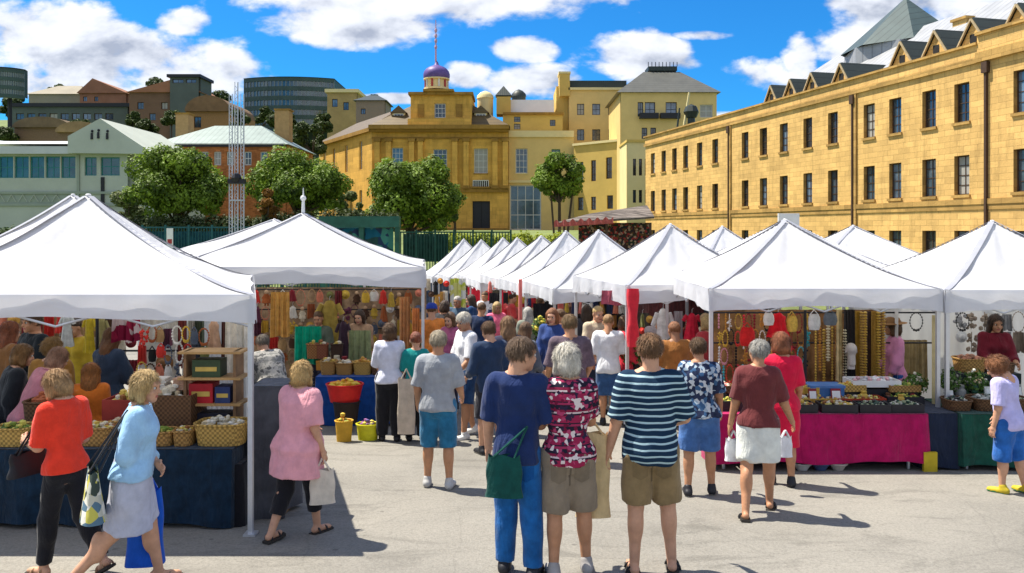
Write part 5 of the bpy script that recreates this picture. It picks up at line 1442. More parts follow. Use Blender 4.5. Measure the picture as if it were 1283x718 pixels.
def stand(kind, px, py, wpx, hpx, d, mat, label, cat, fill=None, depth=None, group=None):
    """goods standing with their base centre at photo px,py; fill = (material list, size)"""
    p = P3(px, py, d); w = wpx / F * d; h = hpx / F * d; dp = depth or w * .7; rnd = random.Random(int(px * 11 + py * 5)); ph = rnd.random() * 6
    r = empty(kind, p, rnd.uniform(-.06, .06), label, cat, group)
    mb = MB()
    def heap(name, w, dp, z, mats, s, n, hh):
        m2 = MB()
        for k in range(n):
            a, q = rnd.random() * 6.28, rnd.random() ** .5
            x, y = math.cos(a) * q * (w / 2 - s * .5), math.sin(a) * q * (dp / 2 - s * .5)
            m2.ball((x, y, z + hh * (1 - q * q) * rnd.random() + s * .2), s * rnd.uniform(.5, .8), rnd.choice(mats), 6, rnd.uniform(.7, 1.2), 1, rnd.uniform(.6, 1))
        m2.build(name, r, True)
    if kind in ('basket', 'bucket', 'bowl'):
        tp = {'basket': .88, 'bucket': .78, 'bowl': .5}[kind]
        def side(u, v):
            a = 2 * math.pi * u; e = .55 if kind == 'basket' else 1
            c, s = math.cos(a), math.sin(a); cc = abs(c) ** e * math.copysign(1, c); ss = abs(s) ** e * math.copysign(1, s)
            f = tp + (1 - tp) * v
            return Vector((w / 2 * cc * f, dp / 2 * ss * f, h * v))
        mb.grid(side, 24, 5, mat); mb.grid(lambda u, v: side(1 - u, v * .999) * .96 + Vector((0, 0, .01)), 24, 5, mat); mb.poly([side(k / 24, 0.02) for k in range(24)], [tuple(range(24))], mat)
        rim = [side(k / 24, 1) for k in range(25)]; mb.path([tuple(q) for q in rim], .012, mat, 5)
        mb.build(kind + '_body', r, True)
        if fill: heap('contents', w * .92, dp * .92, h * .8, fill[0], fill[1], fill[2] if len(fill) > 2 else 34, h * .45)
    elif kind in ('tray', 'crate', 'box'):
        t = .012; mb.box(-w / 2, w / 2, -dp / 2, dp / 2, 0, t, mat)
        for a, b, c, e in ((-w / 2, w / 2, -dp / 2, -dp / 2 + t), (-w / 2, w / 2, dp / 2 - t, dp / 2)): mb.box(a, b, c, e, t, h, mat)
        for a in (-w / 2, w / 2 - t): mb.box(a, a + t, -dp / 2 + t, dp / 2 - t, t, h - .001, mat)
        mb.build(kind + '_body', r)
        if fill: heap('contents', w * .95, dp * .95, h * .7, fill[0], fill[1], fill[2] if len(fill) > 2 else 40, h * .5)
    elif kind == 'flowers':
        mb.lathe([(w * .16, 0), (w * .24, h * .35), (w * .26, h * .36)], mat, 12); mb.build('pot', r, True)
        V, Q = leaves_np([(0, 0, h * .62)], [(w / 2, w / 2, h * .4)], 260, w * .16, int(px)); np_mesh('foliage', V, Q, leaf_mat((.03, .08, .01), (.12, .22, .04), 'flf'), r, smooth=False)
        if fill: heap('blooms', w, w, h * .6, fill[0], fill[1], 26, h * .4)
    elif kind == 'head_stand':
        s = .9; hv, hq, hm = head_mesh(True, .01); np_mesh('bust', hv * s + np.array([0, 0, h * .75]), hq, [mat, mat, mat, mat], r, hm)
        mb.tube((0, 0, 0), (0, 0, h * .6), .05, .04, mat, 10); mb.build('pedestal', r, True)
    return r

def goods_wall(where, px0, px1, py0, py1, d, nx_, ny_, pal, kinds, group, jit=4, seed=1):
    rnd = random.Random(seed); O = ['first', 'second', 'third', 'fourth', 'fifth', 'sixth', 'seventh', 'eighth', 'ninth', 'tenth', 'eleventh', 'twelfth', 'thirteenth', 'fourteenth', 'fifteenth', 'sixteenth', 'seventeenth', 'eighteenth', 'nineteenth', 'twentieth']
    rown = {1: ['only'], 2: ['top', 'bottom'], 3: ['top', 'middle', 'bottom'], 4: ['top', 'second', 'third', 'bottom'], 5: ['top', 'second', 'middle', 'fourth', 'bottom']}[ny_]
    nice = {'pouch': 'pouch', 'hat': 'hat', 'doll': 'rag doll', 'strand': 'bead strand', 'garment': 'garment', 'cloth': 'scarf', 'hoop': 'necklace', 'bunch': 'bunch of trinkets'}
    cw = (px1 - px0) / nx_; ch = (py1 - py0) / ny_
    for j in range(ny_):
        for i in range(nx_):
            k = rnd.choice(kinds); cn, c = rnd.choice(pal)
            x = px0 + cw * (i + .5) + rnd.uniform(-jit, jit) * .5; y = py0 + ch * j + rnd.uniform(-2, 2)
            w = cw * rnd.uniform(.8, 1.15); h = ch * rnd.uniform(.8, 1.12)
            if k == 'strand': w *= .45; h *= 1.1
            mt = GOLD if cn == 'gold' else None
            hung(k, x, y, w, h, d + rnd.uniform(-.06, .06), c, f'{cn} {nice[k]}, {O[i]} from left, {rown[j]} row, {where}', nice[k].split(' of ')[0], mt, group, seed=rnd.random())
def rack(label, px0, px1, d, pys, posts=True):
    A, B = W(px0, pys[0], d), W(px1, pys[0], d); g = gz(d)
    r = empty('display_rack', (A.x, d, g), 0, label, 'display rack')
    for k, py in enumerate(pys):
        z = W(0, py, d).z - g; mb = MB(); mb.tube((0, .03, z), (B.x - A.x, .03, z), .012, .012, DARKM, 6); mb.build('rail', r)
    for x in (0, B.x - A.x): mb = MB(); mb.tube((x, .03, 0), (x, .03, A.z - g + .03), .018, .018, DARKM, 6); mb.build('post', r)
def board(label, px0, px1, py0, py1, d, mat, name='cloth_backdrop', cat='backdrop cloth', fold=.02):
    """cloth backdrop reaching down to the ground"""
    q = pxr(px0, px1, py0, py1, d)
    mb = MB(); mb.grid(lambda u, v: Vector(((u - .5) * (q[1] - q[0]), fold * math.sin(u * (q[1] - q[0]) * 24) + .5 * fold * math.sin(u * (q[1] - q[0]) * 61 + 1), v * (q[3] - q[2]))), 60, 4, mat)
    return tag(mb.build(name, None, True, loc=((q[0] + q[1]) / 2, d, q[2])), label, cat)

EARTH = [('ochre', (.5, .28, .06)), ('rust', (.36, .1, .03)), ('cream', (.62, .55, .42)), ('umber', (.07, .035, .02)), ('plum', (.12, .03, .06)), ('olive', (.16, .16, .05)), ('tan', (.42, .26, .12)), ('black', (.015, .015, .015)), ('maroon', (.22, .02, .03)), ('white', (.7, .68, .62)), ('slate', (.09, .11, .15))]
JEWEL = [('gold', (.6, .4, .07)), ('crimson', (.6, .02, .04)), ('black', (.015, .015, .015)), ('white', (.7, .66, .6)), ('pink', (.6, .25, .3)), ('turquoise', (.05, .4, .45)), ('brown', (.15, .06, .03)), ('gold', (.62, .42, .08)), ('maroon', (.25, .02, .03))]
FAR_ = [('red', (.65, .03, .05)), ('black', (.02, .02, .025)), ('navy', (.03, .05, .14)), ('coral', (.7, .2, .16)), ('white', (.68, .66, .62)), ('green', (.1, .2, .08)), ('mustard', (.5, .33, .06)), ('denim blue', (.06, .13, .3))]
FRUIT = [pm((.62, .42, .05), .5, .2, 20, 0), pm((.62, .25, .03), .5, .2, 20, 0), pm((.35, .38, .07), .5, .2, 20, 0)]
GREENS = [pm((.18, .26, .04), .6), pm((.55, .50, .10), .6), pm((.10, .16, .03), .6)]; PALE = [pm((.68, .62, .48), .7), pm((.55, .45, .28), .7), pm((.72, .7, .62), .7)]
MIX = [pm((.6, .42, .08), .4), pm((.62, .56, .42), .5), pm((.3, .12, .04), .6), pm((.55, .5, .14), .5)]; DARKG = [pm((.03, .07, .05), .5), pm((.3, .34, .2), .6), pm((.05, .05, .05), .5), pm((.5, .48, .4), .6)]

WARM = [('scarlet', (.6, .04, .03)), ('golden', (.62, .4, .05)), ('amber', (.55, .25, .04)), ('cream', (.66, .58, .42)), ('coral', (.62, .2, .12)), ('mustard', (.5, .34, .05))]
# ---- stall 1: navy cloth, front left
zt1 = .235
table('trestle table under the navy cloth at front left', -6.2, -2.45, 6.95, 7.7, zt1)
drape('long dark navy tablecloth on the front left stall', -6.25, -2.42, 6.92, 7.72, zt1 + .004, .03, cloth_mat((.006, .022, .045), .3), seed=1)
def on1(py=None, d=7.0): return 287 + (CZ - zt1 - .01) / d * F
stand('basket', 279, on1(d=7.12), 64, 26, 7.12, WICKG, 'oblong golden wicker basket of pale rolls at the right end of the navy stall', 'basket', (PALE, .045, 60), .3)
stand('basket', 206, on1(d=7.08), 27, 17, 7.08, WICK, 'small wicker basket of green and yellow bits, left of the pair on the navy stall', 'basket', (GREENS, .035), .2)
stand('basket', 232, on1(d=7.08), 25, 18, 7.08, WICK, 'small wicker basket of yellow bits next to the oblong basket', 'basket', (MIX, .035), .2)
stand('basket', 20, on1(d=7.08), 48, 22, 7.08, WICKG, 'shallow wicker basket of greens at the left end of the navy stall', 'basket', (GREENS, .04, 50), .25)
stand('basket', 125, on1(d=7.1), 46, 22, 7.1, WICK, 'wicker basket with mixed beads behind the woman in red', 'basket', (MIX, .04, 50), .25)
stand('crate', 217, on1(d=7.45), 66, 52, 7.45, WICKD, 'dark brown wicker hamper topped with white linens on the navy stall', 'hamper', (PALE, .07, 50), .35)
stand('crate', 158, on1(d=7.5), 40, 44, 7.5, pm((.3, .04, .03), .8), 'dark red box of trinkets in the middle of the navy stall', 'box', (MIX, .05, 40), .3)
stand('basket', 60, on1(d=7.5), 50, 40, 7.5, WICKD, 'tall dark basket of rust-coloured goods toward the left of the navy stall', 'basket', ([pm((.35, .1, .04), .8), pm((.5, .25, .1), .8)], .06, 40), .3)
r_ = empty('shelf_unit', (W(270, 0, 7.5).x, 7.5, zt1), 0, 'small wooden shelf unit with red and gold boxes at the right of the navy stall', 'shelf unit')
for x in (-.26, .2): mb = MB(); mb.box(x, x + .025, -.1, .12, 0, .78, WOOD); mb.build('upright', r_)
for z in (.28, .52, .76): m2 = MB(); m2.box(-.3, .28, -.14, .14, z, z + .02, pm((.5, .3, .12), .6)); m2.build('shelf', r_)
for lb, x, z, w, h, c in (('red box with yellow writing on the middle shelf of the small unit', -.1, .30, .22, .18, (.45, .02, .03)), ('dark blue box on the middle shelf of the small unit', .1, .30, .14, .15, (.03, .05, .15)), ('dark green and gold box on the top middle shelf', -.05, .54, .26, .16, (.05, .08, .04)), ('black box with a yellow label at the foot of the unit', 0, .004, .3, .2, (.03, .03, .05))):
    m2 = MB(); m2.box(-w / 2, w / 2, -.1, .08, 0, h, pm(c, .6)); m2.box(-w * .38, w * .38, -.104, -.1005, h * .35, h * .6, pm((.6, .42, .1), .5)); tag(m2.build('box', None, loc=(r_.location.x + x, 7.5, zt1 + z)), lb, 'box')
GREYC = cloth_mat((.07, .073, .085), .3, 4)
drape('tall grey cover draped over stacked goods beside the pink-top woman', -2.34, -2.04, 7.15, 7.55, .74, .02, GREYC, amp=.05, seed=8)
mb = MB(); mb.box(-2.31, -2.07, 7.2, 7.5, gz(7.2), .72, WOOD); tag(mb.build('crate_stack'), 'stacked crates hidden under the tall grey cover', 'crates')
drape('black cloth hanging over the narrow side table right of the navy stall', -2.41, -2.37 + .02, 6.95, 7.7, .1, .02, cloth_mat((.012, .012, .016)), amp=.01, seed=4)
rack('metal rail along the back of the navy stall', 120, 312, 8.9, [398, 440])
hung('cloth', 158, 396, 34, 32, 8.8, (.3, .02, .06), 'maroon and white lettered-look textile hanging at the back of the navy stall', 'textile', pattern_mat('maroonprint', [(.28, .02, .05), (.3, .02, .06), (.55, .45, .45), (.2, .01, .04)], 7))
hung('cloth', 199, 398, 54, 78, 9.0, (.66, .64, .56), 'crinkled cream sheet hanging at the back of the navy stall', 'sheet')
hung('hat', 206, 444, 22, 22, 8.7, (.2, .1, .04), 'round brown straw hat hung before the crinkled cream sheet', 'hat')
hung('cloth', 298, 402, 34, 66, 8.2, (.72, .66, .56), 'cream linen cloth hanging by the front right leg of the left marquee', 'cloth')
hung('garment', 268, 400, 20, 40, 8.3, (.6, .36, .22), 'peach gathered lamp-like skirt hanging left of the cream linen cloth', 'garment')
for i, (px, c, lb) in enumerate(((228, (.25, .05, .04), 'maroon'), (240, (.5, .48, .42), 'off-white'), (250, (.07, .09, .05), 'dark olive'), (283, (.16, .05, .03), 'dark rust'))):
    hung('cloth', px, 398, 10, 62, 8.8, c, f'narrow {lb} scarf on the rail at the right back of the navy stall', 'scarf', group='scarves at the back of the navy stall')
goods_wall('behind the baskets of the navy stall', 172, 262, 410, 498, 8.2, 8, 4, EARTH + WARM, ['pouch', 'hoop', 'bunch', 'cloth'], 'small goods hanging at the right of the navy stall', seed=5)
goods_wall('at the back left of the big marquee', -4, 172, 392, 482, 10.9, 12, 3, EARTH + WARM, ['garment', 'cloth', 'hat', 'pouch'], 'clothes at the back of the big left marquee', seed=6)
hung('garment', 112, 396, 16, 46, 10.4, (.6, .45, .03), 'bright yellow dress hanging at the back of the big left marquee', 'dress')
hung('garment', 84, 394, 18, 40, 10.3, (.6, .62, .6), 'pale grey blouse hanging at the back of the big left marquee', 'blouse')
hung('garment', 128, 398, 16, 46, 10.4, (.3, .26, .1), 'khaki dress hanging at the back of the big left marquee', 'dress')
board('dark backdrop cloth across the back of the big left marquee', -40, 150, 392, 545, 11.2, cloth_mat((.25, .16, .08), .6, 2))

# ---- stall 2: blue cloth under the second marquee
zt2 = -.025
table('folding table under the bright blue cloth', -2.85, -1.15, 11.75, 12.4, zt2)
drape('bright blue tablecloth on the second stall', -2.88, -1.12, 11.72, 12.43, zt2 + .004, .02, cloth_mat((.008, .065, .30), .2), seed=2, amp=.015)
def on2(d): return 287 + (CZ - zt2 - .01) / d * F
for i, (px, w, h, mt, fl, lb) in enumerate(((412, 20, 16, WICK, MIX, 'round basket of brown bread-like goods at the left of the blue stall'), (432, 22, 14, WICK, PALE, 'basket of pale woven goods in the middle of the blue stall'), (455, 24, 15, WICKG, [pm((.6, .33, .06), .5), pm((.5, .2, .05), .6)], 'basket of amber goods on the blue stall beside the white blouse woman'), (474, 16, 14, WICKD, MIX, 'small dark basket at the right end of the blue stall'))):
    stand('basket', px, on2(11.95), w, h, 11.95, mt, lb, 'basket', (fl, .05, 30), .25)
stand('bucket', 434, 530, 34, 27, 11.3, pm((.03, .02, .02), .6), 'dark crate carrying the red tub in front of the blue stall', 'crate')
stand('bucket', 432, 503, 46, 22, 11.35, pm((.62, .02, .02), .5), 'wide red tub heaped with oranges in front of the blue stall', 'tub', ([pm((.7, .33, .02), .5), pm((.72, .5, .05), .5)], .07, 50), .4)
stand('bucket', 431, 559, 22, 32, 10.6, pm((.6, .34, .03), .5), 'ochre-yellow bucket standing left of the lime bucket', 'bucket', (FRUIT, .05, 20))
stand('bucket', 461, 557, 29, 26, 10.7, pm((.66, .62, .02), .45), 'lime-yellow square bucket in front of the blue stall', 'bucket', ([pm((.1, .08, .25), .6), pm((.3, .1, .3), .6), pm((.6, .5, .1), .6)], .045, 24))
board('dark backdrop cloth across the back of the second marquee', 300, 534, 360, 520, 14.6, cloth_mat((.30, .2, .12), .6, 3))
rack('rail of goods along the back of the second marquee', 312, 530, 14.0, [363, 388, 412])
goods_wall('at the back of the second marquee', 316, 530, 364, 458, 13.9, 19, 5, EARTH + WARM, ['pouch', 'hat', 'doll', 'garment', 'bunch', 'cloth', 'hoop'], 'goods hanging at the back of the second marquee', seed=9)
hung('cloth', 351, 366, 24, 56, 13.5, (.58, .30, .07), 'long orange-tan pointed cloth hanging at the left of the second marquee', 'cloth')
hung('cloth', 386, 409, 36, 48, 12.4, (.0, .30, .17), 'bright green cloth hanging over the left of the blue stall', 'cloth')
hung('garment', 413, 376, 32, 60, 13.2, (.36, .25, .05), 'mustard-olive dress hanging in the middle of the second marquee', 'dress')
hung('garment', 430, 402, 18, 48, 12.9, (.05, .025, .04), 'dark plum coat hanging over the middle of the blue stall', 'coat')
hung('cloth', 451, 414, 28, 40, 12.6, (.24, .28, .13), 'sage green cloth hanging over the right of the blue stall', 'cloth')
hung('cloth', 507, 372, 14, 66, 13.0, (.6, .28, .1), 'orange scarf hanging at the right of the second marquee', 'scarf')
hung('cloth', 521, 386, 10, 56, 12.6, (.75, .3, .08), 'brighter orange scarf hanging by the right leg of the second marquee', 'scarf')
for i, (px, c, lb) in enumerate(((392, (.4, .18, .06), 'tan'), (404, (.3, .1, .05), 'rust'), (422, (.06, .03, .02), 'dark brown'))):
    stand('basket', px, on2(12.3) - 14, 15, 18, 12.3, weave(c, 'w' + lb), f'{lb} woven bowl stacked behind the bread-like goods on the blue stall', 'basket', (MIX, .05, 16))

# ---- stall 3: crimson cloth under the right front marquee
zt3 = .07
table('trestle table under the crimson cloth', 2.3, 4.6, 8.98, 9.75, zt3)
drape('crimson pink tablecloth on the jewellery stall', 2.26, 4.66, 8.95, 9.78, zt3 + .004, .1, cloth_mat((.36, .004, .085), .15), seed=3, amp=.022)
mb = MB(); mb.box(2.35, 4.6, 9.3, 9.7, gz(9.5), gz(9.5) + .42, DARKIN); tag(mb.build('shade_block'), 'dark block standing in for the shade under the crimson-clothed table', 'box')  # dark block added to blacken the shaded gap below the hem
for i, (px, c, lb) in enumerate(((1005, (.5, .5, .48), 'white'), (1028, (.06, .09, .2), 'navy'), (1050, (.45, .4, .35), 'beige'))):
    stand('bowl', px, 590, 22, 9, 9.0, pm(c, .6), f'{lb} bowl of oddments peeping out below the crimson cloth', 'bowl', (DARKG, .04, 14))
drape('navy cloth over the gap between the crimson and green stalls', 4.68, 5.02, 9.0, 9.7, zt3, .02, NAVYC, amp=.01, seed=6)
mb = MB(); mb.box(-.075, .075, -.02, .02, 0, .22, pm((.5, .38, .02), .6)); tag(mb.build('yellow_tub', None, loc=(W(1165, 592, 8.93).x, 8.93, gz(8.93))), 'yellow box standing at the foot of the navy gap cloth', 'box')
def on3(d): return 287 + (CZ - zt3 - .01) / d * F
k = 0
for px, w, h, d, fl, mt, lb in ((1000, 40, 10, 9.1, MIX, DARKM, 'black tray of gold rings at the left of the crimson stall'), (1048, 44, 10, 9.1, MIX, DARKM, 'black tray of gold chains in the middle front of the crimson stall'), (1092, 38, 10, 9.1, DARKG, DARKM, 'black tray of dark stones on the crimson stall'), (1132, 40, 10, 9.1, DARKG, DARKM, 'black tray of green beads at the right front of the crimson stall'),
                            (914, 36, 12, 9.2, GREENS, DARKM, 'black tray of yellow-green flowers at the left end of the crimson stall'),
                            (1010, 70, 9, 9.45, MIX, GOLD, 'long gold tray of bangles behind the black trays'), (1075, 60, 9, 9.45, MIX, pm((.4, .05, .02), .6), 'red-brown tray of gold bangles behind the black trays'), (1130, 44, 10, 9.5, GREENS, DARKM, 'dark tray of yellow blooms at the right back of the crimson stall')):
    stand('tray', px, on3(d), w, h, d, mt, lb, 'tray', (fl, .035, 55), .24)
mb = MB(); mb.box(-.2, .2, -.12, .12, 0, .185, pm((.06, .17, .42), .5)); mb.box(-.21, .21, -.13, .13, .165, .195, pm((.09, .22, .5), .5)); tag(mb.build('blue_box', None, loc=(W(1032, 0, 9.62).x, 9.62, zt3 + .02)), 'blue plastic box on the crimson stall', 'box')
stand('tray', 1092, on3(9.7) - 18, 60, 8, 9.7, WHITEP, 'raised white tray of pink and white trinkets at the back of the crimson stall', 'tray', ([pm((.7, .4, .42), .6), WHITEP, pm((.5, .5, .52), .6)], .05, 36), .3)
mb = MB(); mb.box(-.3, .3, -.1, .1, 0, .16, DARKM); tag(mb.build('riser', None, loc=(W(1092, 0, 9.66).x, 9.66, zt3)), 'black riser block under the raised white tray', 'riser')
rack('rail of necklaces across the back of the crimson stall', 893, 1178, 10.6, [392, 430])
rack('front rail hung with red hats and bags over the crimson stall', 893, 1010, 9.9, [392])
goods_wall('crimson stall rails', 896, 1014, 392, 500, 10.4, 15, 5, JEWEL + WARM[:3], ['hoop', 'pouch', 'bunch', 'strand', 'hoop'], 'jewellery and bags at the left of the crimson stall', seed=12)
board('dark brown backdrop behind the necklaces of the crimson stall', 893, 1110, 388, 520, 10.95, cloth_mat((.28, .15, .06), .6, 3))
hung('garment', 975, 391, 30, 32, 9.9, (.62, .01, .02), 'bright red child dress hanging high over the crimson stall', 'dress')
hung('pouch', 936, 404, 20, 30, 9.9, (.62, .02, .02), 'bright red round bag hanging left of the red child dress', 'bag')
hung('pouch', 963, 388, 14, 20, 9.8, (.65, .62, .58), 'white drawstring bag hanging beside the red child dress', 'bag')
hung('hat', 986, 430, 14, 16, 9.9, (.62, .03, .05), 'small red hat hanging above the maroon-shirt woman shoulder', 'hat')
hung('pouch', 992, 390, 15, 26, 9.9, (.6, .4, .06), 'mustard yellow purse hanging right of the red child dress', 'purse', GOLD)
hung('pouch', 1020, 388, 16, 26, 9.9, (.6, .6, .58), 'white beaded bag hanging over the middle of the crimson stall', 'bag')
hung('pouch', 1040, 388, 18, 20, 9.9, (.12, .14, .16), 'grey patterned bag hanging next to the white beaded bag', 'bag')
AMB = pm((.5, .22, .03), .3, .3, 30, .1); PEARL = pm((.66, .58, .38), .3, .2, 30, .1)
for i in range(9):
    hung('strand', 1022 + i * 5.2, 400 + (i * 7 % 5) * 3, 3.2 + (i * 5 % 4), 86 - (i * 3 % 5) * 9, 10.2 + .05 * (i % 3), (.6, .4, .07), 'gold bead strand, one of a row over the blue plastic box', 'bead strand', [GOLD, AMB, GOLD, PEARL][i % 4], 'gold bead strands over the blue box')
for i, (px, c) in enumerate(((1055, 0), (1074, 1), (1079, 1), (1084, 1), (1095, 1), (1100, 1), (1107, 1))):
    if c: hung('cloth' if i % 3 == 1 else 'strand', px, 390, 6 + i % 3, 92 - 6 * (i % 2), 10.3, (.5, .32, .05), 'long gold curtain strand left of the straw-hatted stallholder', 'bead strand', GOLD if i % 2 else pm((.5, .3, .06), .5, .4, 40, .3), 'gold bead curtain left of the straw-hatted stallholder')
hung('cloth', 1052, 388, 7, 90, 10.1, (.62, .5, .25), 'narrow beige pole wrap hanging right of the gold strands', 'cloth')
hung('cloth', 1064, 388, 14, 88, 10.25, (.03, .025, .025), 'black velvet strip with mask hanging between gold strands', 'cloth')
r_ = stand('head_stand', 1066, 462, 14, 30, 10.1, pm((.55, .5, .45), .5), 'pale mask on the black velvet strip of the crimson stall', 'mask')
hung('cloth', 1090, 390, 7, 86, 10.5, (.08, .04, .03), 'dark brown strip between the gold curtain strands', 'cloth')
stand('flowers', 1146, on3(9.65), 30, 34, 9.65, DARKM, 'potted greenery with white blooms at the right of the crimson stall', 'pot plant', (PALE, .03))
hung('cloth', 1147, 426, 30, 60, 11.6, (.34, .25, .11), 'tan panel cloth behind the stallholder in pink', 'cloth')
board('white slanting cloth wall behind the right end of the crimson stall', 1128, 1182, 390, 540, 12.1, WCL)
for i, (px, c, lb) in enumerate(((1148, (.05, .05, .05), 'black'), (1206, (.03, .03, .03), 'black feathered'))):
    hung('hoop', px, 392, 16, 22, 10.0, c, f'{lb} wreath hanging from the marquee edge near x-braced poles'.replace(' near x-braced poles', ' right of the straw hat' if i == 0 else ' left of the red-scarf woman'), 'wreath')
mb = MB(); g = gz(9.5); a = W(1170, 395, 9.5); mb.tube((a.x, 9.5, g), (a.x, 9.5, a.z), .022, .022, pm((.6, .5, .25), .6), 8); tag(mb.build('wooden_pole'), 'pale bamboo pole left of the shared marquee leg', 'pole')

# ---- stall 4: green cloth at the right edge
table('trestle table under the dark green cloth', 5.06, 8.2, 8.98, 9.75, zt3)
drape('dark green tablecloth on the stall at the right edge', 5.04, 8.25, 8.95, 9.78, zt3 + .004, .05, cloth_mat((.006, .06, .042), .25), seed=5, amp=.03)
for px, w, h, mt, fl, lb in ((1198, 30, 12, WICKD, DARKG, 'dark basket of silvery leaves at the left of the green stall'), (1232, 34, 14, WICKD, [pm((.5, .5, .45), .6), pm((.2, .22, .2), .6)], 'wide dark basket of grey flowers on the green stall'), (1270, 30, 14, WICKD, DARKG, 'dark basket behind the child on the green stall')):
    stand('basket', px, on3(9.2), w, h, 9.2, mt, lb, 'basket', (fl, .035, 60), .3)
stand('flowers', 1190, on3(9.5), 26, 44, 9.5, DARKM, 'tall dark plant beside the shared marquee leg', 'pot plant', (DARKG, .03))
stand('flowers', 1222, on3(9.55), 30, 40, 9.55, DARKM, 'potted plant with greyish blooms in the middle of the green stall', 'pot plant', (PALE, .03))
stand('basket', 1214, on3(9.6) - 38, 34, 16, 9.9, WICK, 'raised basket of salmon-coloured goods on the green stall', 'basket', ([pm((.55, .25, .15), .7), pm((.4, .2, .12), .7)], .05, 40), .3)
stand('basket', 1250, on3(9.6) - 30, 34, 18, 9.9, WICKD, 'raised basket of black goods before the red-scarf woman', 'basket', ([DARKM, pm((.2, .18, .16), .7)], .05, 40), .3)
mb = MB(); mb.box(W(1196, 0, 9.9).x, W(1270, 0, 9.9).x, 9.75, 10.1, gz(10), W(0, on3(9.6) - 38, 9.9).z - .01, cloth_mat((.02, .03, .03))); tag(mb.build('display_plinth'), 'dark display plinth at the back of the green stall', 'plinth')
goods_wall('green stall back wall', 1196, 1283, 392, 440, 11.7, 6, 2, [('grey', (.3, .3, .3)), ('black', (.03, .03, .03)), ('taupe', (.3, .24, .18)), ('white', (.65, .65, .62))], ['hoop', 'bunch', 'hat', 'cloth'], 'goods on the back wall of the green stall', seed=15)

# ---- central row of stalls down the right of the aisle
board('black drape hanging under the middle of the central marquees', 668, 702, 380, 440, 17.0, BLACK)
board('bright red hanging below the valance of the central marquees', 586, 616, 349, 432, 24, REDC)
board('coral-red hanging right of the bright red one', 627, 641, 358, 432, 21, cloth_mat((.72, .13, .12)))
board('red curtain behind the coral pole of the central row', 643, 664, 352, 430, 22, cloth_mat((.5, .03, .05), .5, 5))
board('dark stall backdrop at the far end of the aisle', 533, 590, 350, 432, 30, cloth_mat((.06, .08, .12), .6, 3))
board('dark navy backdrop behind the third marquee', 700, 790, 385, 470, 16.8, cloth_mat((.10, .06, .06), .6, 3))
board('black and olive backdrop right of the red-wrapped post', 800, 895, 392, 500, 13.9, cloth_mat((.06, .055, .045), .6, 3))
hung('cloth', 574, 349, 20, 42, 19, (.6, .6, .3), 'pale banner with yellow-green flowers hanging on the central row', 'banner', pattern_mat('flowerbanner', [(.66, .66, .6), (.68, .68, .62), (.5, .55, .08), (.62, .6, .2)], 7))
mb = MB(); a = W(652, 350, 15.2); mb.tube((a.x, 15.2, gz(15.2)), (a.x, 15.2, a.z), .035, .035, cloth_mat((.72, .18, .16)), 8); tag(mb.build('coral_pole'), 'coral-red cloth-wrapped pole in the middle of the aisle', 'pole')
p_ = W(793, 362, 11.05)                                      # red wrap of the marquee leg
mb = MB(); mb.grid(lambda u, v: Vector((.075 * math.cos(6.283 * u) * (1 + .2 * math.sin(9 * v)), .06 * math.sin(6.283 * u), -.80 * (1 - v))), 12, 10, cloth_mat((.68, .03, .05))); tag(mb.build('red_wrap', None, True, loc=p_), 'red cloth wrapped round the front post of a central marquee', 'cloth wrap')
hung('cloth', 773, 364, 40, 18, 11.6, (.45, .1, .14), 'striped red and lilac strip under the valance left of the red-wrapped post', 'textile')
hung('garment', 831, 386, 26, 74, 12.0, (.72, .71, .68), 'long white dress hanging right of the red-wrapped post', 'dress')
hung('cloth', 850, 390, 12, 56, 12.2, (.5, .46, .47), 'pale grey shawl hanging right of the white dress', 'shawl')
hung('garment', 867, 392, 22, 34, 11.8, (.6, .02, .05), 'crimson blouse hanging right of the white dress', 'blouse')
hung('hat', 884, 392, 14, 16, 11.7, (.5, .35, .2), 'straw hat hanging at the right of the crimson blouse', 'hat')
goods_wall('under the marquee left of the red-wrapped post', 700, 788, 360, 412, 16.3, 12, 3, FAR_ + WARM, ['garment', 'cloth', 'hat', 'pouch'], 'clothes under the third marquee', seed=21)
goods_wall('along the middle of the central row', 612, 704, 350, 400, 19.5, 12, 3, FAR_[:5] + WARM[:3], ['garment', 'cloth', 'pouch'], 'clothes along the central row', seed=22)
goods_wall('at the far end of the aisle', 535, 590, 350, 398, 26, 8, 3, EARTH + WARM, ['garment', 'cloth', 'hat'], 'clothes at the far end of the aisle', seed=23)
goods_wall('behind the white dress', 802, 892, 394, 460, 13.6, 11, 4, EARTH + WARM, ['pouch', 'hoop', 'hat', 'garment'], 'small goods behind the white dress', seed=24)
zt5 = -.05
table('table under the white cloth behind the striped-shirt man', 1.7, 2.9, 11.6, 12.3, zt5)
drape('white tablecloth on the flower table behind the striped-shirt man', 1.68, 2.92, 11.58, 12.32, zt5 + .004, .05, WHT, seed=7)
for px, c, lb in ((784, [pm((.65, .03, .05), .6), pm((.7, .3, .35), .6)], 'pot of red flowers left of the striped-shirt man'), (798, [pm((.7, .6, .1), .6), pm((.6, .05, .1), .6)], 'pot of yellow and red flowers behind the striped-shirt man'), (840, PALE, 'pot of white flowers right of the striped-shirt man head')):
    stand('flowers', px, 470, 24, 46, 11.9, DARKM, lb, 'flower pot', (c, .05))
stand('flowers', 676, 436, 24, 40, 13.2, DARKM, 'pot of yellow sunflowers in front of the black drape', 'flower pot', ([pm((.6, .5, .06), .6), pm((.5, .42, .1), .6)], .06))
mb = MB(); mb.box(W(664, 0, 13.2).x, W(690, 0, 13.2).x, 13.1, 13.5, gz(13.3), W(0, 436, 13.2).z - .003, BLACK); tag(mb.build('black_plinth'), 'black plinth carrying the sunflower pot', 'plinth')

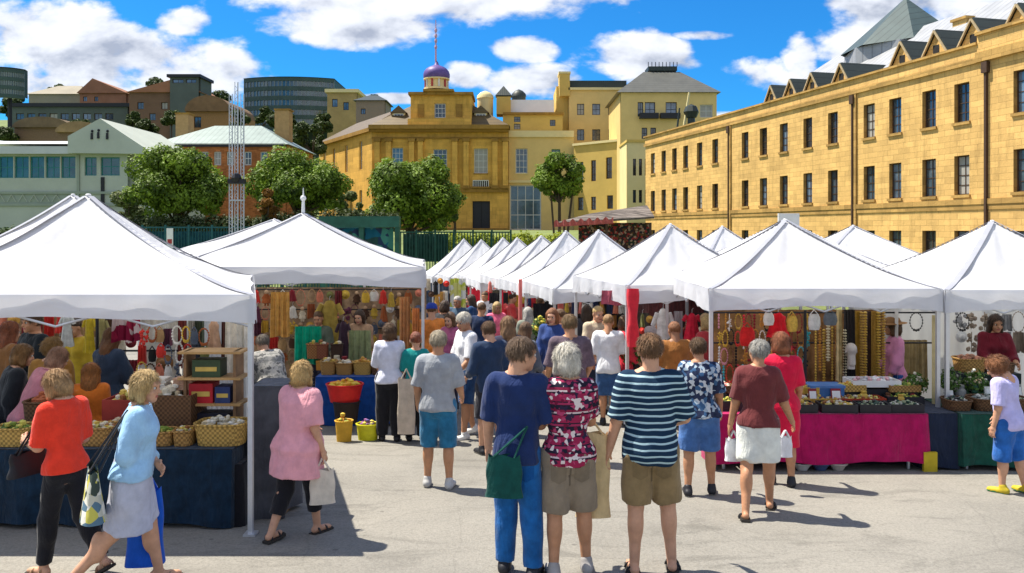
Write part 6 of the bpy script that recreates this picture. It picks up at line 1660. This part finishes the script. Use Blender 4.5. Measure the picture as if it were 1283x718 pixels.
# more boxes, jars and piles crowding the tables
rr = random.Random(77)
def clutter(stall, n, px0, px1, on, d0, d1, h0, h1, pal, grp, names=('jar', 'figurine', 'card stand', 'little box')):
    for i in range(n):
        px = px0 + (px1 - px0) * (i + .5) / n + rr.uniform(-3, 3); d = rr.uniform(d0, d1); p = W(px, on(d), d); h = rr.uniform(h0, h1); w = h * rr.uniform(.45, .9)
        cn, c = rr.choice(pal); k = rr.choice(names); mb = MB(); m = pm(c, .5, .2, 20, .05)
        if k == 'jar': mb.lathe([(w * .36, 0), (w * .42, h * .1), (w * .42, h * .7), (w * .28, h * .82), (w * .3, h * .84), (w * .3, h), (.001, h)], m, 12)
        elif k == 'figurine': mb.lathe([(w * .35, 0), (w * .3, h * .1), (w * .2, h * .45), (w * .28, h * .6), (w * .1, h * .72)], m, 10); mb.ball((0, 0, h * .82), h * .13, m, 8)
        elif k == 'card stand': mb.box(-w / 2, w / 2, -.01, .01, 0, h, m, Matrix.Rotation(R(-14), 4, 'X')); mb.box(-w * .42, w * .42, -.0135, -.0105, h * .15, h * .85, WHITEP, Matrix.Rotation(R(-14), 4, 'X'))
        else: mb.box(-w / 2, w / 2, -w / 2.5, w / 2.5, 0, h * .6, m); mb.box(-w / 2 - .004, w / 2 + .004, -w / 2.5 - .004, w / 2.5 + .004, h * .52, h * .63, m)
        O = ['first', 'second', 'third', 'fourth', 'fifth', 'sixth', 'seventh', 'eighth', 'ninth', 'tenth', 'eleventh', 'twelfth', 'thirteenth', 'fourteenth', 'fifteenth', 'sixteenth']
        tag(mb.build(k.replace(' ', '_'), None, k in ('jar', 'figurine'), loc=p), f'{cn} {k}, {O[i]} from the left among the oddments on the {stall}', k, grp)
clutter('navy stall', 16, 100, 300, on1, 7.35, 7.6, .12, .26, EARTH + WARM, 'oddments on the navy stall')
clutter('crimson stall', 16, 900, 1150, on3, 9.3, 9.6, .08, .2, JEWEL, 'oddments on the crimson stall')
clutter('green stall', 9, 1186, 1283, on3, 9.3, 9.6, .12, .28, [('grey', (.3, .3, .28)), ('dark green', (.03, .1, .06)), ('white', (.66, .66, .62)), ('brown', (.2, .1, .05))], 'oddments on the green stall')

for i, (px, dy, w, h, d, fl, mt, lb) in enumerate(((1000, 12, 46, 8, 9.6, MIX, GOLD, 'raised gold tray of rings left of the blue plastic box'), (1064, 14, 34, 8, 9.62, [pm((.6, .5, .1), .5), pm((.6, .3, .05), .5)], WICKG, 'raised wicker tray of yellow bangles right of the blue plastic box'),
                            (1130, 14, 38, 8, 9.6, GREENS, WICK, 'raised wicker tray of yellow-green blooms beside the straw-hatted stallholder'), (936, 12, 40, 9, 9.55, MIX, WICKG, 'raised wicker tray of gold chains behind the maroon-shirt woman'), (905, 14, 24, 9, 9.55, [pm((.6, .1, .1), .5), pm((.66, .6, .5), .5)], WICKD, 'raised dark tray of red beads at the left end of the crimson stall'))):
    x = W(px, 0, d).x; r2 = (w / F * d) / 2; mb = MB(); mb.box(x - r2 * .8, x + r2 * .8, d - .08, d + .08, zt3 + .006, zt3 + dy / F * d, DARKM); tag(mb.build('riser'), 'small black riser under the ' + ' '.join(lb.split()[:8]), 'riser')
    stand('tray', px, 287 + (CZ - zt3 - dy / F * d) / d * F - .3, w, h, d, mt, lb, 'tray', (fl, .035, 60), .2)
for i, (px, w, h, mt, fl, lb) in enumerate(((92, 34, 20, WICK, [pm((.5, .08, .04), .7), pm((.6, .3, .08), .7)], 'wicker basket of red and orange knits on the navy stall'), (186, 22, 20, WICKD, MIX, 'small dark basket half hidden by the cardigan woman'), (150, 30, 16, WICKG, PALE, 'pale wicker basket of cream bundles between the two walking women'))):
    stand('basket', px, on1(d=7.3) - 3, w, h, 7.3, mt, lb, 'basket', (fl, .045, 50), .22)
for i, (px, w, h, c, lb) in enumerate(((200, 26, 14, (.66, .62, .55), 'stack of folded cream cloths on the hamper of the navy stall'), (232, 24, 10, (.5, .3, .2), 'stack of folded tan cloths on the hamper of the navy stall'))):
    p = W(px, on1(d=7.5) - 54, 7.5); mb = MB()
    for k in range(5): mb.box(-.09 + .006 * (k % 2), .09 - .008 * (k % 3), -.07, .07, k * .022, k * .022 + .019, cloth_mat(tuple(x * (1 - .12 * (k % 2)) for x in c)))
    tag(mb.build('folded_cloths', None, loc=p), lb, 'cloths')
clutter('blue stall', 12, 402, 480, on2, 12.05, 12.3, .1, .24, EARTH + WARM, 'oddments on the blue stall')
for i, (px, d, H, c, cn, hn, where) in enumerate(((566, 12.6, 1.62, (.4, .1, .2), 'raspberry', 'brown', 'near the flowered banner, behind the white t-shirt man'), (530, 15.0, 1.6, (.5, .5, .45), 'stone', 'grey', 'left of the flowered banner under the marquee edge'), (716, 17, 1.7, (.5, .3, .05), 'mustard', 'dark', 'deep behind the mauve-shirt man'),
       (825, 12.9, 1.6, (.35, .3, .3), 'dove grey', 'dark', 'behind the striped-shirt man near the white dress'), (888, 11.6, 1.62, (.45, .05, .06), 'cherry red', 'blond', 'at the left corner of the crimson stall'), (400, 13.2, 1.6, (.1, .12, .09), 'dark green', 'brown', 'behind the green cloth of the blue stall'), (452, 13.3, 1.62, (.4, .25, .15), 'camel', 'dark', 'behind the baskets of the blue stall'))):
    person(f'shopper in a {cn} top, {where}', px, None, H, [150, 30, 170, -30, 20, 175, 165][i], d=d, fem=i % 2 == 0, skin=[FAIR, TAN][i % 2], hair=(['bob', 'short'][i % 2], {'brown': (.12, .06, .025), 'grey': (.42, .4, .36), 'dark': (.05, .025, .012), 'blond': (.5, .34, .14)}[hn]),
           arms=((15, 8, 60, 20), (8, 9, 45, 8)), top=(cloth_mat(c, .2), -.04, 1.5, 1), bottom=('pants', cloth_mat((.03, .03, .05)), 1.9, .6), res=.018, nod=14, group='shoppers farther down the aisle')
# ------------------------------------------------------------------ people
def stripes():
    m, b = base_mat('striped_jersey', .9, 0, .15); n, l = nt(m); v = coord(m)
    s = n.new('ShaderNodeSeparateXYZ'); l.new(v, s.inputs[0])
    z = math_(m, 'ADD', s.outputs[2], math_(m, 'MULTIPLY', math_(m, 'SUBTRACT', noise(m, v, 3.5, 2), .5), .035))
    t = math_(m, 'FRACT', math_(m, 'MULTIPLY', z, 1 / .047))
    l.new(ramp(m, t, [(0, (.010, .03, .065)), (.64, (.010, .03, .065)), (.70, (.36, .50, .58)), (.93, (.42, .6, .64)), (.99, (.010, .03, .065))]), b.inputs['Base Color'])
    bump(m, b, noise(m, v, 22, 4, .6, 1.2), .3, .012); return m
def banded():
    m, b = base_mat('banded_print', .9, 0, .15); n, l = nt(m); v = coord(m)
    s = n.new('ShaderNodeSeparateXYZ'); l.new(v, s.inputs[0])
    t = math_(m, 'FRACT', math_(m, 'MULTIPLY', s.outputs[2], 1 / .155))
    band = ramp(m, t, [(0, (.02, .015, .03)), (.12, (.33, .03, .09)), (.22, (.02, .015, .03)), (.28, (.30, .02, .07)), (.62, (.02, .015, .03)), (.7, (.6, .48, .5)), (.78, (.22, .015, .05)), (.9, (.015, .015, .03))], 'CONSTANT')
    vo = n.new('ShaderNodeTexVoronoi'); vo.inputs['Scale'].default_value = 40; l.new(v, vo.inputs['Vector'])
    sp = n.new('ShaderNodeSeparateColor'); l.new(vo.outputs['Color'], sp.inputs[0])
    c2 = ramp(m, sp.outputs[1], [(0, (.03, .02, .05)), (.3, (.40, .05, .13)), (.55, (.66, .58, .58)), (.8, (.16, .01, .04))], 'CONSTANT')
    l.new(mixcol(m, ramp(m, sp.outputs[0], [(.0, .0), (.52, 1.)], 'CONSTANT'), band, c2), b.inputs['Base Color'])
    bump(m, b, noise(m, v, 22, 4, .6, 1.2), .3, .012); return m
def denim(c=(.05, .15, .32)):
    return cloth_mat(c, .3, 7)
FLOR = pattern_mat('floral', [(.02, .03, .07), (.55, .6, .65), (.05, .12, .25), (.03, .04, .09), (.35, .45, .55)], 30)
PATB = pattern_mat('bagprint', [(.5, .5, .42), (.05, .07, .06), (.55, .5, .1), (.1, .18, .25), (.7, .68, .6)], 16)
BLACK = cloth_mat((.012, .012, .016)); WHT = cloth_mat((.72, .73, .76)); SOLE = pm((.5, .5, .48), .7, .1, 9, 0); DSOLE = pm((.04, .035, .03), .8, .1, 9, 0)
KHAKI = cloth_mat((.235, .165, .08), .15); TAUPE = cloth_mat((.23, .185, .135), .12)
GREYH = (.42, .40, .36); BLOND = (.50, .34, .14); WHITEH = (.62, .58, .5); BR = (.12, .06, .025); DKB = (.05, .025, .012); GING = (.22, .085, .03)
NEAR = .0115

def strap(info, a, b, mat, r=.016, back=True, name='strap', bulge=.03):
    """band over the body from frame point a to b"""
    mb = MB(); N = 14; A = Vector(a); B = Vector(b)
    prev = None
    for i in range(N + 1):
        t = i / N; p = A.lerp(B, t); p = p + Vector((0, (-1 if back else 1) * bulge * math.sin(math.pi * t), 0))
        if prev is not None: mb.tube(prev, p, r, r, mat, 6)
        prev = p
    return mb.build(name, info['root'], True)

def bag(label, loc, w, h, t, mat, rz=0, handle=.25, cat='bag', sag=.12, hmat=None, name='shopping_bag', top_pt=None, group=None):
    """soft bag with its top edge at loc, hanging"""
    r = empty(name, loc, rz, label, cat, group)
    ph = len(label)
    def side(u, v):
        a = 2 * math.pi * u; zz = v
        f = (1 - .25 * v) * (1 + .05 * math.sin(5 * a + ph + 3 * v))
        cx_ = abs(math.cos(a)) ** .7 * math.copysign(1, math.cos(a)); sy_ = abs(math.sin(a)) ** .7 * math.copysign(1, math.sin(a))
        return Vector((w / 2 * cx_ * (1 + sag * (1 - v)) * (.96 + .05 * math.sin(9 * v + ph)), t / 2 * sy_ * f * (1 - .55 * v), -h + h * v + .012 * math.sin(4 * a + ph) * v))
    mb = MB(); mb.grid(side, 28, 10, mat)
    mb.poly([side(k / 28, 0) for k in range(28)], [tuple(range(27, -1, -1))], mat)
    mb.build('bag_body', r, True)
    hb = MB()
    for s in (-1, 1):
        tp = Vector(top_pt) - Vector(loc) if top_pt is not None else Vector((0, 0, handle))
        if top_pt is not None: tp = Matrix.Rotation(-rz, 3, 'Z') @ tp
        p0 = Vector((-w * .3, s * t * .2, -.01)); p1 = Vector((w * .3, s * t * .2, -.01)); pts = []
        for k in range(11):
            u = k / 10; q = p0.lerp(p1, u); arch = math.sin(math.pi * u) ** .6
            pts.append(q.lerp(Vector((tp.x + (u - .5) * .03, tp.y + s * .008, tp.z)), arch))
        hb.path(pts, .008, hmat or mat, 6)
    hb.build('handle', r, True)
    return r

# the three in front
p8 = person('man in a navy t-shirt and blue jeans, head turned to the woman beside him', 648, 716, 1.71, -12, hair=('short', (.16, .10, .06)), skin=FAIR,
       legs=((3, 2, 3), (-2, 5, 3)), arms=((6, 10, 18, 10), (12, 14, 88, 22)), turn=-48, nod=8, fat=.9,
       top=(cloth_mat((.012, .028, .105)), -.045, .95, .9), bottom=('pants', denim((.008, .095, .30)), 1.96, .55), shoes=('shoe', DARKM, DSOLE), res=NEAR)
p9 = person('white-haired woman in a maroon and pink patterned top and knee-length taupe shorts', 712, 716, 1.67, 4, fem=True, fat=1.03, hair=('bob', WHITEH), skin=TAN,
       legs=((-3, 3, 3), (5, 5, 6)), arms=((14, 10, 78, 10), (22, 6, 80, 55)), turn=14, nod=6, top=(banded(), -.03, .75, .7), bottom=('shorts', TAUPE, .98, .9), shoes=('shoe', pm((.35, .33, .32), .7), SOLE), res=NEAR)
p10 = person('man in a navy and pale blue striped t-shirt with khaki shorts', 815, 712, 1.73, -3, fat=1.07, hair=('short', (.17, .085, .035)), skin=FAIR,
       legs=((-2, 3, 2), (7, 6, 12)), arms=((-2, 14, 12, 5), (10, 16, 62, 25)), turn=2, nod=4, top=(stripes(), -.055, .98, 1.0), bottom=('shorts', KHAKI, .93, .85), shoes=('sandal', DARKM, DSOLE), res=NEAR)
def patch(info, part, x0, x1, z0, z1, mat, name, rnd_=0, off=.004):
    """sewn-on piece following the garment's back"""
    from mathutils.bvhtree import BVHTree
    ob = [c for c in info['root'].children if c.name.split('.')[0] == part][0]
    me = ob.data; bt = BVHTree.FromPolygons([v.co for v in me.vertices], [tuple(p.vertices) for p in me.polygons])
    def fn(u, v):
        x = x0 + (x1 - x0) * u; z = z0 + (z1 - z0) * v - rnd_ * (1 - abs(2 * u - 1)) * (1 - v)
        h = bt.ray_cast(Vector((x, -.8, z)), Vector((0, 1, 0)))[0]
        return Vector((x, (h.y if h else -.1) - off, z))
    mb = MB(); mb.grid(fn, 8, 8, mat); return mb.build(name, ob, True)
for inf, part, zc, c in ((p8, 'trousers', .885, (.004, .07, .26)), (p9, 'shorts', .86, (.17, .135, .10)), (p10, 'shorts', .86, (.18, .125, .06)), (p10, 'shorts', .86, (.18, .125, .06))):
    pass
for inf, part, zc, c in ((p8, 'trousers', .80, (.004, .075, .27)), (p9, 'shorts', .79, (.175, .14, .10)), (p10, 'shorts', .80, (.185, .13, .063))):
    for q in (-1, 1): patch(inf, part, q * .085 - .055, q * .085 + .055, zc - .07, zc + .055, cloth_mat(c), 'pocket', .025)
    patch(inf, part, -.006, .006, zc - .12, zc + .12, cloth_mat(tuple(x * .7 for x in c)), 'seam', 0, .002)
# green satchel on the navy man's left hip
q = wpos(p8, p8['T'] @ Vector((-.06, -.17, .015)))
bag('dark green satchel slung behind the hip of the man in jeans', q, .25, .29, .1, cloth_mat((.005, .065, .055), .2), R(-8), top_pt=wpos(p8, p8['T'] @ Vector((.1, -.13, .22))), name='satchel')
q = wpos(p9, Vector((.2, .1, 1.0)))
bag('long cream cloth bag between the patterned-top woman and the striped-shirt man', q, .24, .62, .1, cloth_mat((.62, .47, .25)), 0, top_pt=q + Vector((-.08, .05, .2)))

p4 = person('grey-haired man in a grey t-shirt and blue denim shorts, seen from behind', 549, 607, 1.6, -4, fat=1.08, hair=('short', (.45, .38, .27)), skin=TAN,
       legs=((2, 3, 2), (-2, 4, 4)), arms=((4, 12, 32, 8), (6, 12, 50, 10)), turn=4, top=(cloth_mat((.32, .34, .37)), -.02, .95, .9), bottom=('shorts', denim((.02, .14, .27)), 1.05, .8), shoes=('shoe', pm((.45, .45, .45), .7), SOLE), res=NEAR)
p5 = person('man in a white t-shirt and navy shorts with silver hair, facing left', 584, 545, 1.7, 118, fat=1.05, hair=('short', WHITEH), skin=TAN,
       legs=((8, 3, 4), (-8, 3, 8)), arms=((10, 10, 40, 10), (10, 10, 70, 10)), turn=20, nod=15, top=(WHT, -.05, .95, 1), bottom=('shorts', denim((.02, .06, .16)), .95, .9), shoes=('shoe', WHITEP, SOLE), res=.014)
p6 = person('woman in a white blouse and black trousers at the blue-clothed stall', 488, 549, 1.55, 8, fem=True, fat=1.05, hair=('bobwave', BR), legs=((2, 2, 2), (-3, 2, 2)), arms=((20, 8, 50, 10), (16, 8, 50, 10)),
       top=(cloth_mat((.62, .64, .76)), -.02, 1.15, .9), bottom=('pants', BLACK, 1.96, 1.0), shoes=('shoe', DARKM, DSOLE), res=.014)
p7 = person('shopper in a teal top and black trousers beside the white blouse woman', 521, 549, 1.42, 10, fem=True, hair=('short', (.2, .05, .02)), legs=((2, 2, 2), (-2, 2, 2)), arms=((10, 8, 40, 10), (10, 8, 50, 10)),
       top=(cloth_mat((.01, .25, .24)), -.03, .95, .8), bottom=('pants', BLACK, 1.96, 1.0), shoes=('shoe', DARKM, DSOLE), res=.016)
bag('long pale beige bag held by the shopper in the teal top', W(509, 474, 10.4), .22, .72, .1, cloth_mat((.5, .42, .34)), 0, handle=.12)

# left pair walking past the navy stall
p1 = person('blond woman in a red top and black leggings walking left', 82, 716, 1.5, 62, fem=True, fat=.9, hair=('bob', (.42, .24, .10)), skin=FAIR,
       legs=((13, 2, 6), (-15, 2, 22)), arms=((14, 6, 82, 12), (6, 8, 60, 10)), tiptoe=(0, 30), turn=10, nod=24, lean=4,
       top=(cloth_mat((.78, .045, .02)), -.01, .98, .8), bottom=('pants', BLACK, 1.93, .15), shoes=('sandal', pm((.4, .25, .15)), DSOLE), res=NEAR)
q = wpos(p1, Vector((-.12, .26, .83)))
bag('small black handbag held at the waist of the woman in red', q + Vector((0, 0, .06)), .26, .17, .09, pm((.02, .02, .025), .5), R(62), top_pt=wpos(p1, p1['T'] @ Vector((-.1, .02, .47))), name='handbag')
p2 = person('fair-haired woman in a pale blue cardigan and light grey skirt striding right', 166, 733, 1.52, -72, fem=True, fat=1.1, hair=('bob', BLOND), skin=FAIR,
       legs=((15, 2, 5), (-17, 2, 26)), arms=((2, 6, 70, 50), (-8, 6, 84, 62)), tiptoe=(0, 25), turn=-18, nod=8, lean=6,
       top=(cloth_mat((.33, .56, .80)), .01, 1.8, .9, dict(name='cardigan')), bottom=('skirt', cloth_mat((.45, .47, .58)), .235, .1), shoes=('sandal', pm((.3, .2, .15)), DSOLE), res=NEAR)
q = wpos(p2, Vector((.16, -.22, .90)))
bag('large floral print shoulder bag at the hip of the cardigan woman', q, .34, .33, .16, PATB, R(-60), top_pt=wpos(p2, p2['T'] @ Vector((.09, -.06, .48))), hmat=DARKM, name='shoulder_bag')
bag('bright blue shopping bag standing behind the legs of the cardigan woman', W(182, 612, 5.75), .24, .54, .16, cloth_mat((.01, .09, .5)), .2, handle=.16)
p3 = person('woman in a loose pink top and black cropped trousers near the grey cover', 374, 668, 1.46, -28, fem=True, fat=1.22, hair=('bobwave', (.55, .36, .14)), skin=FAIR,
       legs=((-12, -1, 16), (14, 0, 6)), arms=((18, 8, 50, 20), (-4, 12, 24, 6)), turn=30, nod=10, lean=3,
       top=(cloth_mat((.72, .33, .38)), -.16, .95, 1.5, dict(flare=1.12)), bottom=('pants', BLACK, 1.6, .4), shoes=('sandal', DARKM, DSOLE), res=NEAR)
bag('white tote bag in the hand of the woman in pink', wpos(p3, p3['arm'][1][2]) + Vector((.0, 0, -.16)), .2, .28, .08, cloth_mat((.6, .54, .46)), .3, handle=.1)

# right side
p12 = person('woman in a maroon t-shirt and white skirt with cropped grey hair, walking', 950, 640, 1.60, -14, fem=True, fat=1.05, hair=('short', GREYH), skin=TAN,
       legs=((-14, 4, 10), (16, 3, 6)), arms=((4, 12, 10, 5), (8, 18, 24, -8)), turn=18, nod=8, tilt=10, tiptoe=(12, 0),
       top=(cloth_mat((.135, .03, .032)), .0, .9, .7), bottom=('skirt', cloth_mat((.66, .68, .64)), .2, .18), shoes=('sandal', DARKM, DSOLE), res=NEAR)
bag('small white plastic bag in the left hand of the maroon-shirt woman', wpos(p12, p12['arm'][0][2]) + Vector((.03, .02, -.15)), .15, .2, .08, WHT, 0, handle=.08)
p13 = person('woman in a crimson dress right behind the maroon-shirt woman', 979, 604, 1.58, -16, fem=True, hair=('bob', (.3, .1, .04)), skin=TAN, legs=((3, 2, 3), (-3, 2, 2)), arms=((6, 8, 20, 5), (10, 8, 40, 5)),
       top=(cloth_mat((.62, .01, .05)), -.02, .9, .8), bottom=('skirt', cloth_mat((.62, .01, .05)), .26, .1), shoes=('shoe', DARKM, DSOLE), res=.014)
bag('small white bag carried by the woman in crimson', W(984, 547, 8.0), .13, .2, .08, WHT, 0, handle=.06)
p11 = person('person in a navy and white floral shirt with short brown hair and blue denim shorts', 876, 616, 1.55, -10, fem=True, fat=1.12, hair=('short', (.13, .07, .03)), skin=TAN,
       legs=((-4, 3, 3), (4, 4, 4)), arms=((8, 12, 60, 30), (4, 12, 30, 10)), turn=8, nod=12, top=(FLOR, -.01, .9, 1.1), bottom=('shorts', denim((.05, .13, .34)), .95, 1.0),
       shoes=('shoe', DARKM, SOLE), res=NEAR)
p14 = person('child with reddish-brown hair in a lavender t-shirt and blue shorts at the right edge', 1264, 614, 1.36, 34, fem=False, fat=1.05, hair=('curly', GING), skin=FAIR,
       legs=((5, 2, 6), (-7, 3, 6)), arms=((2, 8, 14, 8), (10, 6, 30, 10)), nod=30, turn=12, lean=6, top=(cloth_mat((.5, .47, .78)), -.05, .92, 1.1), bottom=('shorts', denim((.02, .12, .42)), 1.15, 1.0),
       shoes=('shoe', pm((.55, .42, .03), .6), pm((.03, .3, .12), .6)), res=NEAR)
p17 = person('person in a dark denim jacket with a backpack in the middle of the crowd', 614, 566, 1.62, 25, hair=('short', BR), legs=((4, 2, 4), (-6, 2, 10)), arms=((10, 10, 50, 10), (6, 10, 40, 10)), nod=15,
       top=(cloth_mat((.02, .04, .09)), -.04, 1.7, 1), bottom=('shorts', cloth_mat((.02, .02, .03)), 1.0, .8), shoes=('shoe', DARKM, SOLE), res=.014)
p18 = person('woman with shoulder-length brown hair in a dark top behind the navy t-shirt man', 637, 556, 1.66, 10, fem=True, hair=('long', (.24, .13, .06)), arms=((10, 10, 50, 10), (6, 10, 40, 10)), nod=12,
       top=(cloth_mat((.03, .03, .06)), -.03, 1.2, .9), bottom=('pants', denim((.03, .05, .1)), 1.9, .5), shoes=('shoe', DARKM, DSOLE), res=.014)
p19 = person('man in a faded mauve-grey t-shirt with dark blond hair behind the white-haired woman', 714, 575, 1.72, 4, fat=1.1, hair=('short', (.2, .12, .05)), skin=TAN, arms=((6, 12, 40, 10), (6, 12, 50, 10)), nod=12,
       top=(cloth_mat((.12, .085, .11), .3), -.04, .95, 1), bottom=('shorts', cloth_mat((.1, .09, .08)), 1.0, .8), shoes=('shoe', DARKM, DSOLE), res=.014)
p20 = person('person in a white t-shirt browsing between the mauve-shirt man and the red-wrapped post', 762, 530, 1.62, -8, hair=('short', (.3, .17, .07)), skin=TAN, arms=((6, 12, 40, 10), (20, 12, 60, 10)), nod=16,
       top=(WHT, -.04, .95, 1), bottom=('shorts', denim((.03, .08, .2)), 1.0, .8), shoes=('shoe', DARKM, DSOLE), res=.016)
# keepers and browsers under the marquees
person('stallholder in a pink cardigan, blue dress and straw hat behind the crimson stall', 1121, None, 1.62, 78, d=10.7, fem=True, hair=('bob', BR), skin=TAN, hat=('brim', pm((.32, .17, .07), .9)),
       arms=((6, 8, 20, 5), (10, 8, 40, 5)), top=(cloth_mat((.66, .26, .42)), -.05, 1.6, .8), bottom=('skirt', cloth_mat((.02, .1, .32)), .3, .2), res=.014)
person('dark-haired woman in a deep red scarf top behind the green-clothed stall', 1246, None, 1.66, 172, d=11.0, fem=True, hair=('long', DKB), skin=TAN, arms=((20, 8, 60, 15), (20, 8, 50, 15)), nod=12,
       top=(cloth_mat((.14, .01, .02)), -.05, 1.6, .9), bottom=('pants', BLACK, 1.9, .6), res=.014)
person('bending shopper in a mauve-pink top at the left end of the navy stall', 40, None, 1.5, -30, d=7.7, fem=True, fat=1.25, hair=('bob', (.3, .16, .1)), lean=22, nod=20, arms=((30, 8, 60, 15), (20, 8, 50, 15)),
       top=(cloth_mat((.42, .16, .2)), -.05, 1.6, 1.2), bottom=('pants', BLACK, 1.9, .6), res=.014)
person('long-haired brunette in a dark jacket browsing under the big left marquee', 137, None, 1.6, -20, d=8.9, fem=True, hair=('long', (.16, .065, .02)), nod=16, arms=((20, 8, 60, 15), (20, 8, 50, 15)),
       top=(cloth_mat((.03, .05, .09)), -.05, 1.7, 1.0), bottom=('pants', BLACK, 1.9, .6), res=.014)
person('man in a black jacket standing deep under the big left marquee', 43, None, 1.74, 150, d=9.8, hair=('short', BR), skin=TAN, arms=((20, 8, 60, 15), (20, 8, 50, 15)),
       top=(cloth_mat((.01, .015, .02)), -.05, 1.8, 1.2), bottom=('pants', BLACK, 1.9, .6), res=.014)
person('woman with auburn hair and a brown coat at the left edge under the big marquee', 8, None, 1.66, -30, d=9.0, fem=True, hair=('long', (.22, .06, .02)), top=(cloth_mat((.2, .09, .03)), -.1, 1.8, 1.3), bottom=('pants', BLACK, 1.9, .6), res=.014, nod=10)
person('stout shopper in a mustard-brown coat seen from behind under the big left marquee', 64, None, 1.5, 10, d=8.6, fem=True, fat=1.25, hair=('curly', (.25, .13, .03)), top=(cloth_mat((.30, .15, .035)), -.1, 1.8, 1.3), bottom=('pants', BLACK, 1.9, .6), res=.014, nod=10)
person('shopper in a black cardigan leaning over the left end of the navy stall', 4, None, 1.5, -50, d=7.9, fem=True, hair=('bob', (.2, .1, .03)), lean=14, top=(cloth_mat((.012, .015, .02)), -.1, 1.8, 1.3), bottom=('pants', BLACK, 1.9, .6), res=.014, nod=10)
person('auburn-haired child in an orange top behind the baskets of the navy stall', 113, None, 1.3, 15, d=7.9, fem=True, fat=1.1, hair=('long', (.3, .11, .02)), top=(cloth_mat((.6, .16, .02)), -.08, 1.7, 1.0), bottom=('pants', BLACK, 1.9, .6), res=.014, nod=10)
person('woman in a yellow apron with black hair at the back of the big left marquee', 96, None, 1.62, 170, d=10.6, fem=True, hair=('bun', DKB), top=(cloth_mat((.6, .42, .04)), -.1, 1.0, 1.0), bottom=('pants', BLACK, 1.9, .6), res=.016, nod=14)
person('shopper in a grey striped knit bending over goods left of the green cloth', 342, None, 1.5, 40, d=9.9, fem=True, fat=1.3, lean=28, nod=25, hair=('short', (.16, .13, .1)), arms=((30, 8, 60, 15), (20, 8, 50, 15)),
       top=(pattern_mat('knit', [(.2, .2, .19), (.33, .32, .3), (.1, .1, .1)], 14, 'n'), -.05, 1.7, 1.3), bottom=('pants', BLACK, 1.9, .6), res=.014)
# the crowd farther down the aisle: every one with clothes of their own
crowd = [(541, 13.6, 1.7, (.75, .25, .05), 'orange', 'cap', 'under the second left marquee edge'), (556, 15.5, 1.68, (.03, .03, .035), 'black', 'dark', 'left of the flowered banner'), (574, 17.5, 1.7, (.05, .09, .14), 'slate blue', 'grey', 'below the flowered banner'),
         (592, 18.0, 1.72, (.02, .06, .16), 'deep blue', 'dark', 'right of the flowered banner'), (603, 15.0, 1.66, (.015, .03, .08), 'dark navy', 'brown', 'in front of the red hanging'), (622, 16.5, 1.62, (.75, .15, .25), 'bright pink', 'blond', 'beside the red hanging'),
         (641, 19.5, 1.7, (.5, .05, .05), 'brick red', 'dark', 'between the red hangings'), (662, 14.5, 1.6, (.2, .22, .18), 'moss green', 'grey', 'left of the black drape'), (676, 17.5, 1.68, (.3, .2, .1), 'tan', 'brown', 'under the black drape marquee'),
         (693, 12.2, 1.7, (.03, .06, .2), 'royal blue', 'ginger', 'behind the mauve-shirt man'), (704, 13.4, 1.62, (.25, .1, .06), 'rust', 'brown', 'left behind the mauve-shirt man'), (735, 14.0, 1.66, (.04, .04, .05), 'charcoal', 'dark', 'in the shade right of the mauve-shirt man'),
         (748, 12.8, 1.7, (.5, .42, .3), 'beige', 'blond', 'left of the white t-shirt browser'), (781, 12.0, 1.6, (.6, .03, .05), 'scarlet', 'brown', 'beside the red-wrapped post'), (846, 10.4, 1.58, (.3, .12, .03), 'copper brown', 'ginger', 'between the striped-shirt man and the floral shirt person'),
         (657, 11.0, 1.55, (.1, .12, .16), 'blue-grey', 'brown', 'right behind the dark-topped brunette'), (608, 21.0, 1.7, (.6, .6, .62), 'pale grey', 'brown', 'far down the aisle')]
HC = {'cap': BR, 'dark': DKB, 'grey': GREYH, 'brown': BR, 'blond': BLOND, 'ginger': GING}
for i, (px, d, H, c, cn, hn, where) in enumerate(crowd):
    fem = i % 2 == 1
    person(f'shopper in a {cn} top, {where}', px, None, H, [10, -40, 160, 75, -15, 200, -80][i % 7], d=d, fem=fem, fat=1 + .08 * (i % 3), skin=[FAIR, TAN, BROWN][i % 3],
           hair=(['short', 'bob', 'short', 'long'][i % 4], HC[hn]), hat=('cap', cloth_mat((.02, .05, .3))) if hn == 'cap' else None, arms=((5 + 7 * (i % 3), 10, 20 + 15 * (i % 4), 8), (8, 9, 45, 8)),
           legs=((6, 2, 4), (-8, 2, 8)) if i % 2 else ((2, 2, 2), (-2, 3, 2)), top=(cloth_mat(c, .2), -.04, [.95, 1.7][i % 2], 1), bottom=('pants', cloth_mat([(.02, .03, .06), (.1, .08, .06), (.03, .03, .03)][i % 3]), 1.9, .6),
           shoes=('shoe', DARKM, DSOLE) if d < 16 else None, res=.019, nod=10, group='shoppers farther down the aisle')
